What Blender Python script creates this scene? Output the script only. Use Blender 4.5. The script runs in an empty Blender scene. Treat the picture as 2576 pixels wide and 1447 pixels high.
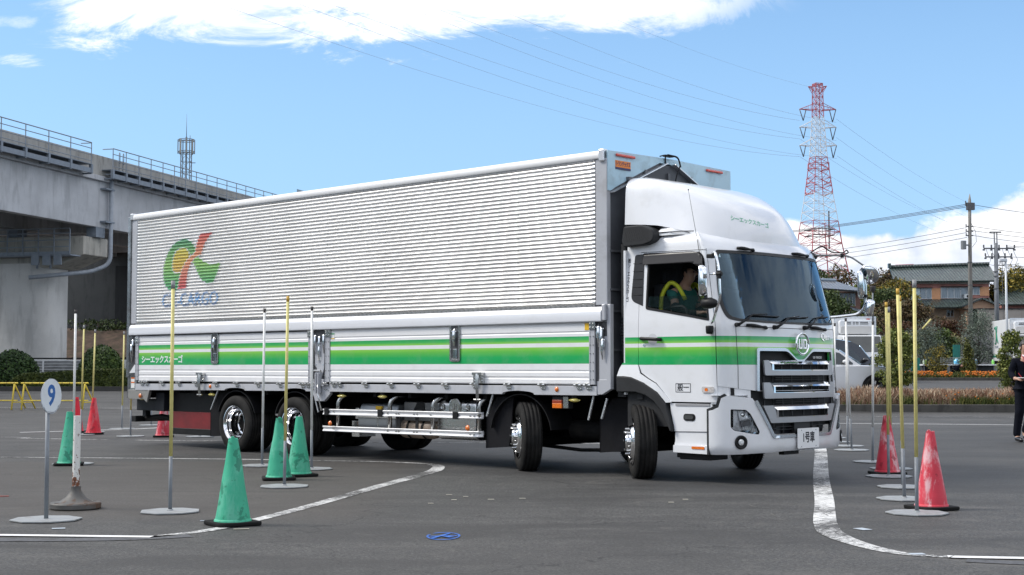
import bpy, bmesh, math, random
from mathutils import Vector, Matrix, noise
R = math.radians
S = bpy.context.scene
COL = S.collection
rnd = random.Random(7)

# ---------------------------------------------------------------- camera
CAM_H = 1.247
PITCH = 0.057
cam = bpy.data.cameras.new('camera')
cam.sensor_width = 36.0
cam.lens = 36.0 * 3571.0 / 2576.0
cam.clip_start = 0.1
cam.clip_end = 5000
camo = bpy.data.objects.new('camera', cam)
COL.objects.link(camo)
camo.location = (0, 0, CAM_H)
camo.rotation_euler = (R(90) + PITCH, 0, 0)
S.camera = camo
S.render.engine = 'CYCLES'
S.view_settings.view_transform = 'Standard'
S.view_settings.look = 'None'
S.view_settings.exposure = 0.88
S.view_settings.gamma = 1.0

# ---------------------------------------------------------------- sun and sky
SUN_AZ = Vector((-0.95, 0.10))     # horizontal direction towards the sun
SUN_EL = R(44)
sd = Vector((SUN_AZ.x, SUN_AZ.y, 0)).normalized() * math.cos(SUN_EL) + Vector((0, 0, math.sin(SUN_EL)))
sun = bpy.data.lights.new('sun', 'SUN')
sun.energy = 1.7
sun.angle = R(18)
sun.color = (1.0, 0.955, 0.88)
suno = bpy.data.objects.new('sun', sun)
COL.objects.link(suno)
suno.location = (-30, 0, 40)
suno.rotation_euler = sd.to_track_quat('Z', 'Y').to_euler()

W = bpy.data.worlds.new('World')
S.world = W
W.use_nodes = True
nt = W.node_tree
for n in list(nt.nodes):
 nt.nodes.remove(n)


class NB:
 """tiny node-building helper"""
 def __init__(s, tree):
  s.t = tree

 def n(s, typ, **kw):
  nd = s.t.nodes.new(typ)
  for k, v in kw.items():
   if k.startswith('i_'):
    key = k[2:]
    key = int(key) if key.isdigit() else key.replace('_', ' ')
    if hasattr(v, 'is_output') or isinstance(v, bpy.types.NodeSocket):
     s.t.links.new(v, nd.inputs[key])
    else:
     nd.inputs[key].default_value = v
   else:
    setattr(nd, k, v)
  return nd

 def m(s, op, a, b=0.0, c=0.0, clamp=False):
  nd = s.t.nodes.new('ShaderNodeMath')
  nd.operation = op
  nd.use_clamp = clamp
  for i, v in enumerate((a, b, c)):
   if isinstance(v, bpy.types.NodeSocket):
    s.t.links.new(v, nd.inputs[i])
   else:
    nd.inputs[i].default_value = v
  return nd.outputs[0]

 def sstep(s, v, lo, hi):
  nd = s.t.nodes.new('ShaderNodeMapRange')
  nd.interpolation_type = 'SMOOTHSTEP'
  s.t.links.new(v, nd.inputs['Value'])
  for k, x in (('From Min', lo), ('From Max', hi)):
   if isinstance(x, bpy.types.NodeSocket):
    s.t.links.new(x, nd.inputs[k])
   else:
    nd.inputs[k].default_value = x
  return nd.outputs['Result']

 def mix(s, f, a, b, typ='RGBA', blend='MIX'):
  nd = s.t.nodes.new('ShaderNodeMix')
  nd.data_type = typ
  if typ == 'RGBA':
   nd.blend_type = blend
   ia, ib, o = 6, 7, 2
  else:
   ia, ib, o = 2, 3, 0
  for i, v in ((0, f), (ia, a), (ib, b)):
   if isinstance(v, bpy.types.NodeSocket):
    s.t.links.new(v, nd.inputs[i])
   else:
    nd.inputs[i].default_value = v if not (typ == 'RGBA' and i != 0 and len(v) == 3) else (*v, 1)
  return nd.outputs[o]

 def noise(s, vec, scale, detail=3, rough=0.5, dist=0.0):
  nd = s.t.nodes.new('ShaderNodeTexNoise')
  if vec is not None:
   s.t.links.new(vec, nd.inputs['Vector'])
  nd.inputs['Scale'].default_value = scale
  nd.inputs['Detail'].default_value = detail
  nd.inputs['Roughness'].default_value = rough
  nd.inputs['Distortion'].default_value = dist
  return nd.outputs[0]

 def link(s, a, b):
  s.t.links.new(a, b)


b = NB(nt)
sky = b.n('ShaderNodeTexSky', sky_type='NISHITA', sun_disc=False)
sky.sun_elevation = SUN_EL
sky.sun_rotation = math.atan2(sd.x, sd.y)
sky.altitude = 50
sky.air_density = 1.0
sky.dust_density = 0.6
sky.ozone_density = 1.4
tc = b.n('ShaderNodeTexCoord')
sep = b.n('ShaderNodeSeparateXYZ')
b.link(tc.outputs['Generated'], sep.inputs[0])
dx, dy, dz = sep.outputs
# cloud layer on a plane high above: u = x/z, v = y/z  (real perspective of a cloud deck)
zz = b.m('MAXIMUM', dz, 0.02)
cu = b.m('DIVIDE', dx, zz)
cv = b.m('DIVIDE', dy, zz)
comb = b.n('ShaderNodeCombineXYZ')
b.link(cu, comb.inputs[0]); b.link(cv, comb.inputs[1])
SKYV = comb.outputs[0]
# azimuth / elevation tangents for the shapes of the two banks in front of us
yy = b.m('MAXIMUM', dy, 0.05)
az = b.m('DIVIDE', dx, yy)
el = b.m('DIVIDE', dz, yy)
# --- high streaky bank: an elongated blob
c2 = b.n('ShaderNodeCombineXYZ')
b.link(az, c2.inputs[0]); b.link(b.m('MULTIPLY', el, 2.6), c2.inputs[1]); b.link(b.m('MULTIPLY', dy, 0.5), c2.inputs[2])
AE = c2.outputs[0]
n1 = b.noise(AE, 9.0, 10, 0.68, 0.6)
n1b = b.noise(AE, 3.2, 3, 0.5)
# lower edge of the high bank in elevation, as a function of azimuth
fcv = b.n('ShaderNodeFloatCurve')
b.link(b.m('DIVIDE', b.m('ADD', az, 0.4), 0.8), fcv.inputs['Value'])
cvp = fcv.mapping.curves[0]
pts_ = [(-.33, .243), (-.29, .236), (-.25, .226), (-.20, .219), (-.15, .224), (-.09, .234), (-.02, .238), (.04, .236), (.09, .233), (.13, .240), (.19, .256), (.26, .275)]
cvp.points[0].location = (0, .5); cvp.points[1].location = (1, .95)
for a_, e_ in pts_:
 cvp.points.new((a_ + .4) / .8, (e_ - .2) / .1)
fcv.mapping.update()
e0 = b.m('ADD', b.m('MULTIPLY', fcv.outputs[0], 0.1), 0.2)
t1 = b.m('SUBTRACT', el, e0)
t1 = b.m('ADD', t1, b.m('MULTIPLY', b.m('SUBTRACT', n1, 0.5), 0.15))
t1 = b.m('ADD', t1, b.m('MULTIPLY', b.m('SUBTRACT', n1b, 0.5), 0.045))
d1 = b.sstep(t1, 0.0, 0.03)
# fade out at the far left and far right
d1 = b.m('MULTIPLY', d1, b.sstep(b.m('ADD', az, b.m('MULTIPLY', b.m('SUBTRACT', n1, 0.5), 0.16)), -0.335, -0.27))
d1 = b.m('MULTIPLY', d1, b.sstep(b.m('ADD', az, b.m('MULTIPLY', b.m('SUBTRACT', n1, 0.5), 0.32)), 0.24, 0.10))
for a0, e1, wa, we in ((-.352, .2185, .026, .0065), (-.362, .247, .03, .006), (-.205, .262, .02, .006)):
 u_ = b.m('DIVIDE', b.m('SUBTRACT', az, a0), wa); v_ = b.m('DIVIDE', b.m('SUBTRACT', el, e1), we)
 q_ = b.m('ADD', b.m('SUBTRACT', 0.8, b.m('ADD', b.m('MULTIPLY', u_, u_), b.m('MULTIPLY', v_, v_))), b.m('MULTIPLY', b.m('SUBTRACT', n1, 0.5), 5.0))
 d1 = b.m('MAXIMUM', d1, b.m('MULTIPLY', b.sstep(q_, 0.0, 1.0), 0.85 if e1 < .22 else 0.35))
# --- cumulus bank low on the right
c3 = b.n('ShaderNodeCombineXYZ')
b.link(az, c3.inputs[0]); b.link(b.m('MULTIPLY', el, 1.5), c3.inputs[1])
n3 = b.noise(c3.outputs[0], 16.0, 8, 0.58, 0.2)
n3b = b.noise(c3.outputs[0], 6.0, 3, 0.5)
top = b.m('ADD', 0.104, b.m('MULTIPLY', b.sstep(az, 0.27, 0.41), 0.034))
top = b.m('SUBTRACT', top, b.m('MULTIPLY', b.sstep(az, 0.16, 0.02), 0.05))
t3 = b.m('SUBTRACT', top, el)
t3 = b.m('ADD', t3, b.m('MULTIPLY', b.m('SUBTRACT', n3, 0.5), 0.040))
t3 = b.m('ADD', t3, b.m('MULTIPLY', b.m('SUBTRACT', n3b, 0.5), 0.050))
d3 = b.sstep(t3, 0.0, 0.007)
d3 = b.m('MULTIPLY', d3, b.sstep(az, 0.02, 0.10))
# cumulus are flat and grey-blue below, breaking up near the horizon
lowf = b.sstep(b.m('ADD', el, b.m('MULTIPLY', b.m('SUBTRACT', n3, 0.5), 0.09)), 0.055, 0.108)
shade = b.m('MULTIPLY', b.m('ADD', b.m('MULTIPLY', lowf, 0.55), 0.45), b.m('ADD', 0.72, b.m('MULTIPLY', b.sstep(n3, 0.38, 0.60), 0.28)))
# --- broken bright cloud over the rest of the sky behind and above the camera, unseen and brightened for fill light
n4 = b.noise(SKYV, 1.1, 6, 0.6, 0.3)
d4 = b.sstep(n4, 0.34, 0.56)
outside = b.m('MAXIMUM', b.sstep(el, 0.30, 0.45), b.sstep(dy, 0.62, 0.45))
d4 = b.m('MULTIPLY', d4, b.m('MULTIPLY', outside, b.sstep(dz, 0.02, 0.15)))
# sky colour: Nishita a little paler towards blue-white
skyc = b.mix(1.0, sky.outputs[0], (0.82, 1.04, 1.20), blend='MULTIPLY')
skyc = b.mix(b.m('MULTIPLY', b.sstep(dz, 0.42, 0.0), 0.82), skyc, (2.75, 4.5, 6.85))
CL = 8.6
cl_white = (CL, CL, CL * 1.01)
c_low = b.mix(shade, (CL * 0.30, CL * 0.40, CL * 0.58), (CL * 0.98, CL * 0.98, CL * 0.99))
col = b.mix(d3, skyc, c_low)
col = b.mix(b.m('MULTIPLY', d1, 0.97), col, cl_white)
col = b.mix(b.m('MULTIPLY', d4, 0.85), col, (CL * 1.15, CL * 1.15, CL * 1.17))
bg = b.n('ShaderNodeBackground')
b.link(col, bg.inputs[0])
bg.inputs[1].default_value = 0.084
wo = b.n('ShaderNodeOutputWorld')
b.link(bg.outputs[0], wo.inputs[0])
W.cycles.sampling_method = 'MANUAL'
W.cycles.sample_map_resolution = 1024

# ---------------------------------------------------------------- material helpers
MATS = {}


def mat(name, col=(0.5, 0.5, 0.5), rough=0.5, metal=0.0, spec=0.5, coat=0.0, var=0.0, vscale=4.0, bump=0.0,
  bscale=60.0, emit=None, trans=0.0, dirt=None, dscale=3.0, damt=0.35, stretch=None):
 """procedural paint / plastic / metal: base colour varied by noise, optional dirt and bump"""
 if name in MATS:
  return MATS[name]
 m = bpy.data.materials.new(name)
 m.use_nodes = True
 t = m.node_tree
 p = t.nodes['Principled BSDF']
 q = NB(t)
 p.inputs['Base Color'].default_value = (*col, 1)
 p.inputs['Roughness'].default_value = rough
 p.inputs['Metallic'].default_value = metal
 p.inputs['Specular IOR Level'].default_value = spec
 p.inputs['Coat Weight'].default_value = coat
 p.inputs['Coat Roughness'].default_value = 0.06
 if trans:
  p.inputs['Transmission Weight'].default_value = trans
 co = q.n('ShaderNodeTexCoord').outputs['Object']
 if stretch:
  mp = q.n('ShaderNodeMapping')
  q.link(co, mp.inputs[0])
  mp.inputs['Scale'].default_value = stretch
  co = mp.outputs[0]
 c = None
 if var > 0:
  nz = q.noise(co, vscale, 5, 0.6)
  f = q.sstep(nz, 0.3, 0.7)
  lo = tuple(max(0, x * (1 - var)) for x in col)
  hi = tuple(min(1, x * (1 + var)) for x in col)
  c = q.mix(f, lo, hi)
 if dirt:
  nz = q.noise(co, dscale, 7, 0.68, 0.4)
  f = q.m('MULTIPLY', q.sstep(nz, 0.48, 0.66), damt)
  c = q.mix(f, c if c else col, dirt)
  rr = q.m('ADD', rough, q.m('MULTIPLY', f, 0.3), clamp=True)
  q.link(rr, p.inputs['Roughness'])
 if c:
  q.link(c, p.inputs['Base Color'])
 if bump > 0:
  nz = q.noise(co, bscale, 4, 0.6)
  bn = q.n('ShaderNodeBump')
  bn.inputs['Strength'].default_value = bump
  bn.inputs['Distance'].default_value = 0.02
  q.link(nz, bn.inputs['Height'])
  q.link(bn.outputs[0], p.inputs['Normal'])
 if emit:
  p.inputs['Emission Color'].default_value = (*emit[0], 1)
  p.inputs['Emission Strength'].default_value = emit[1]
 MATS[name] = m
 return m


def glass_mat(name, tint=(0.02, 0.03, 0.035), opac=0.35, rough=0.02, ior=1.5, boost=0.0, thru=(0.89, 0.93, 0.93), refl=(0.86, 0.94, 1.0)):
 """thin tinted pane: see-through, tinted, with a real Fresnel reflection"""
 if name in MATS:
  return MATS[name]
 m = bpy.data.materials.new(name)
 m.use_nodes = True
 t = m.node_tree
 for n in list(t.nodes):
  t.nodes.remove(n)
 q = NB(t)
 tr = q.n('ShaderNodeBsdfTransparent', i_Color=(*thru, 1))
 df = q.n('ShaderNodeBsdfDiffuse', i_Color=(*tint, 1))
 gl = q.n('ShaderNodeBsdfGlossy', i_Color=(*refl, 1), i_Roughness=rough)
 fr = q.n('ShaderNodeFresnel', i_IOR=ior)
 a = q.n('ShaderNodeMixShader', i_0=opac)
 q.link(tr.outputs[0], a.inputs[1]); q.link(df.outputs[0], a.inputs[2])
 f = q.m('ADD', fr.outputs[0], boost, clamp=True)
 c = q.n('ShaderNodeMixShader')
 q.link(f, c.inputs[0]); q.link(a.outputs[0], c.inputs[1]); q.link(gl.outputs[0], c.inputs[2])
 o = q.n('ShaderNodeOutputMaterial')
 q.link(c.outputs[0], o.inputs[0])
 MATS[name] = m
 return m


# ---------------------------------------------------------------- object helpers
def tag(o, label=None, cat=None, group=None, kind=None):
 if label: o['label'] = label
 if cat: o['category'] = cat
 if group: o['group'] = group
 if kind: o['kind'] = kind
 return o


def link(o, parent=None):
 COL.objects.link(o)
 if parent is not None:
  o.parent = parent
 return o


def ob(name, bm, m, parent=None, smooth=False, angle=None, bevel=0.0, bseg=2):
 me = bpy.data.meshes.new(name)
 bmesh.ops.recalc_face_normals(bm, faces=bm.faces)
 if smooth:
  for f in bm.faces:
   f.smooth = True
 if smooth and angle:
  a = R(angle)
  for e in bm.edges:
   if len(e.link_faces) == 2 and e.calc_face_angle(0) > a:
    e.smooth = False
 bm.to_mesh(me)
 bm.free()
 ms = m if isinstance(m, (list, tuple)) else [m]
 for x in ms:
  me.materials.append(x)
 o = bpy.data.objects.new(name, me)
 link(o, parent)
 if bevel > 0:
  md = o.modifiers.new('bevel', 'BEVEL')
  md.width = bevel
  md.segments = bseg
  md.limit_method = 'ANGLE'
  md.angle_limit = R(40)
  md.harden_normals = False
 return o


def empty(name, loc=(0, 0, 0), rz=0.0, label=None, cat=None, group=None, kind=None):
 o = bpy.data.objects.new(name, None)
 o.empty_display_size = 0.2
 link(o)
 o.location = loc
 o.rotation_euler = (0, 0, rz)
 return tag(o, label, cat, group, kind)


def copy_tree(o, parent=None):
 c = o.copy()
 COL.objects.link(c)
 c.parent = parent
 for ch in [x for x in bpy.data.objects if x.parent == o]:
  copy_tree(ch, c)
 return c


def BM():
 return bmesh.new()


def box(bm, c, s, rot=None, mi=0):
 """box centred on c with full sizes s"""
 M = Matrix.Translation(c)
 if rot is not None:
  M = M @ rot
 M = M @ Matrix.Diagonal((s[0], s[1], s[2], 1))
 r = bmesh.ops.create_cube(bm, size=1.0, matrix=M)
 if mi:
  for f in {f for v in r['verts'] for f in v.link_faces}:
   f.material_index = mi
 return r['verts']


def bx(bm, x0, x1, y0, y1, z0, z1, mi=0):
 return box(bm, ((x0 + x1) / 2, (y0 + y1) / 2, (z0 + z1) / 2), (abs(x1 - x0), abs(y1 - y0), abs(z1 - z0)), mi=mi)


def cyl(bm, p0, p1, r0, r1=None, seg=12, cap=True, mi=0):
 p0 = Vector(p0); p1 = Vector(p1)
 r1 = r0 if r1 is None else r1
 d = p1 - p0
 q = d.to_track_quat('Z', 'Y').to_matrix().to_4x4()
 M = Matrix.Translation((p0 + p1) / 2) @ q
 r = bmesh.ops.create_cone(bm, cap_ends=cap, segments=seg, radius1=r0, radius2=r1, depth=d.length, matrix=M)
 if mi:
  for f in {f for v in r['verts'] for f in v.link_faces}:
   f.material_index = mi
 return r['verts']


def tube(bm, pts, r, seg=8, cap=True, mi=0, closed=False):
 """round tube along a polyline; r may be a list"""
 pts = [Vector(p) for p in pts]
 n = len(pts)
 rs = r if isinstance(r, (list, tuple)) else [r] * n
 rings = []
 up = None
 for i, p in enumerate(pts):
  if closed:
   t = (pts[(i + 1) % n] - pts[i - 1]).normalized()
  elif i == 0:
   t = (pts[1] - p).normalized()
  elif i == n - 1:
   t = (p - pts[i - 1]).normalized()
  else:
   t = ((pts[i + 1] - p).normalized() + (p - pts[i - 1]).normalized()).normalized()
  if up is None:
   up = Vector((0, 0, 1)) if abs(t.z) < 0.9 else Vector((1, 0, 0))
  a = t.cross(up)
  if a.length < 1e-5:
   a = t.orthogonal()
  a.normalize()
  c = a.cross(t).normalized()
  up = c
  rings.append([bm.verts.new(p + (a * math.cos(2 * math.pi * k / seg) + c * math.sin(2 * math.pi * k / seg)) * rs[i])
       for k in range(seg)])
 m = n if closed else n - 1
 for i in range(m):
  A, B = rings[i], rings[(i + 1) % n]
  for k in range(seg):
   f = bm.faces.new((A[k], A[(k + 1) % seg], B[(k + 1) % seg], B[k]))
   f.material_index = mi
   f.smooth = True
 if cap and not closed:
  for rg in (rings[0], rings[-1]):
   try:
    f = bm.faces.new(rg)
    f.material_index = mi
   except ValueError:
    pass
 return rings


def bend(pts, rad=0.05, n=5):
 """round the corners of a polyline"""
 P = [Vector(p) for p in pts]
 out = [P[0]]
 for i in range(1, len(P) - 1):
  a = (P[i - 1] - P[i]); c = (P[i + 1] - P[i])
  d = min(rad, a.length * 0.45, c.length * 0.45)
  s = P[i] + a.normalized() * d
  e = P[i] + c.normalized() * d
  for k in range(n + 1):
   t = k / n
   out.append(s * (1 - t) ** 2 + P[i] * 2 * t * (1 - t) + e * t * t)
 out.append(P[-1])
 return out


def lathe(bm, prof, M=None, seg=32, mi=0, cap=False):
 """profile of (r, z) revolved about z, transformed by M; mi may be a list per segment"""
 M = M or Matrix.Identity(4)
 rings = []
 for r, z in prof:
  if r < 1e-6:
   rings.append([bm.verts.new(M @ Vector((0, 0, z)))])
  else:
   rings.append([bm.verts.new(M @ Vector((r * math.cos(2 * math.pi * k / seg), r * math.sin(2 * math.pi * k / seg), z)))
        for k in range(seg)])
 for i in range(len(rings) - 1):
  A, B = rings[i], rings[i + 1]
  for k in range(seg):
   j = (k + 1) % seg
   if len(A) == 1 and len(B) == 1:
    continue
   if len(A) == 1:
    f = bm.faces.new((A[0], B[j], B[k]))
   elif len(B) == 1:
    f = bm.faces.new((A[k], A[j], B[0]))
   else:
    f = bm.faces.new((A[k], A[j], B[j], B[k]))
   f.smooth = True
   f.material_index = mi[i] if isinstance(mi, (list, tuple)) else mi
 return rings


def prism(bm, poly, M, depth, mi=0):
 """extrude a 2-D polygon (list of (a,b)) along local z by depth, placed by matrix M"""
 A = [bm.verts.new(M @ Vector((p[0], p[1], 0))) for p in poly]
 B = [bm.verts.new(M @ Vector((p[0], p[1], depth))) for p in poly]
 fs = [bm.faces.new(A), bm.faces.new(list(reversed(B)))]
 n = len(poly)
 for i in range(n):
  fs.append(bm.faces.new((A[i], A[(i + 1) % n], B[(i + 1) % n], B[i])))
 for f in fs:
  f.material_index = mi
 return A + B


def fill2d(bm, outlines):
 """fill closed 2-D outlines (first the outer, then holes) in the xy plane; returns faces"""
 edges = []
 for o in outlines:
  vs = [bm.verts.new((p[0], p[1], 0)) for p in o]
  for i in range(len(vs)):
   edges.append(bm.edges.new((vs[i], vs[(i + 1) % len(vs)])))
 r = bmesh.ops.triangle_fill(bm, use_beauty=True, use_dissolve=False, edges=edges)
 return [g for g in r['geom'] if isinstance(g, bmesh.types.BMFace)]


def wrapped(outlines, fmap, thick=0.01, xcuts=(), ycuts=(), both=True):
 """fill outlines in (s,z), cut along s / z lines, then map each vertex onto a surface
    fmap(s, z, offset) -> Vector; a shell of the given thickness is made inwards"""
 bm = BM()
 fill2d(bm, outlines)
 for c in xcuts:
  bmesh.ops.bisect_plane(bm, geom=bm.verts[:] + bm.edges[:] + bm.faces[:], plane_co=(c, 0, 0), plane_no=(1, 0, 0))
 for c in ycuts:
  bmesh.ops.bisect_plane(bm, geom=bm.verts[:] + bm.edges[:] + bm.faces[:], plane_co=(0, c, 0), plane_no=(0, 1, 0))
 if thick and both:
  src = bm.faces[:]
  bnd = [e for e in bm.edges if len(e.link_faces) == 1]
  vmap = {}
  orig = {v: (v.co.x, v.co.y) for v in bm.verts}
  for v in list(bm.verts):
   vmap[v] = bm.verts.new(v.co)
   orig[vmap[v]] = orig[v]
  inner = set(vmap.values())
  for f in src:
   bm.faces.new([vmap[v] for v in reversed(f.verts)])
  for e in bnd:
   a, c = e.verts
   bm.faces.new((a, c, vmap[c], vmap[a]))
  for v in bm.verts:
   s, z = orig[v]
   v.co = fmap(s, z, -thick if v in inner else 0.0)
 else:
  for v in bm.verts:
   v.co = fmap(v.co.x, v.co.y, 0.0)
 return bm


def frange(a, c, n):
 return [a + (c - a) * i / n for i in range(n + 1)]


def rrect(x0, x1, y0, y1, r, n=5):
 """rounded rectangle outline"""
 r = min(r, abs(x1 - x0) / 2.001, abs(y1 - y0) / 2.001)
 P = []
 for cx, cy, a0 in ((x1 - r, y1 - r, 0), (x0 + r, y1 - r, 90), (x0 + r, y0 + r, 180), (x1 - r, y0 + r, 270)):
  for k in range(n + 1):
   a = R(a0 + 90 * k / n)
   P.append((cx + r * math.cos(a), cy + r * math.sin(a)))
 return P


def rpoly(pts, r=0.03, n=4):
 """closed polygon with rounded corners; r may be list"""
 P = [Vector((p[0], p[1])) for p in pts]
 out = []
 L = len(P)
 for i in range(L):
  rr = r[i] if isinstance(r, (list, tuple)) else r
  a = P[i - 1] - P[i]; c = P[(i + 1) % L] - P[i]
  d = min(rr, a.length * 0.45, c.length * 0.45)
  if d < 1e-4:
   out.append((P[i].x, P[i].y)); continue
  s = P[i] + a.normalized() * d; e = P[i] + c.normalized() * d
  for k in range(n + 1):
   t = k / n
   v = s * (1 - t) ** 2 + P[i] * 2 * t * (1 - t) + e * t * t
   out.append((v.x, v.y))
 return out


def text_bm(txt, size, depth=0.0, bold=0.0, sx=1.0, align='CENTER', spacing=1.0):
 """text as a bmesh in the xy plane, centred"""
 cu_ = bpy.data.curves.new('lettering', 'FONT')
 cu_.body = txt
 cu_.size = size
 cu_.extrude = depth
 cu_.offset = bold
 cu_.align_x = align
 cu_.align_y = 'CENTER'
 cu_.space_character = spacing
 cu_.resolution_u = 3
 o = bpy.data.objects.new('lettering_src', cu_)
 COL.objects.link(o)
 dg = bpy.context.evaluated_depsgraph_get()
 me = bpy.data.meshes.new_from_object(o.evaluated_get(dg))
 bm = BM()
 bm.from_mesh(me)
 bpy.data.objects.remove(o)
 bpy.data.meshes.remove(me)
 bpy.data.curves.remove(cu_)
 if sx != 1.0:
  for v in bm.verts:
   v.co.x *= sx
 return bm


def xform(bm, M):
 bmesh.ops.transform(bm, matrix=M, verts=bm.verts)
 return bm


def frame(o, xa, ya):
 """matrix with origin o, local x along xa, local y along ya"""
 xa = Vector(xa).normalized(); ya = Vector(ya).normalized()
 za = xa.cross(ya).normalized()
 M = Matrix.Identity(4)
 for i in range(3):
  M[i][0] = xa[i]; M[i][1] = ya[i]; M[i][2] = za[i]; M[i][3] = o[i]
 return M


def join(bm, other, M=None):
 if M is not None:
  bmesh.ops.transform(other, matrix=M, verts=other.verts)
 me = bpy.data.meshes.new('tmp')
 other.to_mesh(me)
 bm.from_mesh(me)
 bpy.data.meshes.remove(me)
 other.free()
 return bm


def grad_mat(name, base, stops, rough=0.35, coat=0.6, axis=2, seams=(), bumpy=0.0):
 """white paint with printed horizontal bands: stops = [(z, colour)...] interpolated in object z"""
 if name in MATS:
  return MATS[name]
 m = bpy.data.materials.new(name)
 m.use_nodes = True
 t = m.node_tree
 p = t.nodes['Principled BSDF']
 q = NB(t)
 co = q.n('ShaderNodeTexCoord').outputs['Object']
 sp = q.n('ShaderNodeSeparateXYZ')
 q.link(co, sp.inputs[0])
 z = sp.outputs[axis]
 z0, z1 = stops[0][0] - 0.05, stops[-1][0] + 0.05
 mr = q.n('ShaderNodeMapRange')
 q.link(z, mr.inputs['Value'])
 mr.inputs['From Min'].default_value = z0
 mr.inputs['From Max'].default_value = z1
 cr = q.n('ShaderNodeValToRGB')
 q.link(mr.outputs[0], cr.inputs[0])
 el_ = cr.color_ramp.elements
 el_[0].position = 0; el_[0].color = (*base, 1)
 el_[1].position = 1; el_[1].color = (*base, 1)
 for zz_, c in stops:
  e = el_.new((zz_ - z0) / (z1 - z0))
  e.color = (*c, 1)
 nz = q.noise(co, 5.0, 6, 0.65, 0.3)
 c = q.mix(q.m('MULTIPLY', q.sstep(nz, 0.45, 0.7), 0.10), cr.outputs[0], (0.42, 0.40, 0.36))
 q.link(c, p.inputs['Base Color'])
 q.link(q.m('ADD', rough, q.m('MULTIPLY', nz, 0.12)), p.inputs['Roughness'])
 p.inputs['Coat Weight'].default_value = coat
 p.inputs['Coat Roughness'].default_value = 0.05
 if bumpy > 0:
  nb = q.noise(co, 2.2, 2, 0.5)
  bn = q.n('ShaderNodeBump')
  bn.inputs['Strength'].default_value = bumpy
  bn.inputs['Distance'].default_value = 0.02
  q.link(nb, bn.inputs['Height'])
  q.link(bn.outputs[0], p.inputs['Normal'])
  q.link(bn.outputs[0], p.inputs['Coat Normal'])
 MATS[name] = m
 return m


# common materials
M_RUB = mat('black_rubber', (0.012, 0.012, 0.013), 0.8, spec=0.2, var=0.3, vscale=8, bump=0.15, bscale=90, dirt=(0.06, 0.055, 0.05), dscale=6, damt=0.4)
M_BLK = mat('black_plastic', (0.008, 0.008, 0.009), 0.5, spec=0.28, var=0.2, dirt=(0.03, 0.03, 0.03), damt=0.3)
M_DGR = mat('dark_grey_plastic', (0.026, 0.027, 0.029), 0.6, spec=0.25, var=0.15, bump=0.08, bscale=300)
M_UND = mat('black_chassis', (0.006, 0.006, 0.006), 0.8, spec=0.15, var=0.4, dirt=(0.018, 0.016, 0.014), damt=0.6)
M_CHR = mat('chrome', (0.86, 0.87, 0.88), 0.06, 1.0)
M_STL = mat('stainless_steel', (0.62, 0.62, 0.61), 0.20, 1.0, var=0.08, dirt=(0.25, 0.24, 0.22), dscale=5, damt=0.3)
M_GAL = mat('galvanised_steel', (0.33, 0.35, 0.37), 0.5, 0.35, var=0.15, vscale=9, dirt=(0.18, 0.17, 0.16), damt=0.35)
M_WHT = mat('white_paint', (0.76, 0.77, 0.79), 0.32, coat=0.7, dirt=(0.45, 0.43, 0.39), dscale=2.2, damt=0.16)
M_ALU = mat('satin_aluminium', (0.70, 0.71, 0.73), 0.34, 0.85, var=0.05, dirt=(0.45, 0.44, 0.42), dscale=4, damt=0.25)
M_GREY = mat('grey_paint', (0.42, 0.43, 0.46), 0.4, coat=0.3, dirt=(0.2, 0.19, 0.18), damt=0.3)
M_ORG = mat('orange_lens', (0.75, 0.17, 0.01), 0.18, coat=1.0, var=0.2, vscale=60)
M_RED = mat('red_lens', (0.62, 0.05, 0.02), 0.2, coat=1.0, var=0.2, vscale=60)
# ---------------------------------------------------------------- ground
def lerp_tab(tab, v):
 if v <= tab[0][0]: return tab[0][1]
 for (a, za), (c, zc) in zip(tab, tab[1:]):
  if v <= c:
   return za + (zc - za) * (v - a) / (c - a)
 return tab[-1][1]


TAB_L = [(42, 0.0), (46, 0.06), (60, 0.40), (75, 0.55), (90, 0.7), (300, 0.8)]
TAB_R = [(39.9, 0.0), (41, 0.18), (44, 0.29), (75, 0.62), (84, 0.90), (90, 1.5), (98, 2.9), (112, 4.0), (130, 4.6), (150, 5.6), (300, 6.0), (600, 6.0)]


def gz(x, y):
 k = min(1, max(0, (x - (2 + 0.02 * (y - 40))) / 6.0))
 k = k * k * (3 - 2 * k)
 return lerp_tab(TAB_L, y) * (1 - k) + lerp_tab(TAB_R, y) * k


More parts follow.
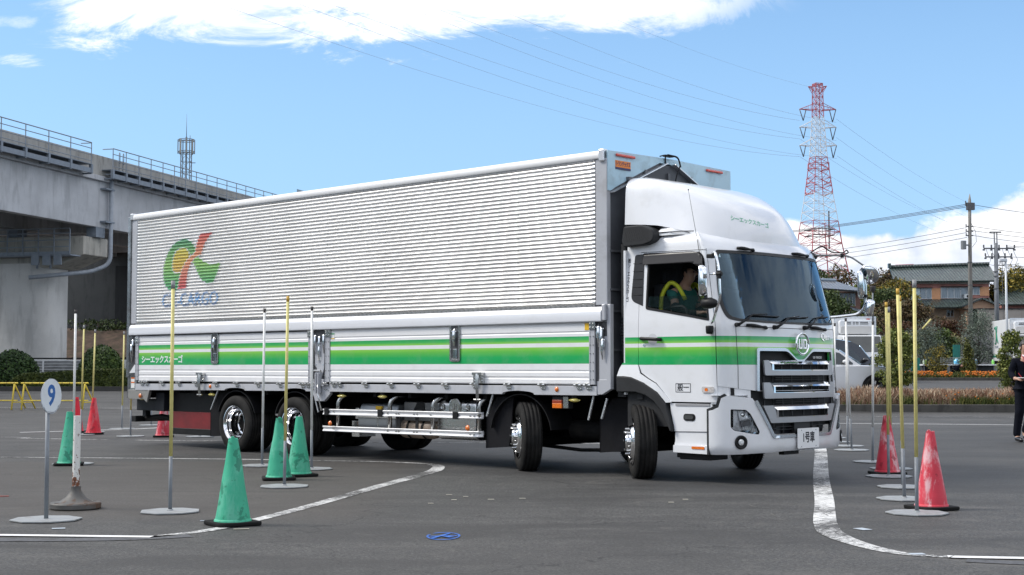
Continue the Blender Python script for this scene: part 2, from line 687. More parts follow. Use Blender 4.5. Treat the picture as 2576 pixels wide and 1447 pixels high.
def asphalt_mat():
 m = bpy.data.materials.new('worn_asphalt')
 m.use_nodes = True
 t = m.node_tree
 p = t.nodes['Principled BSDF']
 q = NB(t)
 co = q.n('ShaderNodeTexCoord').outputs['Object']
 fine = q.m('ADD', q.m('MULTIPLY', q.noise(co, 150, 2, 0.6), 0.35), q.m('MULTIPLY', q.noise(co, 38, 4, 0.75), 0.65))
 grit = q.n('ShaderNodeTexVoronoi', feature='F1')
 q.link(co, grit.inputs['Vector'])
 grit.inputs['Scale'].default_value = 34
 mid = q.noise(co, 7.0, 6, 0.7)
 mp = q.n('ShaderNodeMapping')
 q.link(co, mp.inputs[0])
 mp.inputs['Rotation'].default_value = (0, 0, R(8))
 mp.inputs['Scale'].default_value = (0.35, 1.2, 1)
 streak = q.noise(mp.outputs[0], 0.75, 6, 0.65, 0.4)
 big = q.noise(co, 0.16, 4, 0.6, 0.3)
 base = q.mix(q.sstep(fine, 0.40, 0.62), (0.016, 0.016, 0.016), (0.088, 0.086, 0.083))
 base = q.mix(q.m('MULTIPLY', q.sstep(grit.outputs['Distance'], 0.30, 0.05), 0.55), base, (0.20, 0.195, 0.19))
 base = q.mix(q.m('MULTIPLY', q.sstep(mid, 0.45, 0.68), 0.42), base, (0.115, 0.111, 0.104))
 base = q.mix(q.m('MULTIPLY', q.sstep(streak, 0.46, 0.64), 0.60), base, (0.022, 0.021, 0.021))
 base = q.mix(q.m('MULTIPLY', q.sstep(streak, 0.44, 0.32), 0.42), base, (0.115, 0.108, 0.10))
 base = q.mix(q.m('MULTIPLY', q.sstep(big, 0.48, 0.60), 0.30), base, (0.033, 0.032, 0.032))
 patch = q.noise(co, 1.1, 7, 0.7, 0.8)
 base = q.mix(q.m('MULTIPLY', q.sstep(patch, 0.50, 0.66), 0.45), base, (0.028, 0.027, 0.026))
 base = q.mix(q.m('MULTIPLY', q.sstep(patch, 0.42, 0.30), 0.35), base, (0.13, 0.124, 0.114))
 # brownish dusty patch inside the marked island at left, and the old strips beyond the seam
 sp = q.n('ShaderNodeSeparateXYZ')
 q.link(co, sp.inputs[0])
 X, Y = sp.outputs[0], sp.outputs[1]
 wob = q.m('MULTIPLY', q.m('SUBTRACT', q.noise(co, 1.2, 4, 0.6), 0.5), 0.5)
 isl = q.m('MULTIPLY', q.sstep(q.m('ADD', X, wob), -0.9, -1.6), q.m('MULTIPLY', q.sstep(Y, 11.2, 12.4), q.sstep(Y, 19.4, 18.8)))
 base = q.mix(q.m('MULTIPLY', isl, 0.45), base, (0.062, 0.052, 0.044))
 # the newer, darker lane behind the transverse seam
 seam = q.m('SUBTRACT', Y, q.m('ADD', 14.45, q.m('MULTIPLY', X, -0.02)))
 new = q.m('MULTIPLY', q.sstep(seam, -0.01, 0.03), q.sstep(X, 0.8, 2.2))
 new = q.m('MULTIPLY', new, q.sstep(Y, 31, 25))
 base = q.mix(q.m('MULTIPLY', new, 0.48), base, (0.034, 0.034, 0.035))
 sl = q.m('MULTIPLY', q.sstep(q.m('ABSOLUTE', q.m('ADD', seam, q.m('MULTIPLY', wob, 0.04))), 0.022, 0.006), 0.8)
 base = q.mix(sl, base, (0.016, 0.016, 0.016))
 # long hairline cracks
 vor = q.n('ShaderNodeTexVoronoi', feature='DISTANCE_TO_EDGE')
 wv = q.n('ShaderNodeVectorMath', operation='ADD')
 q.link(co, wv.inputs[0])
 nn = q.n('ShaderNodeTexNoise')
 q.link(co, nn.inputs['Vector']); nn.inputs['Scale'].default_value = 2.5; nn.inputs['Detail'].default_value = 5
 q.link(nn.outputs[1], wv.inputs[1])
 q.link(wv.outputs[0], vor.inputs['Vector'])
 vor.inputs['Scale'].default_value = 0.33
 ck = q.m('MULTIPLY', q.sstep(vor.outputs['Distance'], 0.006, 0.0015), q.sstep(big, 0.44, 0.54))
 base = q.mix(q.m('MULTIPLY', ck, 0.75), base, (0.012, 0.012, 0.012))
 q.link(base, p.inputs['Base Color'])
 p.inputs['Specular IOR Level'].default_value = 0.42
 q.link(q.m('ADD', 0.62, q.m('MULTIPLY', mid, 0.25)), p.inputs['Roughness'])
 bn = q.n('ShaderNodeBump')
 bn.inputs['Strength'].default_value = 0.5
 bn.inputs['Distance'].default_value = 0.006
 q.link(fine, bn.inputs['Height'])
 q.link(bn.outputs[0], p.inputs['Normal'])
 return m


def ground_sheet():
 bm = BM()
 ys = [-60, -30, -10, 0] + list(range(4, 40, 4)) + [39, 40, 41, 42, 43, 44, 46, 48, 52, 56, 60, 65, 70, 75, 80, 84, 88, 92, 96, 100, 104, 108, 112, 130, 160, 200, 260, 350, 500, 800, 1400, 2600]
 xs = [-2000, -800, -300, -120, -60, -40, -30, -20, -12, -8, -4, -2] + [x * 1.0 for x in range(0, 13)] + [14, 18, 24, 32, 45, 70, 120, 300, 800, 2000]
 g = [[bm.verts.new((x, y, gz(x, y))) for x in xs] for y in ys]
 for i in range(len(ys) - 1):
  for j in range(len(xs) - 1):
   bm.faces.new((g[i][j], g[i][j + 1], g[i + 1][j + 1], g[i + 1][j]))
 o = ob('ground', bm, asphalt_mat(), smooth=True)
 tag(o, kind='structure')


ground_sheet()


def marking_mat(name, wear=0.5, col=(0.66, 0.66, 0.65)):
 """old thermoplastic line: cracked and scratched through to the asphalt"""
 m = bpy.data.materials.new(name)
 m.use_nodes = True
 t = m.node_tree
 p = t.nodes['Principled BSDF']
 q = NB(t)
 co = q.n('ShaderNodeTexCoord').outputs['Object']
 mp = q.n('ShaderNodeMapping')
 q.link(co, mp.inputs[0])
 mp.inputs['Scale'].default_value = (1.0, 3.0, 1)
 n_ = q.noise(mp.outputs[0], 14, 8, 0.75, 0.6)
 big_ = q.noise(co, 1.1, 3, 0.5)
 thr = q.m('ADD', 0.70 - 0.20 * wear, q.m('MULTIPLY', q.m('SUBTRACT', 0.5, big_), 0.35 * wear + 0.05))
 f = q.sstep(n_, thr, q.m('ADD', thr, 0.05))
 vor = q.n('ShaderNodeTexVoronoi', feature='DISTANCE_TO_EDGE')
 wv = q.n('ShaderNodeVectorMath', operation='ADD')
 nn = q.n('ShaderNodeTexNoise')
 q.link(co, nn.inputs['Vector']); nn.inputs['Scale'].default_value = 9; nn.inputs['Detail'].default_value = 4
 sc = q.n('ShaderNodeVectorMath', operation='SCALE')
 q.link(nn.outputs[1], sc.inputs[0]); sc.inputs['Scale'].default_value = 0.16
 q.link(co, wv.inputs[0]); q.link(sc.outputs[0], wv.inputs[1])
 q.link(wv.outputs[0], vor.inputs['Vector'])
 vor.inputs['Scale'].default_value = 4.6
 ck = q.m('MULTIPLY', q.sstep(vor.outputs['Distance'], 0.035, 0.012), q.m('MULTIPLY', wear, 1.2, clamp=True))
 ck = q.m('MULTIPLY', ck, q.sstep(big_, 0.38, 0.52))
 f = q.m('MAXIMUM', f, ck)
 dirty = q.mix(q.m('MULTIPLY', q.sstep(q.noise(co, 30, 4, 0.7), 0.4, 0.7), 0.22), col, (0.30, 0.29, 0.27))
 c = q.mix(f, dirty, (0.045, 0.044, 0.043))
 q.link(c, p.inputs['Base Color'])
 p.inputs['Roughness'].default_value = 0.7
 return m


def ribbon(name, pts, w, m, z=0.004, kindtag='structure', widths=None, follow=False, straight=False):
 bm = BM()
 P = [Vector((p[0], p[1], 0)) for p in pts]
 # densify with Catmull-Rom
 Q = []
 n = len(P)
 Wd = widths or [w] * n
 WW = []
 for i in range(n - 1):
  p0 = P[max(0, i - 1)]; p1 = P[i]; p2 = P[i + 1]; p3 = P[min(n - 1, i + 2)]
  K = 8
  for k in range(K):
   t_ = k / K
   if straight:
    Q.append(p1.lerp(p2, t_)); WW.append(Wd[i] * (1 - t_) + Wd[i + 1] * t_)
    continue
   Q.append(0.5 * ((2 * p1) + (p2 - p0) * t_ + (2 * p0 - 5 * p1 + 4 * p2 - p3) * t_ ** 2 + (3 * p1 - p0 - 3 * p2 + p3) * t_ ** 3))
   WW.append(Wd[i] * (1 - t_) + Wd[i + 1] * t_)
 Q.append(P[-1]); WW.append(Wd[-1])
 prev = None
 for i, c in enumerate(Q):
  d = (Q[min(i + 1, len(Q) - 1)] - Q[max(i - 1, 0)]).normalized()
  nrm = Vector((-d.y, d.x, 0)) * WW[i] / 2
  a = c + nrm; d2 = c - nrm
  za = (gz(a.x, a.y) if follow else 0) + z
  va = bm.verts.new((a.x, a.y, za)); vb = bm.verts.new((d2.x, d2.y, za))
  if prev:
   bm.faces.new((prev[0], va, vb, prev[1]))
  prev = (va, vb)
 o = ob(name, bm, m)
 tag(o, kind=kindtag)
 return o


MK_OLD = marking_mat('worn_white_marking', 1.15)
MK_MID = marking_mat('aged_white_marking', 1.15, (0.62, 0.62, 0.61))
MK_NEW = marking_mat('fresh_white_marking', 0.05, (0.74, 0.74, 0.74))
ribbon('marking_island', [(-2.70, 10.57), (-2.34, 11.03), (-2.08, 11.9), (-1.79, 13.18), (-1.42, 15.08), (-1.06, 16.76), (-0.93, 17.7), (-1.02, 18.5), (-1.55, 18.98), (-2.5, 19.3), (-4.4, 19.7), (-7.4, 20.1), (-12, 20.7)], 0.14, MK_MID,
    widths=[0.10, 0.11, 0.12, 0.13, 0.15, 0.17, 0.17, 0.14, 0.11, 0.09, 0.09, 0.09, 0.09])
ribbon('marking_island', [(-7.5, 10.98), (-3.9, 10.69), (-2.66, 10.57)], 0.10, MK_NEW, z=0.008, straight=True)
ribbon('marking_curve', [(4.95, 23.3), (4.78, 22.11), (3.56, 16.45), (2.95, 13.5), (2.52, 11.5), (2.42, 10.7), (2.50, 10.0), (2.66, 9.62), (2.90, 9.48)], 0.2, MK_OLD,
    widths=[0.18, 0.18, 0.18, 0.18, 0.19, 0.19, 0.14, 0.11, 0.10])
ribbon('marking_curve', [(2.88, 9.47), (3.36, 9.39), (6.5, 9.0)], 0.105, MK_NEW, z=0.008)
ribbon('marking_lane', [(-16, 27.4), (-9.31, 25.94), (-8.68, 25.45), (-6.0, 24.7), (-3.51, 24.3), (-0.25, 23.9), (2.2, 23.6)], 0.10, MK_MID)
ribbon('marking_lane', [(-24, 44.1), (-15.66, 43.56), (-11.54, 43.14), (-4, 42.6), (4, 41.8)], 0.11, MK_MID, z=0.03, follow=True)
ribbon('marking_lane', [(-9.6, 27.8), (-7.83, 29.32), (-6.64, 31.4), (-4.6, 33.4), (0, 34.2), (5, 33.4), (7.4, 32.4), (9.94, 31.8), (14, 30.6)], 0.11, MK_NEW)
ribbon('marking_lane', [(4.5, 37.5), (8.5, 37.08), (13.11, 36.47), (20, 35.6)], 0.12, MK_MID)
# grey painted-out strip and small tape marks
ribbon('marking_repainted', [(2.95, 9.30), (3.6, 9.05), (4.3, 8.8), (5.4, 8.5)], 0.16, mat('grey_road_patch', (0.075, 0.077, 0.084), 0.8, var=0.25, vscale=30, dirt=(0.05, 0.05, 0.05), dscale=6, damt=0.9), z=0.004)
ribbon('marking_repainted', [(-5.5, 10.35), (-3.9, 10.40), (-2.9, 10.47), (-2.4, 10.68)], 0.20, mat('grey_road_patch', (0.085, 0.088, 0.098), 0.7), z=0.004)


def tape(px_, py_, w, d, m, rz=0.0, label=None):
 bm = BM()
 box(bm, (0, 0, 0.005), (w, d, 0.002))
 o = ob('marking_tape', bm, m)
 o.location = (px_, py_, 0)
 o.rotation_euler = (0, 0, rz)
 tag(o, kind='structure')


M_TAPE = mat('white_tape', (0.40, 0.45, 0.50), 0.6, var=0.1)
M_TAPEY = mat('cream_tape', (0.36, 0.34, 0.28), 0.6, var=0.1)
for (x, y, w, d, m, a) in [(2.72, 11.1, 0.085, 0.13, M_TAPE, 0.4), (2.72, 9.62, 0.10, 0.07, M_TAPE, 0.1), (-3.53, 11.14, 0.10, 0.06, M_TAPE, 0.3),
         (-0.55, 13.55, .05, .05, M_TAPEY, 0), (-0.45, 13.9, .05, .04, M_TAPEY, 0), (-0.2, 13.6, .06, .05, M_TAPEY, 0), (-0.62, 14.1, .06, .04, M_TAPEY, 0), (-0.75, 13.2, .05, .04, M_TAPEY, 0),
         (0.1, 13.7, .06, .04, M_TAPEY, 0), (-2.15, 11.42, .12, .05, M_TAPEY, .3), (-2.1, 11.1, .12, .04, M_TAPEY, .2), (-2.5, 11.7, .10, .03, M_TAPE, .2),
         (1.48, 13.3, .05, .05, M_TAPEY, 0), (1.65, 13.6, .05, .05, M_TAPEY, 0), (-3.6, 8.62, 0.02, 0.02, M_TAPE, 0)]:
 tape(x, y, w, d, m, a)

# sprayed blue survey mark: a ring with a bar across
bm = BM()
for k in range(40):
 a0 = 2 * math.pi * k / 40; a1 = 2 * math.pi * (k + 1) / 40
 if 14 < k < 17: continue
 vs = []
 for a, rr in ((a0, 0.12), (a1, 0.12), (a1, 0.105), (a0, 0.105)):
  vs.append(bm.verts.new((rr * math.cos(a) * 1.05, rr * math.sin(a) * 2.0, 0.005)))
 bm.faces.new(vs)
box(bm, (0, 0.0, 0.0052), (0.21, 0.035, 0.001), rot=Matrix.Rotation(0.25, 4, 'Z'))
box(bm, (-0.02, 0.0, 0.0065), (0.03, 0.33, 0.001), rot=Matrix.Rotation(-0.35, 4, 'Z'))
box(bm, (0.035, -0.06, 0.008), (0.05, 0.12, 0.001), rot=Matrix.Rotation(0.6, 4, 'Z'))
o = ob('marking_survey', bm, mat('blue_spray_paint', (0.03, 0.13, 0.46), 0.85, dirt=(0.055, 0.06, 0.075), dscale=22, damt=0.8))
o.location = (-0.51, 10.64, 0)
tag(o, kind='structure')
bm = BM()
box(bm, (0, 0, 0.0045), (0.22, 0.05, 0.001), rot=Matrix.Rotation(0.2, 4, 'Z'))
box(bm, (-0.06, -0.05, 0.006), (0.12, 0.04, 0.001), rot=Matrix.Rotation(-0.5, 4, 'Z'))
o = ob('marking_survey', bm, mat('red_spray_paint', (0.35, 0.05, 0.04), 0.8, dirt=(0.07, 0.06, 0.06), dscale=22, damt=0.8))
o.location = (-5.02, 13.93, 0)
tag(o, kind='structure')
# dusty outlines left where the pole bases stood before
M_DUST = mat('pale_dust_ring', (0.135, 0.128, 0.12), 0.9, dirt=(0.06, 0.06, 0.06), dscale=14, damt=0.9)
for x, y in [(2.72, 15.5), (2.62, 14.25), (2.4, 13.0), (3.2, 17.0), (3.5, 18.6), (2.45, 12.2)]:
 bm = BM()
 pl = [(0.25 * math.cos(R(22.5 + 45 * k)), 0.27 * math.sin(R(22.5 + 45 * k))) for k in range(8)]
 for k in range(8):
  if rnd.random() < 0.35: continue
  a = Vector((*pl[k], 0.004)); c = Vector((*pl[(k + 1) % 8], 0.004))
  bm.faces.new([bm.verts.new(v) for v in (a, c, c * 0.96 + Vector((0, 0, .0002)), a * 0.96 + Vector((0, 0, .0002)))])
 o = ob('marking_dust', bm, M_DUST)
 o.location = (x, y, 0)
 tag(o, kind='structure')
# ---------------------------------------------------------------- the box truck
TR = empty('cargo_truck', (3.244, 16.06, 0), -0.759,
     'long white cargo truck with corrugated silver box and green stripes, turning between the poles', 'truck')
YS = -1.245
GREEN = (0.0, 0.34, 0.09)
LIME = (0.26, 0.60, 0.07)
WH = (0.76, 0.77, 0.79)
M_BAND = grad_mat('white_with_green_bands', WH,
      [(1.287, WH), (1.289, GREEN), (1.37, (0.005, 0.38, 0.09)), (1.44, (0.11, 0.48, 0.06)), (1.484, LIME), (1.486, WH),
       (1.528, WH), (1.530, LIME), (1.565, (0.05, 0.42, 0.09)), (1.60, GREEN), (1.602, WH)], 0.28, 0.8)
# the gates carry the same bands a hair lower and are anodised white sheet
M_GATE = grad_mat('white_gate_with_green_bands', (0.78, 0.78, 0.79),
      [(1.302, (0.78, 0.78, 0.79)), (1.304, GREEN), (1.385, (0.005, 0.38, 0.09)), (1.455, (0.11, 0.48, 0.06)), (1.50, LIME), (1.502, (0.78, 0.78, 0.79)),
       (1.548, (0.78, 0.78, 0.79)), (1.550, LIME), (1.585, (0.05, 0.42, 0.09)), (1.622, GREEN), (1.624, (0.78, 0.78, 0.79))], 0.30, 0.5)


def sidewall(outlines, y, t, m, name, parent=TR, bevel=0.0, ycuts=(), xcuts=()):
 """flat panel on the right flank: outlines in (x,z); outer face at y, thickness t inwards"""
 bm = wrapped(outlines, lambda a, c, off: Vector((a, y - off, c)), t, xcuts, ycuts)
 return ob(name, bm, m, parent, bevel=bevel)


# ---- corrugated wing panel -------------------------------------------------
CX0, CX1, CZ0, CZ1, NC = -11.78, -1.955, 1.99, 3.665, 34
PIT = (CZ1 - CZ0) / NC


UL = (0.0, 0.22, 0.26, 0.30, 0.34, 0.38, 0.42, 0.46, 0.52, 0.58, 0.64, 0.70, 0.76, 0.82, 0.88, 0.94)


def corr(z):
 """outward bulge of the corrugation at height z (rounded ridge, flat valley)"""
 u = ((z - CZ0) / PIT) % 1.0
 if u < 0.22: v = 0.0
 elif u < 0.46: v = (u - 0.22) / 0.24
 elif u < 0.58: v = 1.0
 else: v = 1 - (u - 0.58) / 0.42
 v = v * v * (3 - 2 * v)
 return 0.019 * v


def alu_corr():
 m = bpy.data.materials.new('corrugated_aluminium')
 m.use_nodes = True
 t = m.node_tree
 p = t.nodes['Principled BSDF']
 q = NB(t)
 co = q.n('ShaderNodeTexCoord').outputs['Object']
 p.inputs['Metallic'].default_value = 1.0
 c = q.mix(q.sstep(q.noise(co, 0.7, 4, 0.6), 0.35, 0.65), (0.80, 0.79, 0.775), (0.87, 0.86, 0.845))
 q.link(c, p.inputs['Base Color'])
 q.link(q.m('ADD', 0.26, q.m('MULTIPLY', q.noise(co, 1.0, 3, 0.6), 0.10)), p.inputs['Roughness'])
 bn = q.n('ShaderNodeBump')
 bn.inputs['Strength'].default_value = 0.10
 bn.inputs['Distance'].default_value = 0.02
 mp = q.n('ShaderNodeMapping'); q.link(co, mp.inputs[0]); mp.inputs['Scale'].default_value = (0.9, 1, 5)
 q.link(q.noise(mp.outputs[0], 1.6, 3, 0.5), bn.inputs['Height'])
 q.link(bn.outputs[0], p.inputs['Normal'])
 return m


M_CORR = alu_corr()
zs = []
for k in range(NC):
 for u in UL:
  zs.append(CZ0 + (k + u) * PIT)
zs.append(CZ1)
bm = BM()
xs = frange(CX0 + 0.045, CX1 - 0.045, 24)
prev = None
for z in zs:
 d = corr(z)
 row = [bm.verts.new((CX0, YS, z)), bm.verts.new((CX0 + 0.02, YS - d * 0.75, z))] + [bm.verts.new((x, YS - d, z)) for x in xs] + \
    [bm.verts.new((CX1 - 0.02, YS - d * 0.75, z)), bm.verts.new((CX1, YS, z))]
 if prev:
  for i in range(len(row) - 1):
   bm.faces.new((prev[i], prev[i + 1], row[i + 1], row[i]))
 prev = row
wing = ob('wing_panel', bm, M_CORR, TR, smooth=True)
# seam rivets down the sheet joints, and rows along top and bottom
bm = BM()
for k in range(1, 8):
 x = CX0 + (CX1 - CX0) * k / 8
 for j in range(NC):
  z = CZ0 + (j + 0.15) * PIT
  if (j + k) % 3: continue
  box(bm, (x, YS - 0.003, z), (0.010, 0.008, 0.010))
for k in range(120):
 x = CX0 + (CX1 - CX0) * (k + 0.5) / 120
 box(bm, (x, YS - 0.007, CZ1 + 0.012), (0.014, 0.01, 0.012))
 box(bm, (x, YS - 0.007, CZ0 - 0.010), (0.014, 0.01, 0.012))
ob('wing_rivets', bm, M_STL, wing)['kind'] = 'stuff'
# extrusions with the rivet rows
bm = BM()
bx(bm, CX0, CX1, YS - 0.006, YS + 0.02, CZ1, CZ1 + 0.028)
bx(bm, CX0, CX1, YS - 0.006, YS + 0.02, CZ0 - 0.026, CZ0)
ob('edge_trim', bm, mat('dull_aluminium', (0.32, 0.32, 0.32), 0.45, 0.6), wing)

# box structure: roof cap with rounded rail, posts, core
bm = BM()
prof = [(YS + 0.03, 3.69), (YS - 0.012, 3.69), (YS - 0.020, 3.70), (YS - 0.020, 3.745), (YS - 0.008, 3.775), (YS + 0.02, 3.790), (YS + 0.10, 3.792), (0, 3.812),
  (-YS - 0.10, 3.792), (-YS, 3.785), (-YS + 0.01, 3.745), (-YS + 0.01, 3.69), (-YS - 0.03, 3.69), (-YS - 0.03, 3.74), (0, 3.77), (YS + 0.03, 3.74)]
prism(bm, prof, frame((-11.95, 0, 0), (0, 1, 0), (0, 0, 1)), 10.15)
ob('roof_rail', bm, mat('rail_white', (0.80, 0.80, 0.80), 0.3, 0.0, coat=0.4, dirt=(0.5, 0.48, 0.45), dscale=3, damt=0.15), TR, smooth=True, angle=40)
bm = BM()
bx(bm, -1.88, -1.80, YS - 0.028, YS + 0.05, 3.655, 3.80)
bx(bm, -11.97, -11.90, YS - 0.028, YS + 0.05, 3.69, 3.80)
ob('corner_cap', bm, M_ALU, TR, bevel=0.012)
bm = BM()
bx(bm, -11.80, -1.90, YS + 0.03, -YS - 0.03, 1.02, 3.68)
ob('box_core', bm, mat('box_dark_wall', (0.20, 0.20, 0.21), 0.6), TR)
bm = BM()
for yv in (YS, 1.175):
 bx(bm, -1.950, -1.775, yv, yv + 0.07, 1.98, 3.69)
bx(bm, -11.945, -11.785, YS, YS + 0.07, 1.98, 3.69)
ob('corner_post', bm, M_GREY, TR, bevel=0.008)
bm = BM()
bx(bm, -12.02, -11.949, YS + 0.0, -YS, 0.76, 3.77)
bx(bm, -12.04, -11.955, YS - 0.02, YS + 0.10, 1.10, 3.75)
ob('rear_frame', bm, mat('rear_frame_steel', (0.30, 0.30, 0.30), 0.22, 0.9, var=0.25, vscale=2.0, dirt=(0.1, 0.1, 0.1), damt=0.5), TR, bevel=0.008)
bm = BM()
prof = [(YS, 1.79), (YS - 0.050, 1.79), (YS - 0.055, 1.80), (YS - 0.055, 1.90), (YS - 0.045, 1.922), (YS - 0.020, 1.958), (YS, 1.965)]
prism(bm, prof, frame((-11.915, 0, 0), (0, 1, 0), (0, 0, 1)), 10.085)
ob('wing_beam', bm, mat('beam_white', (0.66, 0.67, 0.70), 0.30, 0.1, coat=0.4, dirt=(0.5, 0.48, 0.45), dscale=3, damt=0.12), TR, smooth=True, angle=25)
bm = BM()
bx(bm, -1.828, -1.775, YS - 0.045, YS, 1.80, 1.99)
ob('corner_cap', bm, M_GREY, TR, bevel=0.01)

# ---- gates -----------------------------------------------------------------


def gate(x0, x1, z0, z1, name):
 bm = BM()
 prof = [(YS + 0.02, z0), (YS - 0.012, z0)]
 zc = z0
 for za, zb in ((z0, 1.130), (1.142, 1.212), (1.220, 1.67), (1.675, z1 - 0.02)):
  prof += [(YS - 0.012, za + 0.004), (YS - 0.017, za + 0.010), (YS - 0.017, zb - 0.012), (YS - 0.010, zb - 0.002)]
 prof += [(YS - 0.002, z1), (YS + 0.02, z1)]
 prism(bm, prof, frame((x0, 0, 0), (0, 1, 0), (0, 0, 1)), x1 - x0)
 return ob(name, bm, M_GATE, TR, smooth=True, angle=30)


gF = gate(-6.765, -2.03, 1.06, 1.795, 'side_gate')
gR = gate(-11.66, -7.245, 1.045, 1.775, 'side_gate')
bm = BM()
bx(bm, -11.9, -1.9, YS - 0.004, YS + 0.03, 1.10, 1.80)
ob('gate_backing', bm, mat('dark_recess', (0.05, 0.05, 0.055), 0.5), TR)


def endcap(x0, x1, parent):
 bm = BM()
 bx(bm, x0, x1, YS - 0.028, YS + 0.0, 1.06, 1.775)
 bx(bm, x0 + 0.01, x0 + 0.022, YS - 0.032, YS - 0.028, 1.07, 1.76)
 o = ob('end_cap', bm, M_GREY, parent, bevel=0.004)
 bm = BM()
 for k in range(7):
  for xx in (x0 + 0.022, x1 - 0.018):
   box(bm, (xx, YS - 0.030, 1.12 + k * 0.10), (0.012, 0.008, 0.012))
 ob('rivets', bm, M_STL, parent)
 return o


endcap(-2.03, -1.945, gF)
endcap(-6.865, -6.767, gF)
endcap(-7.243, -7.155, gR)
endcap(-11.75, -11.662, gR)
# shadowy slots between the gates and posts
M_YLW = mat('yellow_label', (0.75, 0.45, 0.02), 0.5)
M_LBL = mat('white_label', (0.75, 0.75, 0.73), 0.5)
for (x0, x1, z0, z1, m, p_) in ((-2.10, -2.03, 1.695, 1.775, M_YLW, gF), (-6.745, -6.675, 1.64, 1.735, M_LBL, gF), (-6.745, -6.675, 1.655, 1.668, M_YLW, gF), (-6.745, -6.675, 1.72, 1.735, mat('green_label', (0.03, 0.3, 0.1), 0.5), gF)):
 bm = BM(); bx(bm, x0, x1, YS - 0.0195 - (0.002 if m != M_LBL else 0), YS - 0.016, z0, z1)
 ob('sticker', bm, m, p_)


def bracket(x0, x1, z0, z1, parent):
 bm = BM()
 bx(bm, x0, x1, YS - 0.042, YS - 0.026, z0, z1)
 for dx_ in (0.25, 0.75):
  for dz_ in (0.25, 0.75):
   cyl(bm, (x0 + (x1 - x0) * dx_, YS - 0.052, z0 + (z1 - z0) * dz_), (x0 + (x1 - x0) * dx_, YS - 0.04, z0 + (z1 - z0) * dz_), 0.009, seg=8)
 ob('clasp_plate', bm, M_STL, parent, bevel=0.004)


bracket(-2.02, -1.93, 1.70, 1.79, gF)
bracket(-6.86, -6.745, 1.69, 1.785, gF)
bracket(-7.25, -7.16, 1.69, 1.78, gR)
bracket(-11.75, -11.66, 1.665, 1.755, gR)

# latch pockets in the gates (stainless trays with an over-centre lever)


def lever(bm, x, zt, zb, y, w=0.035):
 tube(bm, [(x, y - 0.010, zt), (x + 0.004, y - 0.032, zt - 0.05), (x, y - 0.034, (zt + zb) / 2), (x, y - 0.018, zb)], [w * 0.35, w * 0.5, w * 0.42, w * 0.25], 8)
 cyl(bm, (x - w, y - 0.02, zt - 0.035), (x + w, y - 0.02, zt - 0.035), 0.011, seg=8)
 bx(bm, x - w * 0.7, x - w * 0.45, y - 0.035, y - 0.005, zt - 0.12, zt - 0.02)
 bx(bm, x + w * 0.45, x + w * 0.7, y - 0.035, y - 0.005, zt - 0.12, zt - 0.02)
 bx(bm, x - w * 0.5, x + w * 0.5, y - 0.042, y - 0.028, zt - 0.16, zt - 0.12)


def pocket(x0, x1, z0, z1, parent):
 bm = wrapped([rrect(x0, x1, z0, z1, 0.03), rrect(x0 + 0.03, x1 - 0.03, z0 + 0.03, z1 + 0.001, 0.02)[::-1]],
     lambda a, c, off: Vector((a, YS - 0.032 - off, c)), 0.012)
 ob('latch_tray', bm, M_STL, parent, bevel=0.003)
 bm = BM(); bx(bm, x0 + 0.01, x1 - 0.01, YS - 0.023, YS - 0.014, z0 + 0.01, z1)
 ob('tray_back', bm, mat('dark_steel', (0.16, 0.16, 0.165), 0.3, 0.8, var=0.3, vscale=12), parent)
 bm = BM()
 xm = (x0 + x1) / 2
 lever(bm, xm, z1 - 0.05, z0 + 0.20, YS - 0.02, 0.045)
 bx(bm, xm - 0.035, xm + 0.035, YS - 0.030, YS - 0.022, z0 + 0.04, z0 + 0.16)
 ob('latch_lever', bm, M_CHR, parent, bevel=0.003)


pocket(-4.362, -4.172, 1.335, 1.80, gF)
pocket(-9.617, -9.427, 1.32, 1.775, gR)

# centre post with folding gear
bm = BM()
prof = [(-7.175, 1.775), (-7.175, 0.915), (-7.165, 0.900), (-7.105, 0.790), (-6.915, 0.790), (-6.785, 0.89), (-6.785, 1.03), (-6.862, 1.05), (-6.862, 1.775)]
prism(bm, prof, frame((0, YS - 0.004, 0), (1, 0, 0), (0, 0, 1)), -0.05)
o = ob('centre_post', bm, M_GREY, TR, bevel=0.004)
cp = o
bm = BM()
prism(bm, [(-7.10, 1.62), (-7.10, 1.30), (-7.06, 1.25), (-6.98, 1.05), (-6.90, 1.25), (-6.885, 1.62)], frame((0, YS - 0.018, 0), (1, 0, 0), (0, 0, 1)), -0.012)
bx(bm, -7.055, -6.945, YS - 0.050, YS - 0.020, 1.0, 1.20)
bx(bm, -7.035, -7.015, YS - 0.075, YS - 0.020, 0.90, 1.18)
bx(bm, -6.975, -6.955, YS - 0.075, YS - 0.020, 0.90, 1.18)
for xx in (-7.11, -6.90):
 bx(bm, xx - 0.02, xx + 0.02, YS - 0.045, YS - 0.006, 1.0, 1.10)
ob('fold_bracket', bm, M_GREY, cp, bevel=0.004)
bm = BM()
cyl(bm, (-7.07, YS - 0.055, 1.215), (-6.93, YS - 0.055, 1.215), 0.014)
cyl(bm, (-7.20, YS - 0.03, 1.035), (-7.08, YS - 0.03, 1.035), 0.021)
cyl(bm, (-6.92, YS - 0.03, 1.035), (-6.80, YS - 0.03, 1.035), 0.021)
for xx, zz_ in ((-7.07, 1.30), (-6.92, 1.30), (-7.12, 0.955), (-7.15, 0.955), (-6.83, 0.955), (-6.88, 0.955), (-7.10, 1.15), (-6.88, 1.15)):
 cyl(bm, (xx, YS - 0.020, zz_), (xx, YS - 0.0, zz_), 0.011, seg=8)
tube(bm, [(-6.995, YS - 0.05, 1.05), (-6.99, YS - 0.05, 0.88), (-6.90, YS - 0.06, 0.66)], 0.010, 8)
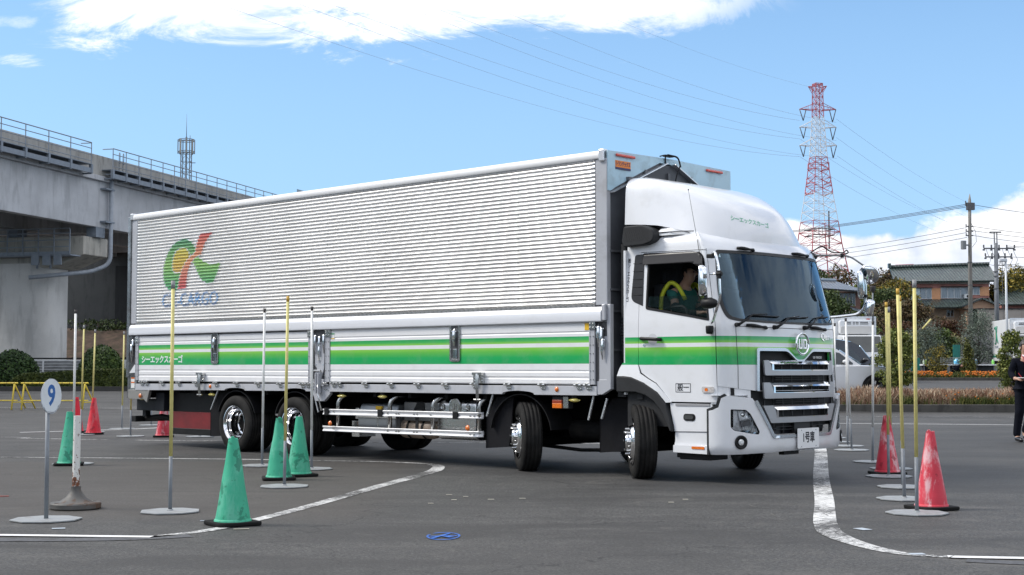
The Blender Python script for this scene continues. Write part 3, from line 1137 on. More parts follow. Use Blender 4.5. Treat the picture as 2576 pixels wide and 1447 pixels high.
for xx, zt, zb in ((-7.085, 1.74, 1.45), (-6.99, 1.72, 1.42), (-6.995, 1.60, 1.33), (-6.895, 1.74, 1.46)):
 lever(bm, xx, zt, zb, YS - 0.006, 0.032)
ob('post_latch', bm, M_CHR, cp)
bm = BM(); bx(bm, -7.10, -6.88, YS - 0.010, YS - 0.0045, 1.60, 1.775)
ob('post_recess', bm, mat('dark_recess', (0.05, 0.05, 0.055), 0.5), cp)
bm = BM(); bx(bm, -7.03, -6.96, YS - 0.022, YS - 0.018, 1.36, 1.41)
ob('sticker', bm, M_LBL, cp)

# front post foot and rear post, with latches
bm = BM()
prism(bm, [(-1.925, 0.945), (-1.855, 0.945), (-1.725, 1.01), (-1.725, 1.99), (-1.775, 1.99), (-1.775, 1.33), (-1.785, 1.25), (-1.785, 1.12), (-1.925, 1.12)], frame((0, YS - 0.004, 0), (1, 0, 0), (0, 0, 1)), -0.06)
bx(bm, -1.94, -1.77, YS + 0.0, YS + 0.05, 1.0, 1.80)
fp = ob('front_post', bm, M_GREY, TR, bevel=0.005)
bm = BM(); bx(bm, -1.915, -1.78, YS - 0.002, YS + 0.02, 1.62, 1.79)
ob('post_recess', bm, mat('dark_recess', (0.05, 0.05, 0.055), 0.5), fp)
bm = BM()
for xx, zt, zb in ((-1.885, 1.76, 1.50), (-1.84, 1.74, 1.40), (-1.825, 1.61, 1.35)):
 lever(bm, xx, zt, zb, YS - 0.006, 0.036)
ob('post_latch', bm, M_CHR, fp)
bm = BM()
prism(bm, [(-11.99, 0.75), (-11.76, 0.75), (-11.76, 1.775), (-11.945, 1.775), (-11.99, 1.775)], frame((0, YS + 0.006, 0), (1, 0, 0), (0, 0, 1)), -0.06)
rp = ob('rear_post', bm, M_STL, TR, bevel=0.005)
bm = BM()
for xx, zt, zb in ((-11.83, 1.74, 1.45), (-11.87, 1.66, 1.35)):
 lever(bm, xx, zt, zb, YS + 0.0, 0.036)
ob('post_latch', bm, M_CHR, rp)
bm = BM()
prism(bm, [(-11.96, 1.17), (-11.75, 1.18), (-11.75, 1.31), (-11.80, 1.31)], frame((0, YS - 0.008, 0), (1, 0, 0), (0, 0, 1)), -0.02)
ob('gusset', bm, M_WHT, rp)
bm = BM()
bx(bm, -11.90, -11.80, YS - 0.004, YS + 0.008, 0.93, 1.10)
ob('sticker', bm, M_LBL, rp)
bm = BM()
bx(bm, -11.90, -11.80, YS - 0.007, YS - 0.003, 1.08, 1.10)
bx(bm, -11.90, -11.80, YS - 0.007, YS - 0.003, 1.01, 1.03)
ob('sticker', bm, M_ORG, rp)

# sill beam with wheel-arch scoops


def arcpts(cx, z, w, h, n=8):
 return [(cx + w * math.cos(math.pi * k / n), z + h * math.sin(math.pi * k / n) ** 0.8) for k in range(n + 1)]


zb_ = 0.925
out = [(-1.93, 1.045), (-1.93, 0.935)] + arcpts(-3.18, 0.932, 0.27, 0.045) + [(-6.78, zb_), (-6.78, 1.03)]
sidewall([out], YS - 0.012, 0.05, mat('sill_grey', (0.50, 0.51, 0.54), 0.42, 0.1, coat=0.2, dirt=(0.22, 0.21, 0.2), damt=0.3), 'sill_rail', bevel=0.003)
out = [(-7.17, 1.03), (-7.17, zb_)] + arcpts(-7.55, zb_, 0.24, 0.04) + arcpts(-9.02, 0.918, 0.26, 0.04) + [(-11.76, 0.895), (-11.76, 1.0)]
sidewall([out], YS - 0.012, 0.05, mat('sill_grey', (0.50, 0.51, 0.54)), 'sill_rail', bevel=0.003)
bm = BM()
bx(bm, -11.7, -1.9, YS + 0.02, 1.2, 0.96, 1.06)
for xx in (-11.5, -10.6, -9.9, -8.3, -6.6, -5.9, -5.2, -4.5, -3.8, -2.4):
 bx(bm, xx - 0.03, xx + 0.03, YS + 0.05, 1.2, 0.86, 0.97)
bx(bm, -11.9, -0.5, -0.45, -0.37, 0.60, 0.93)
bx(bm, -11.9, -0.5, 0.37, 0.45, 0.60, 0.93)
ob('chassis_frame', bm, M_UND, TR)

HX = [-6.69, -6.56, -6.01, -5.494, -4.967, -4.447, -3.925, -3.34, -2.773, -2.20, -2.055,
   -11.56, -11.42, -10.96, -10.49, -10.03, -9.49, -8.96, -8.43, -7.90, -7.38, -7.25]
hinge0 = None
for i, x in enumerate(HX):
 if hinge0 is None:
  bm = BM()
  cyl(bm, (-0.055, YS - 0.035, 1.043), (0.055, YS - 0.035, 1.043), 0.015, seg=12)
  bx(bm, -0.022, 0.022, YS - 0.05, YS - 0.015, 1.04, 1.066)
  prism(bm, rrect(-0.02, 0.055, 0.985, 1.035, 0.015, 3), frame((0, YS - 0.022, 0), (1, 0, 0), (0, 0, 1)), -0.012)
  cyl(bm, (0.0, YS - 0.032, 1.0), (0.0, YS - 0.02, 1.0), 0.007, seg=8)
  cyl(bm, (0.038, YS - 0.032, 1.0), (0.038, YS - 0.02, 1.0), 0.007, seg=8)
  hinge0 = ob('gate_hinge', bm, M_STL, TR, bevel=0.002)
  h = hinge0
 else:
  h = hinge0.copy(); COL.objects.link(h); h.parent = TR
 h.location = (x, 0, -0.016 if x < -7.2 else (0.0 if x < -4 else 0.010))

for x, zo in ((-3.829, 0.0), (-9.862, -0.016)):
 bm = BM()
 bx(bm, x - 0.085, x + 0.085, YS - 0.075, YS - 0.02, 1.165 + zo, 1.20 + zo)
 bx(bm, x - 0.085, x - 0.045, YS - 0.05, YS - 0.02, 1.06 + zo, 1.165 + zo)
 bx(bm, x + 0.045, x + 0.085, YS - 0.05, YS - 0.02, 1.06 + zo, 1.165 + zo)
 tube(bm, [(x, YS - 0.06, 1.18 + zo), (x, YS - 0.075, 1.08 + zo), (x, YS - 0.06, 0.90 + zo), (x - 0.005, YS - 0.05, 0.84 + zo)], [0.03, 0.028, 0.026, 0.02], 4)
 cyl(bm, (x - 0.06, YS - 0.06, 0.86 + zo), (x + 0.06, YS - 0.06, 0.86 + zo), 0.011)
 for zz_ in (1.09, 1.13):
  for xx in (x - 0.065, x + 0.065):
   cyl(bm, (xx, YS - 0.062, zz_ + zo), (xx, YS - 0.05, zz_ + zo), 0.013, seg=8)
 ob('gate_catch', bm, M_STL, TR, smooth=True, angle=35)
for x, z in ((-2.546, 1.0), (-9.649, 0.973)):
 bm = BM()
 lathe(bm, [(0, 0.016), (0.022, 0.012), (0.032, 0.0)], frame((x, YS - 0.013, z), (1, 0, 0), (0, 0, 1)), 16)
 ob('side_marker', bm, M_ORG, TR)
for x, z in ((-11.599, 0.805), (-6.754, 0.485), (-4.041, 0.498)):
 bm = BM()
 lathe(bm, [(0, 0.02), (0.028, 0.014), (0.038, 0.0)], frame((x, -1.265, z), (1, 0, 0), (0, 0, 1)), 16)
 ob('side_marker', bm, M_ORG, TR)
M_LENSY = mat('yellow_lens', (0.72, 0.60, 0.16), 0.12, coat=1.0, var=0.15, vscale=40)
for x, z in ((-6.598, 0.866), (-5.745, 0.868), (-2.325, 0.872), (-11.653, 0.755), (-9.703, 0.846)):
 bm = BM()
 bx(bm, x - 0.04, x + 0.04, -1.20, -1.15, z + 0.02, z + 0.075)
 ob('lamp_bracket', bm, M_BLK, TR)
 bm = BM()
 lathe(bm, [(0, 0.028), (0.04, 0.024), (0.085, 0.008), (0.09, 0.0), (0.05, -0.018), (0, -0.024)], Matrix.Translation((x, -1.19, z)) @ Matrix.Diagonal((1, 0.45, 1, 1)), 20)
 ob('marker_lamp', bm, M_LENSY, TR)
bm = BM()
bx(bm, -2.67, -2.42, -1.20, -1.10, 0.77, 0.915)
tl = ob('turn_lamp', bm, M_DGR, TR, bevel=0.01)
bm = BM(); bx(bm, -2.655, -2.505, -1.22, -1.198, 0.775, 0.835)
ob('lens', bm, M_ORG, tl, bevel=0.006)
bm = BM(); bx(bm, -2.655, -2.505, -1.22, -1.198, 0.835, 0.875)
ob('lens', bm, mat('deep_red_lens', (0.35, 0.05, 0.02), 0.2, coat=1.0), tl, bevel=0.006)
bm = BM(); bx(bm, -2.49, -2.41, -1.21, -1.199, 0.775, 0.915)
ob('guard', bm, M_STL, tl, bevel=0.006)

# ---- side guard ------------------------------------------------------------
sg = BM()


def rail(z0, z1, dz):
 bm = BM()
 zm = (z0 + z1) / 2
 h = (z1 - z0) / 2
 prof = [(0, -h), (-0.022, -h), (-0.028, -h + 0.008), (-0.022, -h + 0.022), (-0.010, -h + 0.030), (-0.010, h - 0.030), (-0.022, h - 0.022), (-0.028, h - 0.008), (-0.022, h), (0, h)]
 n = 10
 A = [[bm.verts.new((x, -1.19 + p[0] + (0.06 if i == 2 else (0.015 if i == 1.5 else 0)), zm + dz * (x + 6.98) / 3.1 + p[1])) for p in prof] for i, x in ((0, -6.98), (1, -3.98), (1.5, -3.92), (2, -3.885))]
 for a, c in zip(A, A[1:]):
  for k in range(n):
   bm.faces.new((a[k], a[(k + 1) % n], c[(k + 1) % n], c[k]))
 bm.faces.new(A[0]); bm.faces.new(A[-1])
 return bm


M_RAIL = mat('guard_aluminium', (0.74, 0.74, 0.75), 0.34, 0.15, coat=0.3, dirt=(0.4, 0.39, 0.37), damt=0.2)
bm = BM()
for x, r_ in ((-6.70, 0), (-5.62, 0), (-4.78, 0), (-3.93, 0)):
 tube(bm, bend([(x + 0.12, -0.75, 0.90), (x + 0.06, -1.10, 0.88), (x, -1.165, 0.80), (x, -1.165, 0.43)], 0.12, 6), 0.030, 12)
guard = ob('side_guard', bm, mat('satin_stainless', (0.46, 0.46, 0.45), 0.25, 1.0), TR, smooth=True)
ob('guard_rail', rail(0.600, 0.682, 0.015), M_RAIL, guard, bevel=0.002)
ob('guard_rail', rail(0.370, 0.446, 0.015), M_RAIL, guard, bevel=0.002)
bm = BM()
for x in (-5.42, -5.07):
 bx(bm, x - 0.03, x + 0.03, -1.185, -1.175, 0.43, 0.63)
for x in (-6.89, -5.76, -4.31):
 bx(bm, x - 0.045, x + 0.045, -1.228, -1.186, 0.594 + 0.012 * (x + 7) / 3.1, 0.697)
for x, m_ in ((-5.42, 0), (-5.07, 0)):
 bx(bm, x - 0.05, x + 0.05, -1.20, -1.175, 0.445, 0.452)
ob('guard_bracket', bm, M_BLK, guard, bevel=0.004)
bm = BM()
for zz_ in (0.648, 0.415):
 for x in (-6.75, -5.62, -5.45, -5.40, -5.10, -5.04, -4.78, -4.05, -3.98):
  cyl(bm, (x, -1.215, zz_), (x, -1.198, zz_), 0.011, seg=8)
ob('bolts', bm, M_STL, guard)

# ---- underbody boxes: fuel tank, battery box, air tank -----------------------
bm = BM()
prism(bm, rrect(-1.10, -0.50, 0.33, 0.85, 0.09, 6), frame((-4.77, 0, 0), (0, 1, 0), (0, 0, 1)), 0.71)
tank = ob('fuel_tank', bm, mat('tank_aluminium', (0.66, 0.66, 0.66), 0.24, 1.0, var=0.06, dirt=(0.3, 0.29, 0.28), dscale=4, damt=0.35), TR, smooth=True, angle=60, bevel=0.015)
bm = BM()
bx(bm, -4.78, -4.05, -1.108, -1.09, 0.505, 0.52)
for x in (-4.66, -4.205):
 lathe(bm, [(0.045, 0.0), (0.040, 0.010), (0.028, 0.013), (0.018, 0.004), (0, 0.003)], frame((x, -1.10, 0.747), (1, 0, 0), (0, 0, 1)), 20)
 lathe(bm, [(0.045, 0.0), (0.040, 0.010), (0.028, 0.013)], frame((x, -1.10, 0.747), (1, 0, 0), (0, 0, 1)), 20)
lathe(bm, [(0.115, 0.0), (0.110, 0.012), (0.100, 0.014), (0.096, 0.004), (0.085, 0.004), (0.0, 0.004)], frame((-4.432, -1.10, 0.755), (1, 0, 0), (0, 0, 1)), 32)
t_ = text_bm('UD', 0.135, 0.006, 0.004)
join(bm, t_, frame((-4.432, -1.108, 0.755), (1, 0, 0), (0, 0, 1)))
ob('tank_emblem', bm, M_STL, tank, smooth=True, angle=35)
bm = BM()
prism(bm, rpoly([(-1.06, 0.60), (-1.0, 0.76), (-0.55, 0.76), (-0.55, 0.36), (-1.0, 0.36), (-1.06, 0.46)], 0.03), frame((-6.40, 0, 0), (0, 1, 0), (0, 0, 1)), 0.78)
bb = ob('battery_box', bm, mat('battery_cover', (0.30, 0.32, 0.34), 0.35, 0.6, dirt=(0.12, 0.12, 0.12), dscale=3, damt=0.5), TR, bevel=0.012)
bm = BM()
bx(bm, -6.05, -5.93, -1.045, -1.0, 0.69, 0.735)
ob('sticker', bm, M_YLW, bb)
bm = BM()
bx(bm, -6.60, -6.44, -1.0, -0.7, 0.30, 0.52)
bx(bm, -6.0, -5.97, -1.06, -1.0, 0.45, 0.60)
bx(bm, -6.48, -6.40, -1.04, -0.7, 0.55, 0.70)
bx(bm, -6.41, -5.60, -1.075, -1.05, 0.575, 0.600)
ob('box_strap', bm, M_STL, bb, bevel=0.005)
bm = BM()
bx(bm, -5.52, -4.86, -1.0, -0.6, 0.55, 0.80)
ob('tool_box', bm, mat('tool_box_steel', (0.22, 0.22, 0.225), 0.35, 0.7, var=0.2), TR, bevel=0.01)
bm = BM()
prism(bm, [(-5.36, 0.64), (-5.25, 0.80), (-5.12, 0.80), (-5.10, 0.64), (-5.17, 0.70), (-5.27, 0.70)], frame((0, -1.01, 0), (1, 0, 0), (0, 0, 1)), -0.02)
ob('lift_frame', bm, M_BLK, TR)
bm = BM()
r_ = [(0.0, 0), (0.08, 0.01), (0.12, 0.05), (0.13, 0.10), (0.13, 0.62), (0.12, 0.67), (0.08, 0.71), (0, 0.72)]
lathe(bm, r_, frame((-5.70, -0.86, 0.44), (0, 1, 0), (0, 0, 1)), 24)
at_ = ob('air_tank', bm, mat('air_tank_beige', (0.40, 0.31, 0.24), 0.5, dirt=(0.1, 0.09, 0.08), damt=0.5), TR)
bm = BM()
for x in (-5.47, -5.18):
 lathe(bm, [(0.135, -0.018), (0.140, -0.018), (0.140, 0.018), (0.135, 0.018)], frame((x, -0.86, 0.44), (0, 1, 0), (0, 0, 1)), 24)
ob('tank_strap', bm, M_BLK, at_)
# dark mass between (axles, tanks on the far side, spare parts)
bm = BM()
bx(bm, -8.0, -4.2, -0.55, 0.85, 0.52, 0.92)
bx(bm, -8.6, -7.9, -0.3, 0.3, 0.30, 0.75)
bx(bm, -3.9, -0.9, -0.42, 0.42, 0.40, 0.92)
bx(bm, -11.7, -9.7, -0.7, 0.9, 0.62, 0.92)
for x in (-7.63, -9.054):
 cyl(bm, (x, -0.9, 0.42), (x, 0.9, 0.42), 0.10)
 lathe(bm, [(0, -0.25), (0.12, -0.22), (0.20, -0.08), (0.20, 0.08), (0.12, 0.22), (0, 0.25)], Matrix.Translation((x, 0, 0.42)), 16)
for x in (-1.436, -3.215):
 cyl(bm, (x, -0.85, 0.36), (x, 0.85, 0.36), 0.07)
 tube(bm, [(x - 0.55, -0.42, 0.48), (x - 0.2, -0.42, 0.40), (x + 0.2, -0.42, 0.40), (x + 0.55, -0.42, 0.48)], 0.035, 8)
tube(bm, [(-3.2, -0.80, 0.30), (-2.6, -0.75, 0.26), (-1.6, -0.80, 0.30)], 0.022, 8)
tube(bm, [(-3.0, -0.6, 0.42), (-2.0, -0.62, 0.46), (-1.3, -0.6, 0.40)], 0.03, 8)
cyl(bm, (-2.7, -0.75, 0.50), (-2.2, -0.75, 0.50), 0.12)
cyl(bm, (-5.0, 0.75, 0.45), (-4.2, 0.75, 0.45), 0.20)
ob('drivetrain', bm, M_UND, TR, smooth=True, angle=40)

# mudguards and flaps
M_FLAP = mat('rubber_flap', (0.006, 0.006, 0.008), 0.7, spec=0.2, var=0.3)
for x0, x1, z0, z1, y in ((-3.86, -3.66, 0.25, 0.90, -1.12), (-9.86, -9.55, 0.20, 0.90, -1.1), (-2.10, -1.92, 0.26, 0.90, -1.0)):
 bm = BM()
 prism(bm, [(x0, z0), (x1 + 0.2, z0 + 0.03), (x1 + 0.28, z1), (x0 + 0.2, z1), (x0, (z0 + z1) / 2 + 0.08)], frame((0, y, 0), (1, 0, 0), (0, 0, 1)), -0.02)
 bx(bm, x0, x0 + 0.015, y, -0.55, z0, z1 - 0.25)
 ob('mud_flap', bm, M_FLAP, TR)
for (xa, za), (xb, zb2) in (((-3.644, 0.925), (-3.753, 0.646)), ((-2.006, 0.925), (-2.091, 0.642)), ((-1.805, 0.897), (-1.890, 0.661)), ((-7.165, 0.86), (-7.077, 0.636)), ((-9.51, 0.905), (-9.692, 0.613))):
 bm = BM()
 d = Vector((xb - xa, 0, zb2 - za))
 M = frame((xa, -1.20, za), d, (0, -1, 0))
 prism(bm, [(0, -0.012), (d.length, -0.012), (d.length, 0.012), (0, 0.012)], M, 0.022)
 ob('mudguard_edge', bm, M_ALU, TR, bevel=0.003)


def guard_arc(x, y0, y1, r, a0, a1):
 bm = BM()
 A = []
 for k in range(15):
  a = R(a0 + (a1 - a0) * k / 14)
  A.append([bm.verts.new((x + rr * math.cos(a), yy_, 0.42 + rr * math.sin(a))) for rr, yy_ in ((r, y0), (r, y1), (r - 0.012, y1), (r - 0.012, y0))])
 for a, c in zip(A, A[1:]):
  for k in range(4):
   bm.faces.new((a[k], a[(k + 1) % 4], c[(k + 1) % 4], c[k]))
 ob('mudguard', bm, M_BLK, TR, smooth=True, angle=40)


for x in (-7.63, -9.054):
 for s_ in (1, -1):
  guard_arc(x, -1.2 * s_, -0.62 * s_, 0.50, 20, 160)
for s_ in (1, -1):
 guard_arc(-3.215, -1.18 * s_, -0.75 * s_, 0.52, 10, 170)

# rear underrun: bar, red board, hanging box, corner brackets
bm = BM()
bx(bm, -12.12, -11.99, -1.10, 1.15, 0.37, 0.47)
tube(bm, [(-12.05, -0.9, 0.42), (-11.6, -0.85, 0.46), (-11.1, -0.8, 0.40)], 0.05, 6)
tube(bm, [(-12.05, 0.9, 0.42), (-11.6, 0.85, 0.46), (-11.1, 0.8, 0.60)], 0.05, 6)
bx(bm, -11.95, -11.85, -1.0, -0.9, 0.45, 0.60)
ob('underrun_bar', bm, M_BLK, TR, bevel=0.01)
bm = BM()
bx(bm, -11.08, -9.95, -1.02, -1.0, 0.30, 0.56)
ob('skirt_board', bm, mat('red_gloss_board', (0.20, 0.006, 0.010), 0.3, coat=0.5, var=0.3, vscale=1.5), TR)
bm = BM()
bx(bm, -11.08, -9.95, -1.03, -0.9, 0.20, 0.30)
bx(bm, -11.20, -9.9, -1.0, -0.5, 0.56, 0.92)
ob('skirt_frame', bm, M_BLK, TR, bevel=0.008)
bm = BM()
bx(bm, -12.0, -11.38, -1.08, -0.6, 0.56, 0.745)
bx(bm, -11.37, -11.13, -1.12, -0.9, 0.56, 0.86)
ob('hanging_box', bm, mat('box_black_blue', (0.012, 0.014, 0.018), 0.5, spec=0.3, var=0.2), TR, bevel=0.012)
bm = BM()
prism(bm, [(-11.99, 0.75), (-11.40, 0.75), (-11.36, 0.90), (-11.99, 0.90)], frame((0, YS - 0.005, 0), (1, 0, 0), (0, 0, 1)), -0.05)
prism(bm, [(-11.52, 0.76), (-11.38, 0.90), (-11.34, 0.90), (-11.42, 0.70)], frame((0, YS - 0.012, 0), (1, 0, 0), (0, 0, 1)), -0.03)
ob('rear_bracket', bm, mat('weathered_steel', (0.34, 0.33, 0.31), 0.45, 0.5, dirt=(0.08, 0.07, 0.06), dscale=6, damt=0.8), TR, bevel=0.004)


# ---- wheels ------------------------------------------------------------------
def tyre_bm(r, w, tread=True):
 """tyre revolved about local y; outer face at y=-w/2"""
 bm = BM()
 h = w / 2
 prof = [(0.262, -h + 0.03), (0.275, -h + 0.008), (0.32, -h - 0.004), (0.37, -h + 0.002), (r - 0.022, -h + 0.016), (r - 0.006, -h + 0.030)]
 g = 0.012
 for k in range(4):
  c = -h + w * (k + 1) / 5
  prof += [(r - 0.002 if k in (0, 3) else r, c - 0.012), (r - g, c - 0.006), (r - g, c + 0.006), (r - 0.002 if k in (0, 3) else r, c + 0.012)]
 prof += [(r - 0.006, h - 0.030), (r - 0.022, h - 0.016), (0.37, h - 0.002), (0.32, h + 0.004), (0.275, h - 0.008), (0.262, h - 0.03)]
 M = Matrix.Rotation(R(-90), 4, 'X')     # local z -> +y
 lathe(bm, prof, M, 64)
 if tread:
  # sipes: small dark notches across the ribs
  n = 72
  for k in range(n):
   a = 2 * math.pi * k / n
   for j in range(5):
    c = -h + w * (j + 0.5) / 5
    aa = a + (j % 2) * math.pi / n
    Mx = Matrix.Rotation(aa, 4, 'Y') @ Matrix.Translation((0, c, r - 0.0022)) @ Matrix.Rotation(0.35 * (1 if j % 2 else -1), 4, 'Z')
    box(bm, (0, 0, 0), (0.005, w / 5 * 0.62, 0.003), rot=None, mi=1)
    vs = bm.verts[-8:]
    for v in vs:
     v.co = Mx @ v.co
 return bm


def bolts_ring(bm, n, r, y0, y1, rr, M=None):
 for k in range(n):
  a = 2 * math.pi * k / n
  p0 = Vector((r * math.cos(a), y0, r * math.sin(a)))
  p1 = Vector((r * math.cos(a), y1, r * math.sin(a)))
  cyl(bm, p0, p1, rr, rr * 0.75, seg=8)


M_SIPE = mat('tread_groove', (0.004, 0.004, 0.004), 0.9)
M_TYRE = mat('tyre_rubber', (0.014, 0.0135, 0.013), 0.75, spec=0.22, var=0.35, vscale=7, dirt=(0.04, 0.037, 0.033), dscale=5, damt=0.45)
M_RIM = mat('polished_aluminium', (0.80, 0.80, 0.81), 0.10, 1.0)


def dual_wheel(x):
 w_ = BM()
 M = Matrix.Rotation(R(-90), 4, 'X')
 # outer face of the dish at y = -1.235
 lathe(w_, [(0.10, 0.0), (0.12, -0.01), (0.10, 0.10)], Matrix.Translation((0, 0, 0)) @ M, 24)
 root = ob('wheel', w_, M_UND, TR)
 root.location = (x, -1.0, 0.42)
 for yy_ in (-0.12, 0.15):
  t = ob('tyre', tyre_bm(0.421, 0.235, False), [M_TYRE, M_SIPE], root)
  t.location = (0, yy_, 0)
 bm = BM()
 prof = [(0.268, -0.225), (0.272, -0.238), (0.262, -0.240), (0.252, -0.228), (0.240, -0.205), (0.232, -0.190), (0.238, -0.175), (0.225, -0.150), (0.218, -0.130),
   (0.222, -0.110), (0.205, -0.070), (0.196, -0.040), (0.190, -0.020), (0.170, -0.010), (0.130, -0.005), (0.10, -0.010), (0.095, -0.06), (0.085, -0.075), (0.0, -0.080)]
 lathe(bm, prof, M, 48)
 ob('rim', bm, M_RIM, root, smooth=True, angle=50)
 bm = BM()
 bolts_ring(bm, 8, 0.145, -0.01, -0.045, 0.017)
 lathe(bm, [(0.168, -0.0125), (0.10, -0.012), (0.10, -0.07), (0.09, -0.082), (0, -0.086)], M, 32)
 for k in range(8):
  a = 2 * math.pi * (k + 0.5) / 8
  lathe(bm, [(0.0, -0.0), (0.024, -0.0125)], Matrix.Translation((0.178 * math.cos(a), 0, 0.178 * math.sin(a))) @ M, 12)
 ob('hub', bm, M_UND, root)
 return root


def steer_wheel(x, y, ang):
 w_ = BM()
 M = Matrix.Rotation(R(-90), 4, 'X')
 lathe(w_, [(0.15, 0.10), (0.17, 0.05), (0.15, 0.0)], M, 24)
 root = ob('wheel', w_, M_UND, TR)
 root.location = (x, y, 0.42)
 s_ = 1 if y < 0 else -1
 root.rotation_euler = (0, 0, ang + (0 if y < 0 else math.pi))
 ob('tyre', tyre_bm(0.421, 0.245, True), [M_TYRE, M_SIPE], root)
 bm = BM()
 prof = [(0.262, -0.105), (0.268, -0.122), (0.258, -0.126), (0.246, -0.112), (0.236, -0.090), (0.225, -0.092), (0.205, -0.105), (0.185, -0.135), (0.17, -0.150), (0.145, -0.155), (0.105, -0.150),
   (0.095, -0.155), (0.090, -0.185), (0.075, -0.200), (0.0, -0.204)]
 lathe(bm, prof, M, 48)
 ob('rim', bm, M_RIM, root, smooth=True, angle=50)
 bm = BM()
 bolts_ring(bm, 8, 0.140, -0.15, -0.195, 0.018)
 for k in range(8):
  a = 2 * math.pi * (k + 0.5) / 8
  p = Vector((0.140 * math.cos(a), -0.15, 0.140 * math.sin(a)))
 ob('wheel_nuts', bm, M_STL, root)
 bm = BM()
 for k in range(8):
  a = 2 * math.pi * (k + 0.5) / 8
  Mh = Matrix.Translation((0.200 * math.cos(a), -0.110, 0.200 * math.sin(a))) @ M
  lathe(bm, [(0.0, -0.003), (0.024, 0.002)], Mh, 12)
 ob('hand_hole', bm, M_SIPE, root)
 return root


for x in (-7.63, -9.054):
 wr = dual_wheel(x)
 c = copy_tree(wr, TR)
 c.location = (x, 1.0, 0.42)
 c.rotation_euler = (0, 0, math.pi)
steer_wheel(-1.40, -1.085, R(-43))
steer_wheel(-1.46, 1.085, R(-36))
steer_wheel(-3.18, -1.085, R(-37))
steer_wheel(-3.24, 1.085, R(-31))
# ---- printed emblem and lettering on the corrugated wing -----------------------


def mapcorr(s, z, off):
 return Vector((s, YS - corr(z) - 0.0022 - off, z))


CUTS = [CZ0 + (k + u) * PIT for k in range(4, 28) for u in UL]
# the emblem in the photograph's proportions; pixel-like units (u right, v down) mapped to x and z


def LG(u, v):
 # crop coordinates of the emblem -> truck x,z   (fitted on three points)
 return (-10.995 + (u - 375) * 0.00284, 3.345 - (v - 300) * 0.001475)


def spline(pts, n=8):
 out = []
 L = len(pts)
 for i in range(L):
  p0, p1, p2, p3 = (Vector(pts[(i + k - 1) % L]) for k in range(4))
  for k in range(n):
   t = k / n
   out.append(tuple(0.5 * ((2 * p1) + (p2 - p0) * t + (2 * p0 - 5 * p1 + 4 * p2 - p3) * t * t + (3 * p1 - p0 - 3 * p2 + p3) * t ** 3)))
 return out


def print_mat(name, c_top, c_bot, z_top, z_bot, mid=None):
 m = bpy.data.materials.new(name)
 m.use_nodes = True
 t = m.node_tree
 p = t.nodes['Principled BSDF']
 q = NB(t)
 sp = q.n('ShaderNodeSeparateXYZ')
 q.link(q.n('ShaderNodeTexCoord').outputs['Object'], sp.inputs[0])
 mr = q.n('ShaderNodeMapRange')
 q.link(sp.outputs[2], mr.inputs['Value'])
 mr.inputs['From Min'].default_value = z_bot
 mr.inputs['From Max'].default_value = z_top
 cr = q.n('ShaderNodeValToRGB')
 q.link(mr.outputs[0], cr.inputs[0])
 cr.color_ramp.elements[0].color = (*c_bot, 1)
 cr.color_ramp.elements[1].color = (*c_top, 1)
 if mid:
  e = cr.color_ramp.elements.new(mid[0]); e.color = (*mid[1], 1)
 q.link(cr.outputs[0], p.inputs['Base Color'])
 p.inputs['Roughness'].default_value = 0.28
 p.inputs['Metallic'].default_value = 0.45
 p.inputs['Coat Weight'].default_value = 1.0
 p.inputs['Coat Roughness'].default_value = 0.22
 p.inputs['Coat IOR'].default_value = 2.2
 return m


def emblem_part(name, outlines, m, off=0.0):
 outs = [[LG(*p) for p in o] for o in outlines]
 bm = wrapped(outs, lambda s, z, o_: Vector((s, YS - corr(z) - 0.0022 - off, z)), 0, (), CUTS, both=False)
 return ob(name, bm, m, wing, smooth=True)


P_GREEN = print_mat('print_green', (0.0, 0.26, 0.09), (0.0, 0.36, 0.10), 3.30, 2.50, (0.50, (0.28, 0.55, 0.10)))
P_YEL = print_mat('print_yellow', (0.62, 0.56, 0.02), (0.72, 0.42, 0.02), 3.15, 2.75)
P_RED = print_mat('print_red', (0.62, 0.03, 0.02), (0.58, 0.015, 0.03), 3.34, 2.50, (0.55, (0.80, 0.36, 0.16)))
P_WHITE = print_mat('print_white', (0.80, 0.80, 0.80), (0.80, 0.80, 0.80), 3.3, 2.5)
P_BLUE = print_mat('print_blue', (0.22, 0.28, 0.42), (0.20, 0.25, 0.38), 2.44, 2.22, (0.5, (0.12, 0.42, 0.82)))
P_GWHITE = print_mat('print_pale', (0.62, 0.68, 0.62), (0.62, 0.68, 0.62), 3.3, 2.5)

# outline of the ring: outer egg, with a yellow kernel inside, a tail sweeping to the right and a red stroke crossing
outer = spline([(565, 342), (480, 385), (420, 480), (385, 600), (378, 700), (392, 800), (440, 872), (520, 878), (545, 760), (560, 700), (540, 700), (480, 690), (465, 610), (480, 500), (510, 450), (560, 430), (605, 440), (640, 500), (655, 525), (700, 500), (670, 410), (625, 358)], 5)
emblem_part('emblem_ring', [outer], P_GREEN)
kern = spline([(560, 438), (505, 470), (480, 540), (470, 620), (490, 688), (540, 700), (575, 650), (600, 590), (632, 520), (605, 452)], 5)
emblem_part('emblem_kernel', [kern], P_YEL, 0.0012)
tail = [(650, 560), (700, 535), (735, 560), (775, 605), (830, 635), (880, 638), (930, 622), (915, 680), (890, 760), (865, 825), (800, 832), (745, 780), (710, 700), (690, 640)]
tail = rpoly(tail, 20, 3)
emblem_part('emblem_tail', [tail], P_GREEN, 0.0006)
red = rpoly([(735, 305), (855, 303), (815, 350), (775, 420), (750, 520), (690, 545), (650, 600), (625, 680), (610, 780), (607, 870), (525, 875), (540, 760), (560, 680), (600, 590), (640, 540), (690, 500), (705, 400)], 8, 3)
emblem_part('emblem_stroke', [red], P_RED, 0.0018)


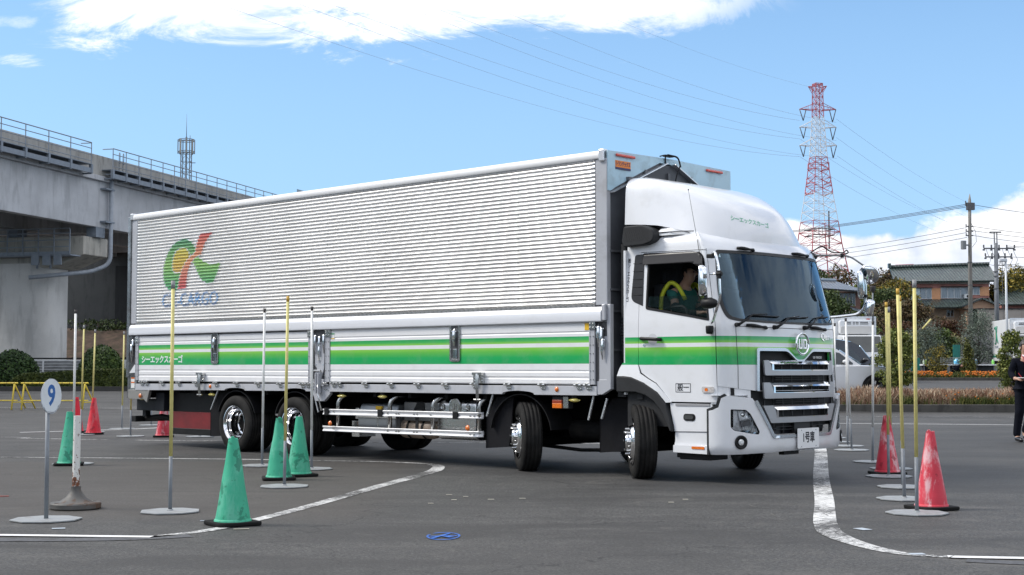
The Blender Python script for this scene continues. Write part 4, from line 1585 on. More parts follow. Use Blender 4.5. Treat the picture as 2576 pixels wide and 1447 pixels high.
def outline_ring(pts, w):
 """thin white keyline round an outline"""
 P = [Vector(LG(*p)) for p in pts]
 n = len(P)
 bm = BM()
 area = sum(P[i].x * P[(i + 1) % n].y - P[(i + 1) % n].x * P[i].y for i in range(n))
 sgn = 1 if area > 0 else -1
 a = []; c = []
 for i in range(n):
  t = (P[(i + 1) % n] - P[i - 1]).normalized()
  nn = Vector((t.y, -t.x)) * sgn
  a.append(P[i]); c.append(P[i] + nn * w)
 va = [bm.verts.new((p.x, p.y, 0)) for p in a]; vc = [bm.verts.new((p.x, p.y, 0)) for p in c]
 for i in range(n):
  j = (i + 1) % n
  bm.faces.new((va[i], va[j], vc[j], vc[i]))
 for z in CUTS:
  bmesh.ops.bisect_plane(bm, geom=bm.verts[:] + bm.edges[:] + bm.faces[:], plane_co=(0, z, 0), plane_no=(0, 1, 0))
 for v in bm.verts:
  v.co = Vector((v.co.x, YS - corr(v.co.y) - 0.0035, v.co.y))
 return bm


bm = outline_ring(outer, 0.016)
join(bm, outline_ring(tail, 0.016))
join(bm, outline_ring(red, 0.014))
ob('emblem_keyline', bm, P_WHITE, wing)


def wrap_text(txt, size, x, z, m, name, sx=1.0, bold=0.0, parent=None, off=0.0, spacing=1.0):
 bm = text_bm(txt, size, 0.0, bold, sx, spacing=spacing)
 xform(bm, Matrix.Translation((x, z, 0)))
 for c in CUTS:
  bmesh.ops.bisect_plane(bm, geom=bm.verts[:] + bm.edges[:] + bm.faces[:], plane_co=(0, c, 0), plane_no=(0, 1, 0))
 for v in bm.verts:
  v.co = Vector((v.co.x, YS - corr(v.co.y) - 0.0022 - off, v.co.y))
 return ob(name, bm, m, parent or wing)


wrap_text('CX-CARGO', 0.30, -10.24, 2.315, P_WHITE, 'lettering', sx=0.98, bold=0.014)
wrap_text('CX-CARGO', 0.30, -10.24, 2.315, P_BLUE, 'lettering', sx=0.98, bold=0.003, off=0.0016)


def flat_text(txt, size, o, xa, ya, m, parent, sx=1.0, bold=0.0, depth=0.0008, name='lettering', spacing=1.0):
 bm = text_bm(txt, size, depth, bold, sx, spacing=spacing)
 xform(bm, frame(o, xa, ya))
 return ob(name, bm, m, parent)


flat_text('シーエックスカーゴ', 0.128, (-10.985, YS - 0.0185, 1.385), (1, 0, 0), (0, 0, 1), mat('print_flat_white', (0.72, 0.78, 0.76), 0.5), gR, sx=1.07, bold=0.004, spacing=0.92)

# ---- front bulkhead above the cab ------------------------------------------------
M_PALE = mat('pale_blue_steel', (0.42, 0.60, 0.70), 0.38, coat=0.2, dirt=(0.30, 0.40, 0.44), dscale=4, damt=0.55)
out = [(-1.235, 3.315), (-1.235, 3.782), (0, 3.803), (1.235, 3.782), (1.235, 3.20), (1.18, 3.22), (0.571, 3.53), (0.10, 3.70), (-0.03, 3.735), (-0.25, 3.735), (-0.662, 3.56), (-1.10, 3.36), (-1.18, 3.315)]
bm = wrapped([out], lambda a, c, off: Vector((-1.765 + off, a, c)), 0.02)
bh = ob('front_panel', bm, M_PALE, TR)
bm = BM()
for a, c in (((-1.19, 3.30), (-0.15, 3.742)), ((0.0, 3.742), (1.20, 3.215))):
 p0 = Vector((-1.74, a[0], a[1])); p1 = Vector((-1.74, c[0], c[1]))
 d = p1 - p0
 M = frame(p0, d, (1, 0, 0))
 prism(bm, [(0, -0.06), (d.length, -0.06), (d.length, 0.03), (0, 0.03)], M, 0.012)
ob('gutter', bm, M_ALU, bh)
bm = BM()
bx(bm, -1.86, -1.78, -1.2, 1.2, 1.0, 3.72)
ob('bulkhead', bm, mat('bulkhead_grey', (0.075, 0.08, 0.09), 0.5, var=0.15), bh)
bm = BM()
for z in (1.45, 1.90, 2.15, 2.60):
 bx(bm, -1.782, -1.755, -1.19, 1.19, z, z + 0.025)
for y in (-0.55, -0.1, 0.35):
 bx(bm, -1.782, -1.75, y, y + 0.04, 2.2, 3.62)
bx(bm, -1.78, -1.72, -0.9, 0.9, 3.46, 3.50)
ob('bulkhead_rib', bm, mat('bulkhead_rib_grey', (0.12, 0.125, 0.135), 0.5), bh)
for y0, y1 in ((-1.10, -0.75), (0.69, 1.035)):
 bm = BM()
 bx(bm, -1.765, -1.735, y0, y1, 3.725, 3.758)
 ob('top_marker', bm, M_RED, TR, bevel=0.012, bseg=3)
bm = BM()
bx(bm, -1.764, -1.760, -1.10, -0.82, 3.575, 3.68)
st = ob('maker_sticker', bm, mat('orange_sticker', (0.75, 0.22, 0.03), 0.5), bh)
bm = BM()
bx(bm, -1.7625, -1.758, -1.10, -0.82, 3.575, 3.60)
ob('sticker_band', bm, mat('navy_sticker', (0.03, 0.03, 0.10), 0.5), st)
flat_text('トランテックス', 0.062, (-1.7595, -0.96, 3.64), (0, 1, 0), (0, 0, 1), mat('print_navy', (0.05, 0.03, 0.10), 0.5), st, sx=0.62, bold=0.002)
bm = BM()
tube(bm, bend([(-1.70, -0.33, 3.80), (-1.72, -0.20, 3.835), (-1.70, 0.02, 3.825), (-1.68, 0.06, 3.74), (-1.70, 0.0, 3.60), (-1.72, -0.02, 3.45)], 0.05), 0.008, 6)
tube(bm, bend([(-1.70, -0.18, 3.835), (-1.66, -0.02, 3.82), (-1.66, 0.03, 3.70)], 0.05), 0.010, 6)
bx(bm, -1.76, -1.70, -0.2, -0.06, 3.815, 3.83)
bx(bm, -1.76, -1.745, -0.16, -0.15, 3.72, 3.82)
ob('cable_loop', bm, M_BLK, bh)
# ---------------------------------------------------------------- the cab
_pp = []
for i in range(41):
 ph = math.pi / 2 * i / 40
 _pp.append((-.42 + .44 * math.cos(ph) ** (2 / 2.5), 1.2 * math.sin(ph) ** (2 / 2.5)))
_pp.append((-1.75, 1.2))
_LL = [0.0]
for a, c in zip(_pp, _pp[1:]):
 _LL.append(_LL[-1] + math.dist(a, c))
S0 = 0.978          # s = S0 - x along the flat flanks


def plan(s):
 a = abs(s)
 for i in range(len(_LL) - 1):
  if a <= _LL[i + 1] or i == len(_LL) - 2:
   k = (a - _LL[i]) / (_LL[i + 1] - _LL[i])
   return (_pp[i][0] + k * (_pp[i + 1][0] - _pp[i][0]), _pp[i][1] + k * (_pp[i + 1][1] - _pp[i][1]))


def rake(z):
 r = 0.03 * max(0, min(1, (z - .95) / .75)) + max(0, z - 1.72) * .27
 if z > 2.56:
  r += (z - 2.56) * 0.5
 return r


def skin(s, z, off=0.0):
 """a point on the cab skin; s runs round the plan (positive on the truck's right)"""
 x, y = plan(s)
 e = 2e-3
 x2, y2 = plan(abs(s) + e)
 x1, y1 = plan(max(0, abs(s) - e))
 tx, ty = x2 - x1, y2 - y1
 n = math.hypot(tx, ty) or 1
 nx, ny = abs(ty / n), abs(tx / n)
 x += nx * off; y += ny * off
 w = min(1, max(0, (x + .62) / .55)); w = w * w * (3 - 2 * w)
 x -= rake(z) * w
 y *= 1 - .045 * max(0, min(1, (z - 1.75) / .85))
 return Vector((x, -y if s >= 0 else y, z))


SC = [x * 0.06 for x in range(-26, 27)]
ZC = [0.35, 0.5, 0.65, 0.8, 0.95] + [1.0 + 0.0833 * k for k in range(9)] + [1.70, 1.75, 1.82, 1.9, 2.0, 2.1, 2.2, 2.3, 2.4, 2.5, 2.56]


def cabpart(outs, name, m, t=0.012, off=0.0, parent=TR, smooth=True, bevel=0.0, fine=False):
 sc = SC if not fine else [x * 0.03 for x in range(-50, 51)]
 bm = wrapped(outs, lambda s, z, o_: skin(s, z, off + o_), t, sc, ZC)
 return ob(name, bm, m, parent, smooth=smooth, angle=30, bevel=bevel)


SR = S0 + 1.55       # rear edge
WS_OUT = rpoly([(1.12, 2.555), (1.17, 2.20), (1.185, 1.95), (1.12, 1.79), (1.0, 1.765), (0.5, 1.745), (-0.5, 1.745), (-1.0, 1.765), (-1.12, 1.79), (-1.185, 1.95), (-1.17, 2.20), (-1.12, 2.555)],
      [0.05, 0.1, 0.1, 0.08, 0.08, 0.2, 0.2, 0.08, 0.08, 0.1, 0.1, 0.05], 5)
WS_IN = rpoly([(1.075, 2.520), (1.125, 2.20), (1.14, 1.97), (1.09, 1.825), (0.97, 1.790), (0.5, 1.768), (-0.5, 1.768), (-0.97, 1.790), (-1.09, 1.825), (-1.14, 1.97), (-1.125, 2.20), (-1.075, 2.520)],
     [0.05, 0.1, 0.1, 0.08, 0.08, 0.2, 0.2, 0.08, 0.08, 0.1, 0.1, 0.05], 5)
DOOR = [(1.268, 0.88), (1.275, 2.545), (2.325, 2.565), (2.332, 1.30), (2.29, 1.20), (2.20, 1.145), (2.08, 1.085), (1.97, 0.98), (1.875, 0.88)]
DW = rpoly([(1.345, 1.775), (1.345, 2.47), (1.50, 2.525), (2.215, 2.53), (2.225, 1.925)], [0.02, 0.08, 0.03, 0.03, 0.03], 4)
GRILLE_IN = [(-.735, 1.44), (-.25, 1.44), (-.04, 1.318), (.06, 1.318), (.27, 1.44), (.735, 1.44), (.76, 1.0), (-.76, 1.0)]


def neg(P):
 return [(-a, c) for a, c in P][::-1]


# main shell: front panel, corners, header, strip behind the door
shell = [(-SR, 1.17), (-2.20, 1.17), (-1.97, 1.00), (-1.90, 0.88), (-1.262, 0.88), (-1.262, 1.058), (-1.03, 1.03), (-0.80, 1.005),
   (0.80, 1.005), (1.03, 1.03), (1.262, 1.058), (1.262, 2.552), (2.332, 2.572), (2.338, 1.17), (SR, 1.17), (SR, 2.60), (-SR, 2.60)]
cab = cabpart([shell, WS_OUT, neg([(s, z) for s, z in DW])[::-1], [(-s, z) for s, z in GRILLE_IN]], 'cab_shell', M_BAND, 0.02)

# dark backing for gaps, pillars and the engine bay
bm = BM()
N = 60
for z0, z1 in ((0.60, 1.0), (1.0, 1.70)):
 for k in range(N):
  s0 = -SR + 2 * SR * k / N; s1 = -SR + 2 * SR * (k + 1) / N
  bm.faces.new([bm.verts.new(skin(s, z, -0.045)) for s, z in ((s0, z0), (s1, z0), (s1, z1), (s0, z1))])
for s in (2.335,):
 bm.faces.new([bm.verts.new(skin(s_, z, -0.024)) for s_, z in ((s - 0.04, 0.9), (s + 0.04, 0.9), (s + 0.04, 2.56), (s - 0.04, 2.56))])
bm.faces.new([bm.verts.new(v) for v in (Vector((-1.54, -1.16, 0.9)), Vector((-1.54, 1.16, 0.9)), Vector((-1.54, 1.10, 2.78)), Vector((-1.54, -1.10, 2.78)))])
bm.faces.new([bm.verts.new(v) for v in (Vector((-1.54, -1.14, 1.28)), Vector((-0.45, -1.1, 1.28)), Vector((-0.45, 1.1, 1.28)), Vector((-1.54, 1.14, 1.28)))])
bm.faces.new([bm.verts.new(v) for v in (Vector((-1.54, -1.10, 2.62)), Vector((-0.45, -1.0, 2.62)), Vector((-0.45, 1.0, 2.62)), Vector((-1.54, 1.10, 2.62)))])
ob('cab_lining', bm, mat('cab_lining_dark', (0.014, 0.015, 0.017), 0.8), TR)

# roof: header swelling up and closing
bm = BM()
lv = [(2.60, 1.0), (2.64, 0.998), (2.68, 0.99), (2.72, 0.972), (2.755, 0.935), (2.78, 0.87), (2.80, 0.7), (2.81, 0.35)]
ss = [SR * (-1 + 2 * k / 90) for k in range(91)]
prev = None
for z, k in lv:
 row = []
 for s in ss:
  p = skin(s, z)
  if s in (ss[0], ss[-1]): pass
  row.append(bm.verts.new(Vector((-1.56 + (p.x + 1.56) * (k if k > 0.9 else k), p.y * k, z))))
 if prev:
  for i in range(len(row) - 1):
   bm.faces.new((prev[i], prev[i + 1], row[i + 1], row[i]))
 prev = row
bm.faces.new(prev)
ob('cab_roof', bm, M_WHT, TR, smooth=True, angle=60)
# rear wall of the cab
bm = BM()
bx(bm, -1.575, -1.545, -1.19, 1.19, 0.95, 2.60)
bx(bm, -1.57, -1.548, -1.12, 1.12, 2.60, 2.78)
ob('rear_wall', bm, M_WHT, TR)

# doors (right one fully detailed)
door = cabpart([DOOR, DW], 'door', M_BAND, 0.018, parent=TR, bevel=0.003)
bm = wrapped([rpoly([(1.335, 1.765), (1.335, 2.475), (1.495, 2.535), (2.225, 2.54), (2.235, 1.915)], [.02, .08, .03, .03, .03]),
     rpoly([(1.357, 1.79), (1.357, 2.46), (1.505, 2.518), (2.203, 2.52), (2.213, 1.94)], [.02, .08, .03, .03, .03])],
    lambda s, z, o_: skin(s, z, 0.004 + o_), 0.03, SC, ZC)
ob('window_frame', bm, M_BLK, door)
bm = wrapped([[(1.36, 1.80), (1.36, 2.045), (1.60, 2.05), (2.20, 2.06), (2.20, 1.95)]], lambda s, z, o_: skin(s, z, -0.012 + o_), 0.003, SC, ZC)
ob('window_glass', bm, glass_mat('side_glass', (0.02, 0.04, 0.04), 0.20), door)
out = rpoly([(1.36, 2.40), (1.37, 2.475), (1.52, 2.530), (1.60, 2.542), (2.29, 2.556), (2.29, 2.425), (1.60, 2.415), (1.46, 2.36)], [.02, .05, .04, .02, .02, .02, .05, .03], 4)
bm = wrapped([out], lambda s, z, o_: skin(s, z, 0.010 + 0.022 * max(0, (2.545 - z) / 0.13) + o_), 0.005, SC, [2.40, 2.43, 2.46, 2.49, 2.52])
ob('window_visor', bm, mat('smoked_acrylic', (0.022, 0.020, 0.021), 0.30, spec=0.3), door, smooth=True)
# handle, its bowl and lock
bm = BM()
M = frame(skin(2.13, 1.575, -0.001), (1, 0, 0), (0, 0, 1))
lathe(bm, [(0.072, 0.0), (0.070, 0.001), (0.066, -0.0)], M @ Matrix.Diagonal((1, 0.95, 1, 1)), 24)
lathe(bm, [(0.068, 0.001), (0, 0.003)], M @ Matrix.Diagonal((1, 0.95, 1, 1)), 24)
ob('handle_bowl', bm, mat('handle_bowl_white', (0.60, 0.61, 0.63), 0.35, coat=0.5), door, smooth=True)
bm = BM()
tube(bm, bend([(-1.30, -1.205, 1.585), (-1.29, -1.245, 1.585), (-1.05, -1.245, 1.572), (-1.03, -1.205, 1.570)], 0.02, 4), 0.020, 8)
ob('door_handle', bm, M_BLK, door)
bm = BM()
cyl(bm, (-1.272, -1.198, 1.51), (-1.272, -1.208, 1.51), 0.014)
ob('door_lock', bm, M_CHR, door)
# quarter panel behind the door window (black louvre)
bm = wrapped([rpoly([(2.275, 2.545), (2.275, 1.955), (2.45, 2.02), (2.41, 2.545)], [.01, .01, .07, .03], 5)], lambda s, z, o_: skin(s, z, 0.004 + o_), 0.003, SC, ZC)
qp = ob('quarter_panel', bm, mat('satin_black', (0.022, 0.022, 0.024), 0.35), TR)
bm = BM()
for z in (2.08, 2.17, 2.26, 2.35, 2.44):
 p = skin(2.29, z, 0.006); q_ = skin(2.43, z + 0.005, 0.006)
 tube(bm, [p, q_], 0.003, 4)
ob('panel_rib', bm, M_BLK, qp)
# vertical company name
for i, ch in enumerate('㈱シーエックスカーゴ'):
 c_ = '｜' if ch == 'ー' else ch
 flat_text(c_, 0.062, skin(2.492 + 0.012 * i / 9, 2.475 - i * 0.0495, 0.002), (1, 0, 0), (0, 0, 1), mat('print_black', (0.015, 0.015, 0.02), 0.5), cab, sx=0.62, bold=0.0008)

# rear fender, arch flare, step and lower sill
fend = [(2.63, 1.16), (2.60, 1.25), (2.555, 1.312), (2.338, 1.287), (2.297, 1.19), (2.20, 1.137), (2.08, 1.077), (1.965, 0.972), (1.868, 0.872),
  (1.94, 0.868), (2.05, 0.985), (2.24, 1.09), (2.42, 1.15), (2.52, 1.16)]
bm = wrapped([fend], lambda s, z, o_: skin(s, z, 0.006 + 0.03 * max(0, (1.30 - z) / 0.2) * max(0, min(1, (s - 1.9) / 0.4)) + o_), 0.015, SC, [1.0, 1.1, 1.2])
M_BAND2 = grad_mat('white_fender_with_green_edge', WH, [(1.2885, WH), (1.2895, GREEN), (1.32, GREEN)], 0.28, 0.8)
ob('cab_fender', bm, M_BAND2, TR, smooth=True, angle=30)
outer = [(2.635, 1.158), (2.52, 1.158), (2.42, 1.148), (2.24, 1.088), (2.05, 0.983), (1.94, 0.866), (1.90, 0.76), (1.868, 0.66), (1.845, 0.55),
   (1.875, 0.55), (1.95, 0.70), (2.02, 0.80), (2.11, 0.885), (2.22, 0.945), (2.36, 0.978), (2.635, 0.978)]
bm = wrapped([outer], lambda s, z, o_: skin(s, z, 0.032 + o_), 0.10, SC, [])
ob('wheel_arch', bm, M_DGR, TR, smooth=True, angle=30, bevel=0.012)
o = bm = None
step = rpoly([(1.328, 0.862), (1.90, 0.862), (1.885, 0.76), (1.845, 0.60), (1.838, 0.552), (1.345, 0.562)], 0.01, 2)
st_ = cabpart([step], 'step_panel', M_WHT, 0.03, off=-0.012, bevel=0.008)
low = rpoly([(1.342, 0.553), (1.838, 0.543), (1.838, 0.45), (1.850, 0.408), (1.850, 0.322), (1.365, 0.318)], 0.01, 2)
cabpart([low], 'step_panel', M_WHT, 0.03, off=-0.022, bevel=0.008)
bm = wrapped([[(1.352, 0.410), (1.85, 0.402), (1.85, 0.322), (1.362, 0.316)]], lambda s, z, o_: skin(s, z, 0.004 + o_), 0.02, SC, [])
ob('step_tread', bm, M_WHT, st_, bevel=0.006)
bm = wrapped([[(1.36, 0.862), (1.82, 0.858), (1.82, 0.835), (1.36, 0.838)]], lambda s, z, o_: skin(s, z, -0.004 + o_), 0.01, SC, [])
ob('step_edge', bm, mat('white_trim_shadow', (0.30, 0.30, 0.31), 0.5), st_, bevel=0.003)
bm = wrapped([rrect(1.555, 1.715, 0.672, 0.75, 0.035)], lambda s, z, o_: skin(s, z, -0.006 + o_), 0.01, SC, [])
pl_ = ob('cornering_lamp', bm, M_BLK, TR, bevel=0.004)
bm = wrapped([rrect(1.58, 1.70, 0.69, 0.735, 0.02)], lambda s, z, o_: skin(s, z, -0.001 + o_), 0.006, SC, [])
ob('lens', bm, mat('dark_lens', (0.05, 0.055, 0.055), 0.08, coat=1.0), pl_)
bm = wrapped([rrect(1.425, 1.595, 0.368, 0.396, 0.006)], lambda s, z, o_: skin(s, z, 0.010 + o_), 0.006, SC, [])
ob('side_reflector', bm, M_ORG, TR, bevel=0.002)
bm = wrapped([rrect(1.30, 1.45, 0.985, 1.05, 0.018)], lambda s, z, o_: skin(s, z, 0.012 + o_), 0.012, SC, [])
sl_ = ob('side_indicator', bm, mat('clear_lens', (0.55, 0.52, 0.50), 0.08, coat=1.0, var=0.2, vscale=50), TR, bevel=0.008)
bm = wrapped([rrect(1.37, 1.41, 1.0, 1.035, 0.012)], lambda s, z, o_: skin(s, z, 0.0135 + o_), 0.002, SC, [])
ob('bulb', bm, M_ORG, sl_)
M_PB = mat('print_black', (0.015, 0.015, 0.02), 0.5)
bm = wrapped([rrect(1.605, 1.812, 0.984, 1.083, 0.003), rrect(1.612, 1.805, 0.991, 1.076, 0.003)[::-1]], lambda s, z, o_: skin(s, z, 0.0015 + o_), 0.0005, SC, [])
ob('plate_border', bm, M_PB, door)
flat_text('般一', 0.088, (S0 - 1.7085, -1.2018, 1.034), (1, 0, 0), (0, 0, 1), M_PB, door, sx=0.92, bold=0.001)
bm = BM()
bx(bm, -0.84, -0.42, -1.13, -0.8, 0.245, 0.33)
bx(bm, -0.90, -0.80, -1.1, -0.6, 0.26, 0.80)
ob('under_step', bm, M_BLK, TR, bevel=0.01)

# bumper
BMP = [(1.345, 0.315), (1.345, 0.79), (1.305, 0.798), (1.25, 0.83), (1.225, 0.925), (1.165, 0.955), (0.885, 0.925), (0.85, 0.885),
    (0.60, 0.515), (0.585, 0.50), (-0.585, 0.50), (-0.60, 0.515), (-0.85, 0.885), (-0.885, 0.925), (-1.165, 0.955), (-1.225, 0.925), (-1.25, 0.83), (-1.305, 0.798), (-1.345, 0.79), (-1.345, 0.315),
    (-1.10, 0.318), (-0.4, 0.335), (0.4, 0.335), (1.10, 0.318)]
HL = rpoly([(1.135, 0.808), (0.965, 0.80), (0.91, 0.757), (0.785, 0.56), (0.80, 0.530), (0.93, 0.546), (1.10, 0.577), (1.135, 0.614)], 0.012, 3)
bumpf = lambda s, z, o_: skin(s, z, 0.042 - 0.035 * max(0, (0.42 - z) / 0.1) ** 2 + o_)
bm = wrapped([BMP, HL, neg(HL)[::-1]], bumpf, 0.025, [x * 0.04 for x in range(-34, 35)], [0.34, 0.36, 0.38, 0.40, 0.43, 0.47, 0.53, 0.60, 0.70, 0.80, 0.90])
bumper = ob('bumper', bm, M_WHT, TR, smooth=True, angle=35, bevel=0.012)
bm = BM()
for k in range(40):
 s0 = -1.34 + 2.68 * k / 40; s1 = -1.34 + 2.68 * (k + 1) / 40
 bm.faces.new([bm.verts.new(bumpf(s, z, -o_)) for s, z, o_ in ((s0, 0.33, 0.0), (s1, 0.33, 0.0), (s1, 0.30, 0.35), (s0, 0.30, 0.35))])
 bm.faces.new([bm.verts.new(bumpf(s, z, -o_)) for s, z, o_ in ((s0, 0.955 if abs(s0) > .9 else .5, 0.01), (s1, 0.955 if abs(s1) > .9 else .5, 0.01), (s1, 0.96 if abs(s1) > .9 else .5, 0.09), (s0, 0.96 if abs(s0) > .9 else .5, 0.09))])
ob('bumper_lip', bm, M_WHT, bumper)
bm = wrapped([[(1.17, 0.958), (1.228, 0.928), (1.255, 0.835), (1.312, 0.803), (1.345, 0.79), (1.345, 0.318), (1.372, 0.312), (1.372, 0.81), (1.325, 0.825), (1.275, 0.855), (1.25, 0.945), (1.19, 0.975)]],
    lambda s, z, o_: skin(s, z, 0.034 + o_), 0.05, SC, [0.45, 0.6, 0.75])
ob('bumper_seal', bm, M_DGR, bumper)
for sg_ in (1, -1):
 pts = [(sg_ * 1.08, 1.035), (sg_ * 1.08, 0.955), (sg_ * 1.12, 0.955), (sg_ * 1.12, 1.04)]
 bm = wrapped([pts], lambda s, z, o_: skin(s, z, 0.006 + o_), 0.01, SC, [])
 ob('corner_slot', bm, M_BLK, bumper)
bm = BM()
for k in range(56):
 s0 = -1.345 + 2.69 * k / 56; s1 = s0 + 2.69 / 56
 if abs(s0 + 0.024) < 0.86: continue
 bm.faces.new([bm.verts.new(skin(s, z, -0.008)) for s, z in ((s0, 0.86), (s1, 0.86), (s1, 1.06), (s0, 1.06))])
ob('corner_panel', bm, M_WHT, bumper)

# headlights
M_REFL = mat('lamp_reflector', (0.86, 0.87, 0.89), 0.2, 0.1, coat=0.8, var=0.12, vscale=22)
M_LENS = glass_mat('clear_lamp_lens', (0.3, 0.3, 0.3), 0.01, 0.01, thru=(0.985, 0.99, 0.99))


def headlight(sg_):
 P = HL if sg_ > 0 else neg(HL)
 bm = wrapped([P], lambda s, z, o_: skin(s, z, 0.036 + o_), 0.003, SC, [0.6, 0.7])
 root = ob('headlight', bm, M_LENS, TR, smooth=True)
 bm = wrapped([P], lambda s, z, o_: skin(s, z, -0.02 + o_), 0.004, SC, [])
 ob('lamp_back', bm, mat('lamp_silver', (0.62, 0.63, 0.65), 0.3, 0.1, var=0.3, vscale=25), root)

 def sub(pts, off, th, m, nm):
  pts = pts if sg_ > 0 else neg(pts)
  bm = wrapped([pts], lambda s, z, o_: skin(s, z, off + o_), th, SC, [])
  ob(nm, bm, m, root, bevel=0.003)
 sub([(1.125, 0.795), (1.06, 0.795), (1.05, 0.70), (1.10, 0.59), (1.125, 0.62)], 0.012, 0.04, M_REFL, 'reflector')
 sub([(1.045, 0.795), (0.97, 0.79), (0.925, 0.745), (0.90, 0.70), (1.02, 0.685)], 0.005, 0.03, M_REFL, 'reflector')
 sub([(1.02, 0.675), (0.89, 0.69), (0.86, 0.64), (1.00, 0.61)], 0.014, 0.02, mat('lamp_dark', (0.12, 0.12, 0.13), 0.3, 0.6), 'reflector')
 for k in range(7):
  a = 0.99 - k * 0.028
  sub([(a, 0.63 - k * 0.006), (a - 0.012, 0.628 - k * 0.006), (a - 0.03, 0.555 - 0.001 * k), (a - 0.015, 0.555)], 0.012, 0.02, M_REFL, 'lamp_fin')
 bm = BM()
 p = skin(sg_ * 0.985, 0.745, 0.0)
 n_ = (skin(sg_ * 0.985, 0.745, 0.1) - p).normalized()
 up = Vector((0, 0, 1))
 M = frame(p, up.cross(n_), up)
 lathe(bm, [(0.055, 0.012), (0.05, 0.0), (0.035, -0.015), (0.03, 0.0), (0.022, 0.014), (0, 0.018)], M, 24)
 ob('projector', bm, M_CHR, root)
 P2 = [(s * 1.0, z) for s, z in P]
 c = (sum(p_[0] for p_ in P) / len(P), sum(p_[1] for p_ in P) / len(P))
 O = [(c[0] + (a - c[0]) * 1.03, c[1] + (e - c[1]) * 1.03) for a, e in P]
 I = [(c[0] + (a - c[0]) * 0.96, c[1] + (e - c[1]) * 0.95) for a, e in P]
 bm = wrapped([O, I[::-1]], lambda s, z, o_: skin(s, z, 0.040 + o_), 0.05, SC, [])
 ob('lamp_surround', bm, M_BLK, root, smooth=True, angle=30)


headlight(1)
headlight(-1)


def fog(s):
 p = skin(s, 0.452, 0.050)
 n_ = (skin(s, 0.452, 0.14) - p).normalized()
 up = Vector((0, 0, 1))
 M = frame(p, up.cross(n_), up)
 bm = BM()
 lathe(bm, [(0.052, 0.004), (0.068, 0.010), (0.074, 0.006), (0.076, -0.004), (0.05, -0.01)], M, 28)
 root = ob('fog_lamp', bm, M_BLK, TR)
 bm = BM()
 lathe(bm, [(0.052, 0.004), (0.040, -0.004), (0.0, -0.012)], M, 24)
 ob('fog_housing', bm, M_BLK, root)
 bm = BM()
 lathe(bm, [(0.034, 0.002), (0.030, 0.008), (0.0, 0.014)], M, 20)
 ob('fog_lens', bm, mat('fog_lens_glass', (0.70, 0.76, 0.74), 0.05, 0.1, coat=1.0, var=0.5, vscale=45), root)


fog(1.03)
fog(-1.03)

# grille: dark mesh behind, chrome frame, three satin slats
M_SATIN = mat('satin_grey_metal', (0.42, 0.42, 0.43), 0.34, 0.6, var=0.05)
M_GRB = mat('grille_black', (0.012, 0.013, 0.018), 0.35, coat=0.2)


def front(outs, name, m, t, off, parent, bevel=0.0, zc=(), tilt=None):
 f = (lambda s, z, o_: skin(s, z, off + o_)) if tilt is None else (lambda s, z, o_: skin(s, z, off + o_ + tilt(s, z)))
 bm = wrapped(outs, f, t, [x * 0.06 for x in range(-20, 21)], zc)
 return ob(name, bm, m, parent, smooth=True, angle=25, bevel=bevel)


GO = rpoly([(-.775, 1.475), (-.27, 1.475), (-.06, 1.347), (.08, 1.347), (.28, 1.475), (.775, 1.475), (.80, 1.005), (.765, 1.005), (.74, 1.44), (.265, 1.44), (.06, 1.318), (-.04, 1.318), (-.25, 1.44), (-.74, 1.44), (-.765, 1.005), (-.80, 1.005)],
     [.03, .05, .04, .04, .05, .03, .004, .004, .015, .05, .03, .03, .05, .015, .004, .004], 4)
gr = front([GO], 'grille', mat('bright_frame', (0.62, 0.64, 0.67), 0.22, 0.9), 0.035, 0.026, TR, bevel=0.007)
front([[(-.75, 1.45), (-.25, 1.45), (-.05, 1.33), (.07, 1.33), (.27, 1.45), (.75, 1.45), (.78, 1.0), (.80, .92), (.60, .52), (-.60, .52), (-.80, .92), (-.78, 1.0)]], 'grille_back', M_GRB, 0.01, -0.06, gr)
GB = rpoly([(.825, .905), (.86, .885), (.605, .508), (.585, .485), (-.585, .485), (-.605, .508), (-.86, .885), (-.825, .905), (-.575, .53), (-.55, .517), (.55, .517), (.575, .53)],
     [.01, .01, .02, .02, .02, .02, .01, .01, .02, .02, .02, .02], 3)
front([GB], 'lower_frame', mat('bright_frame', (0.62, 0.64, 0.67), 0.22, 0.9), 0.03, 0.056, gr, bevel=0.007)


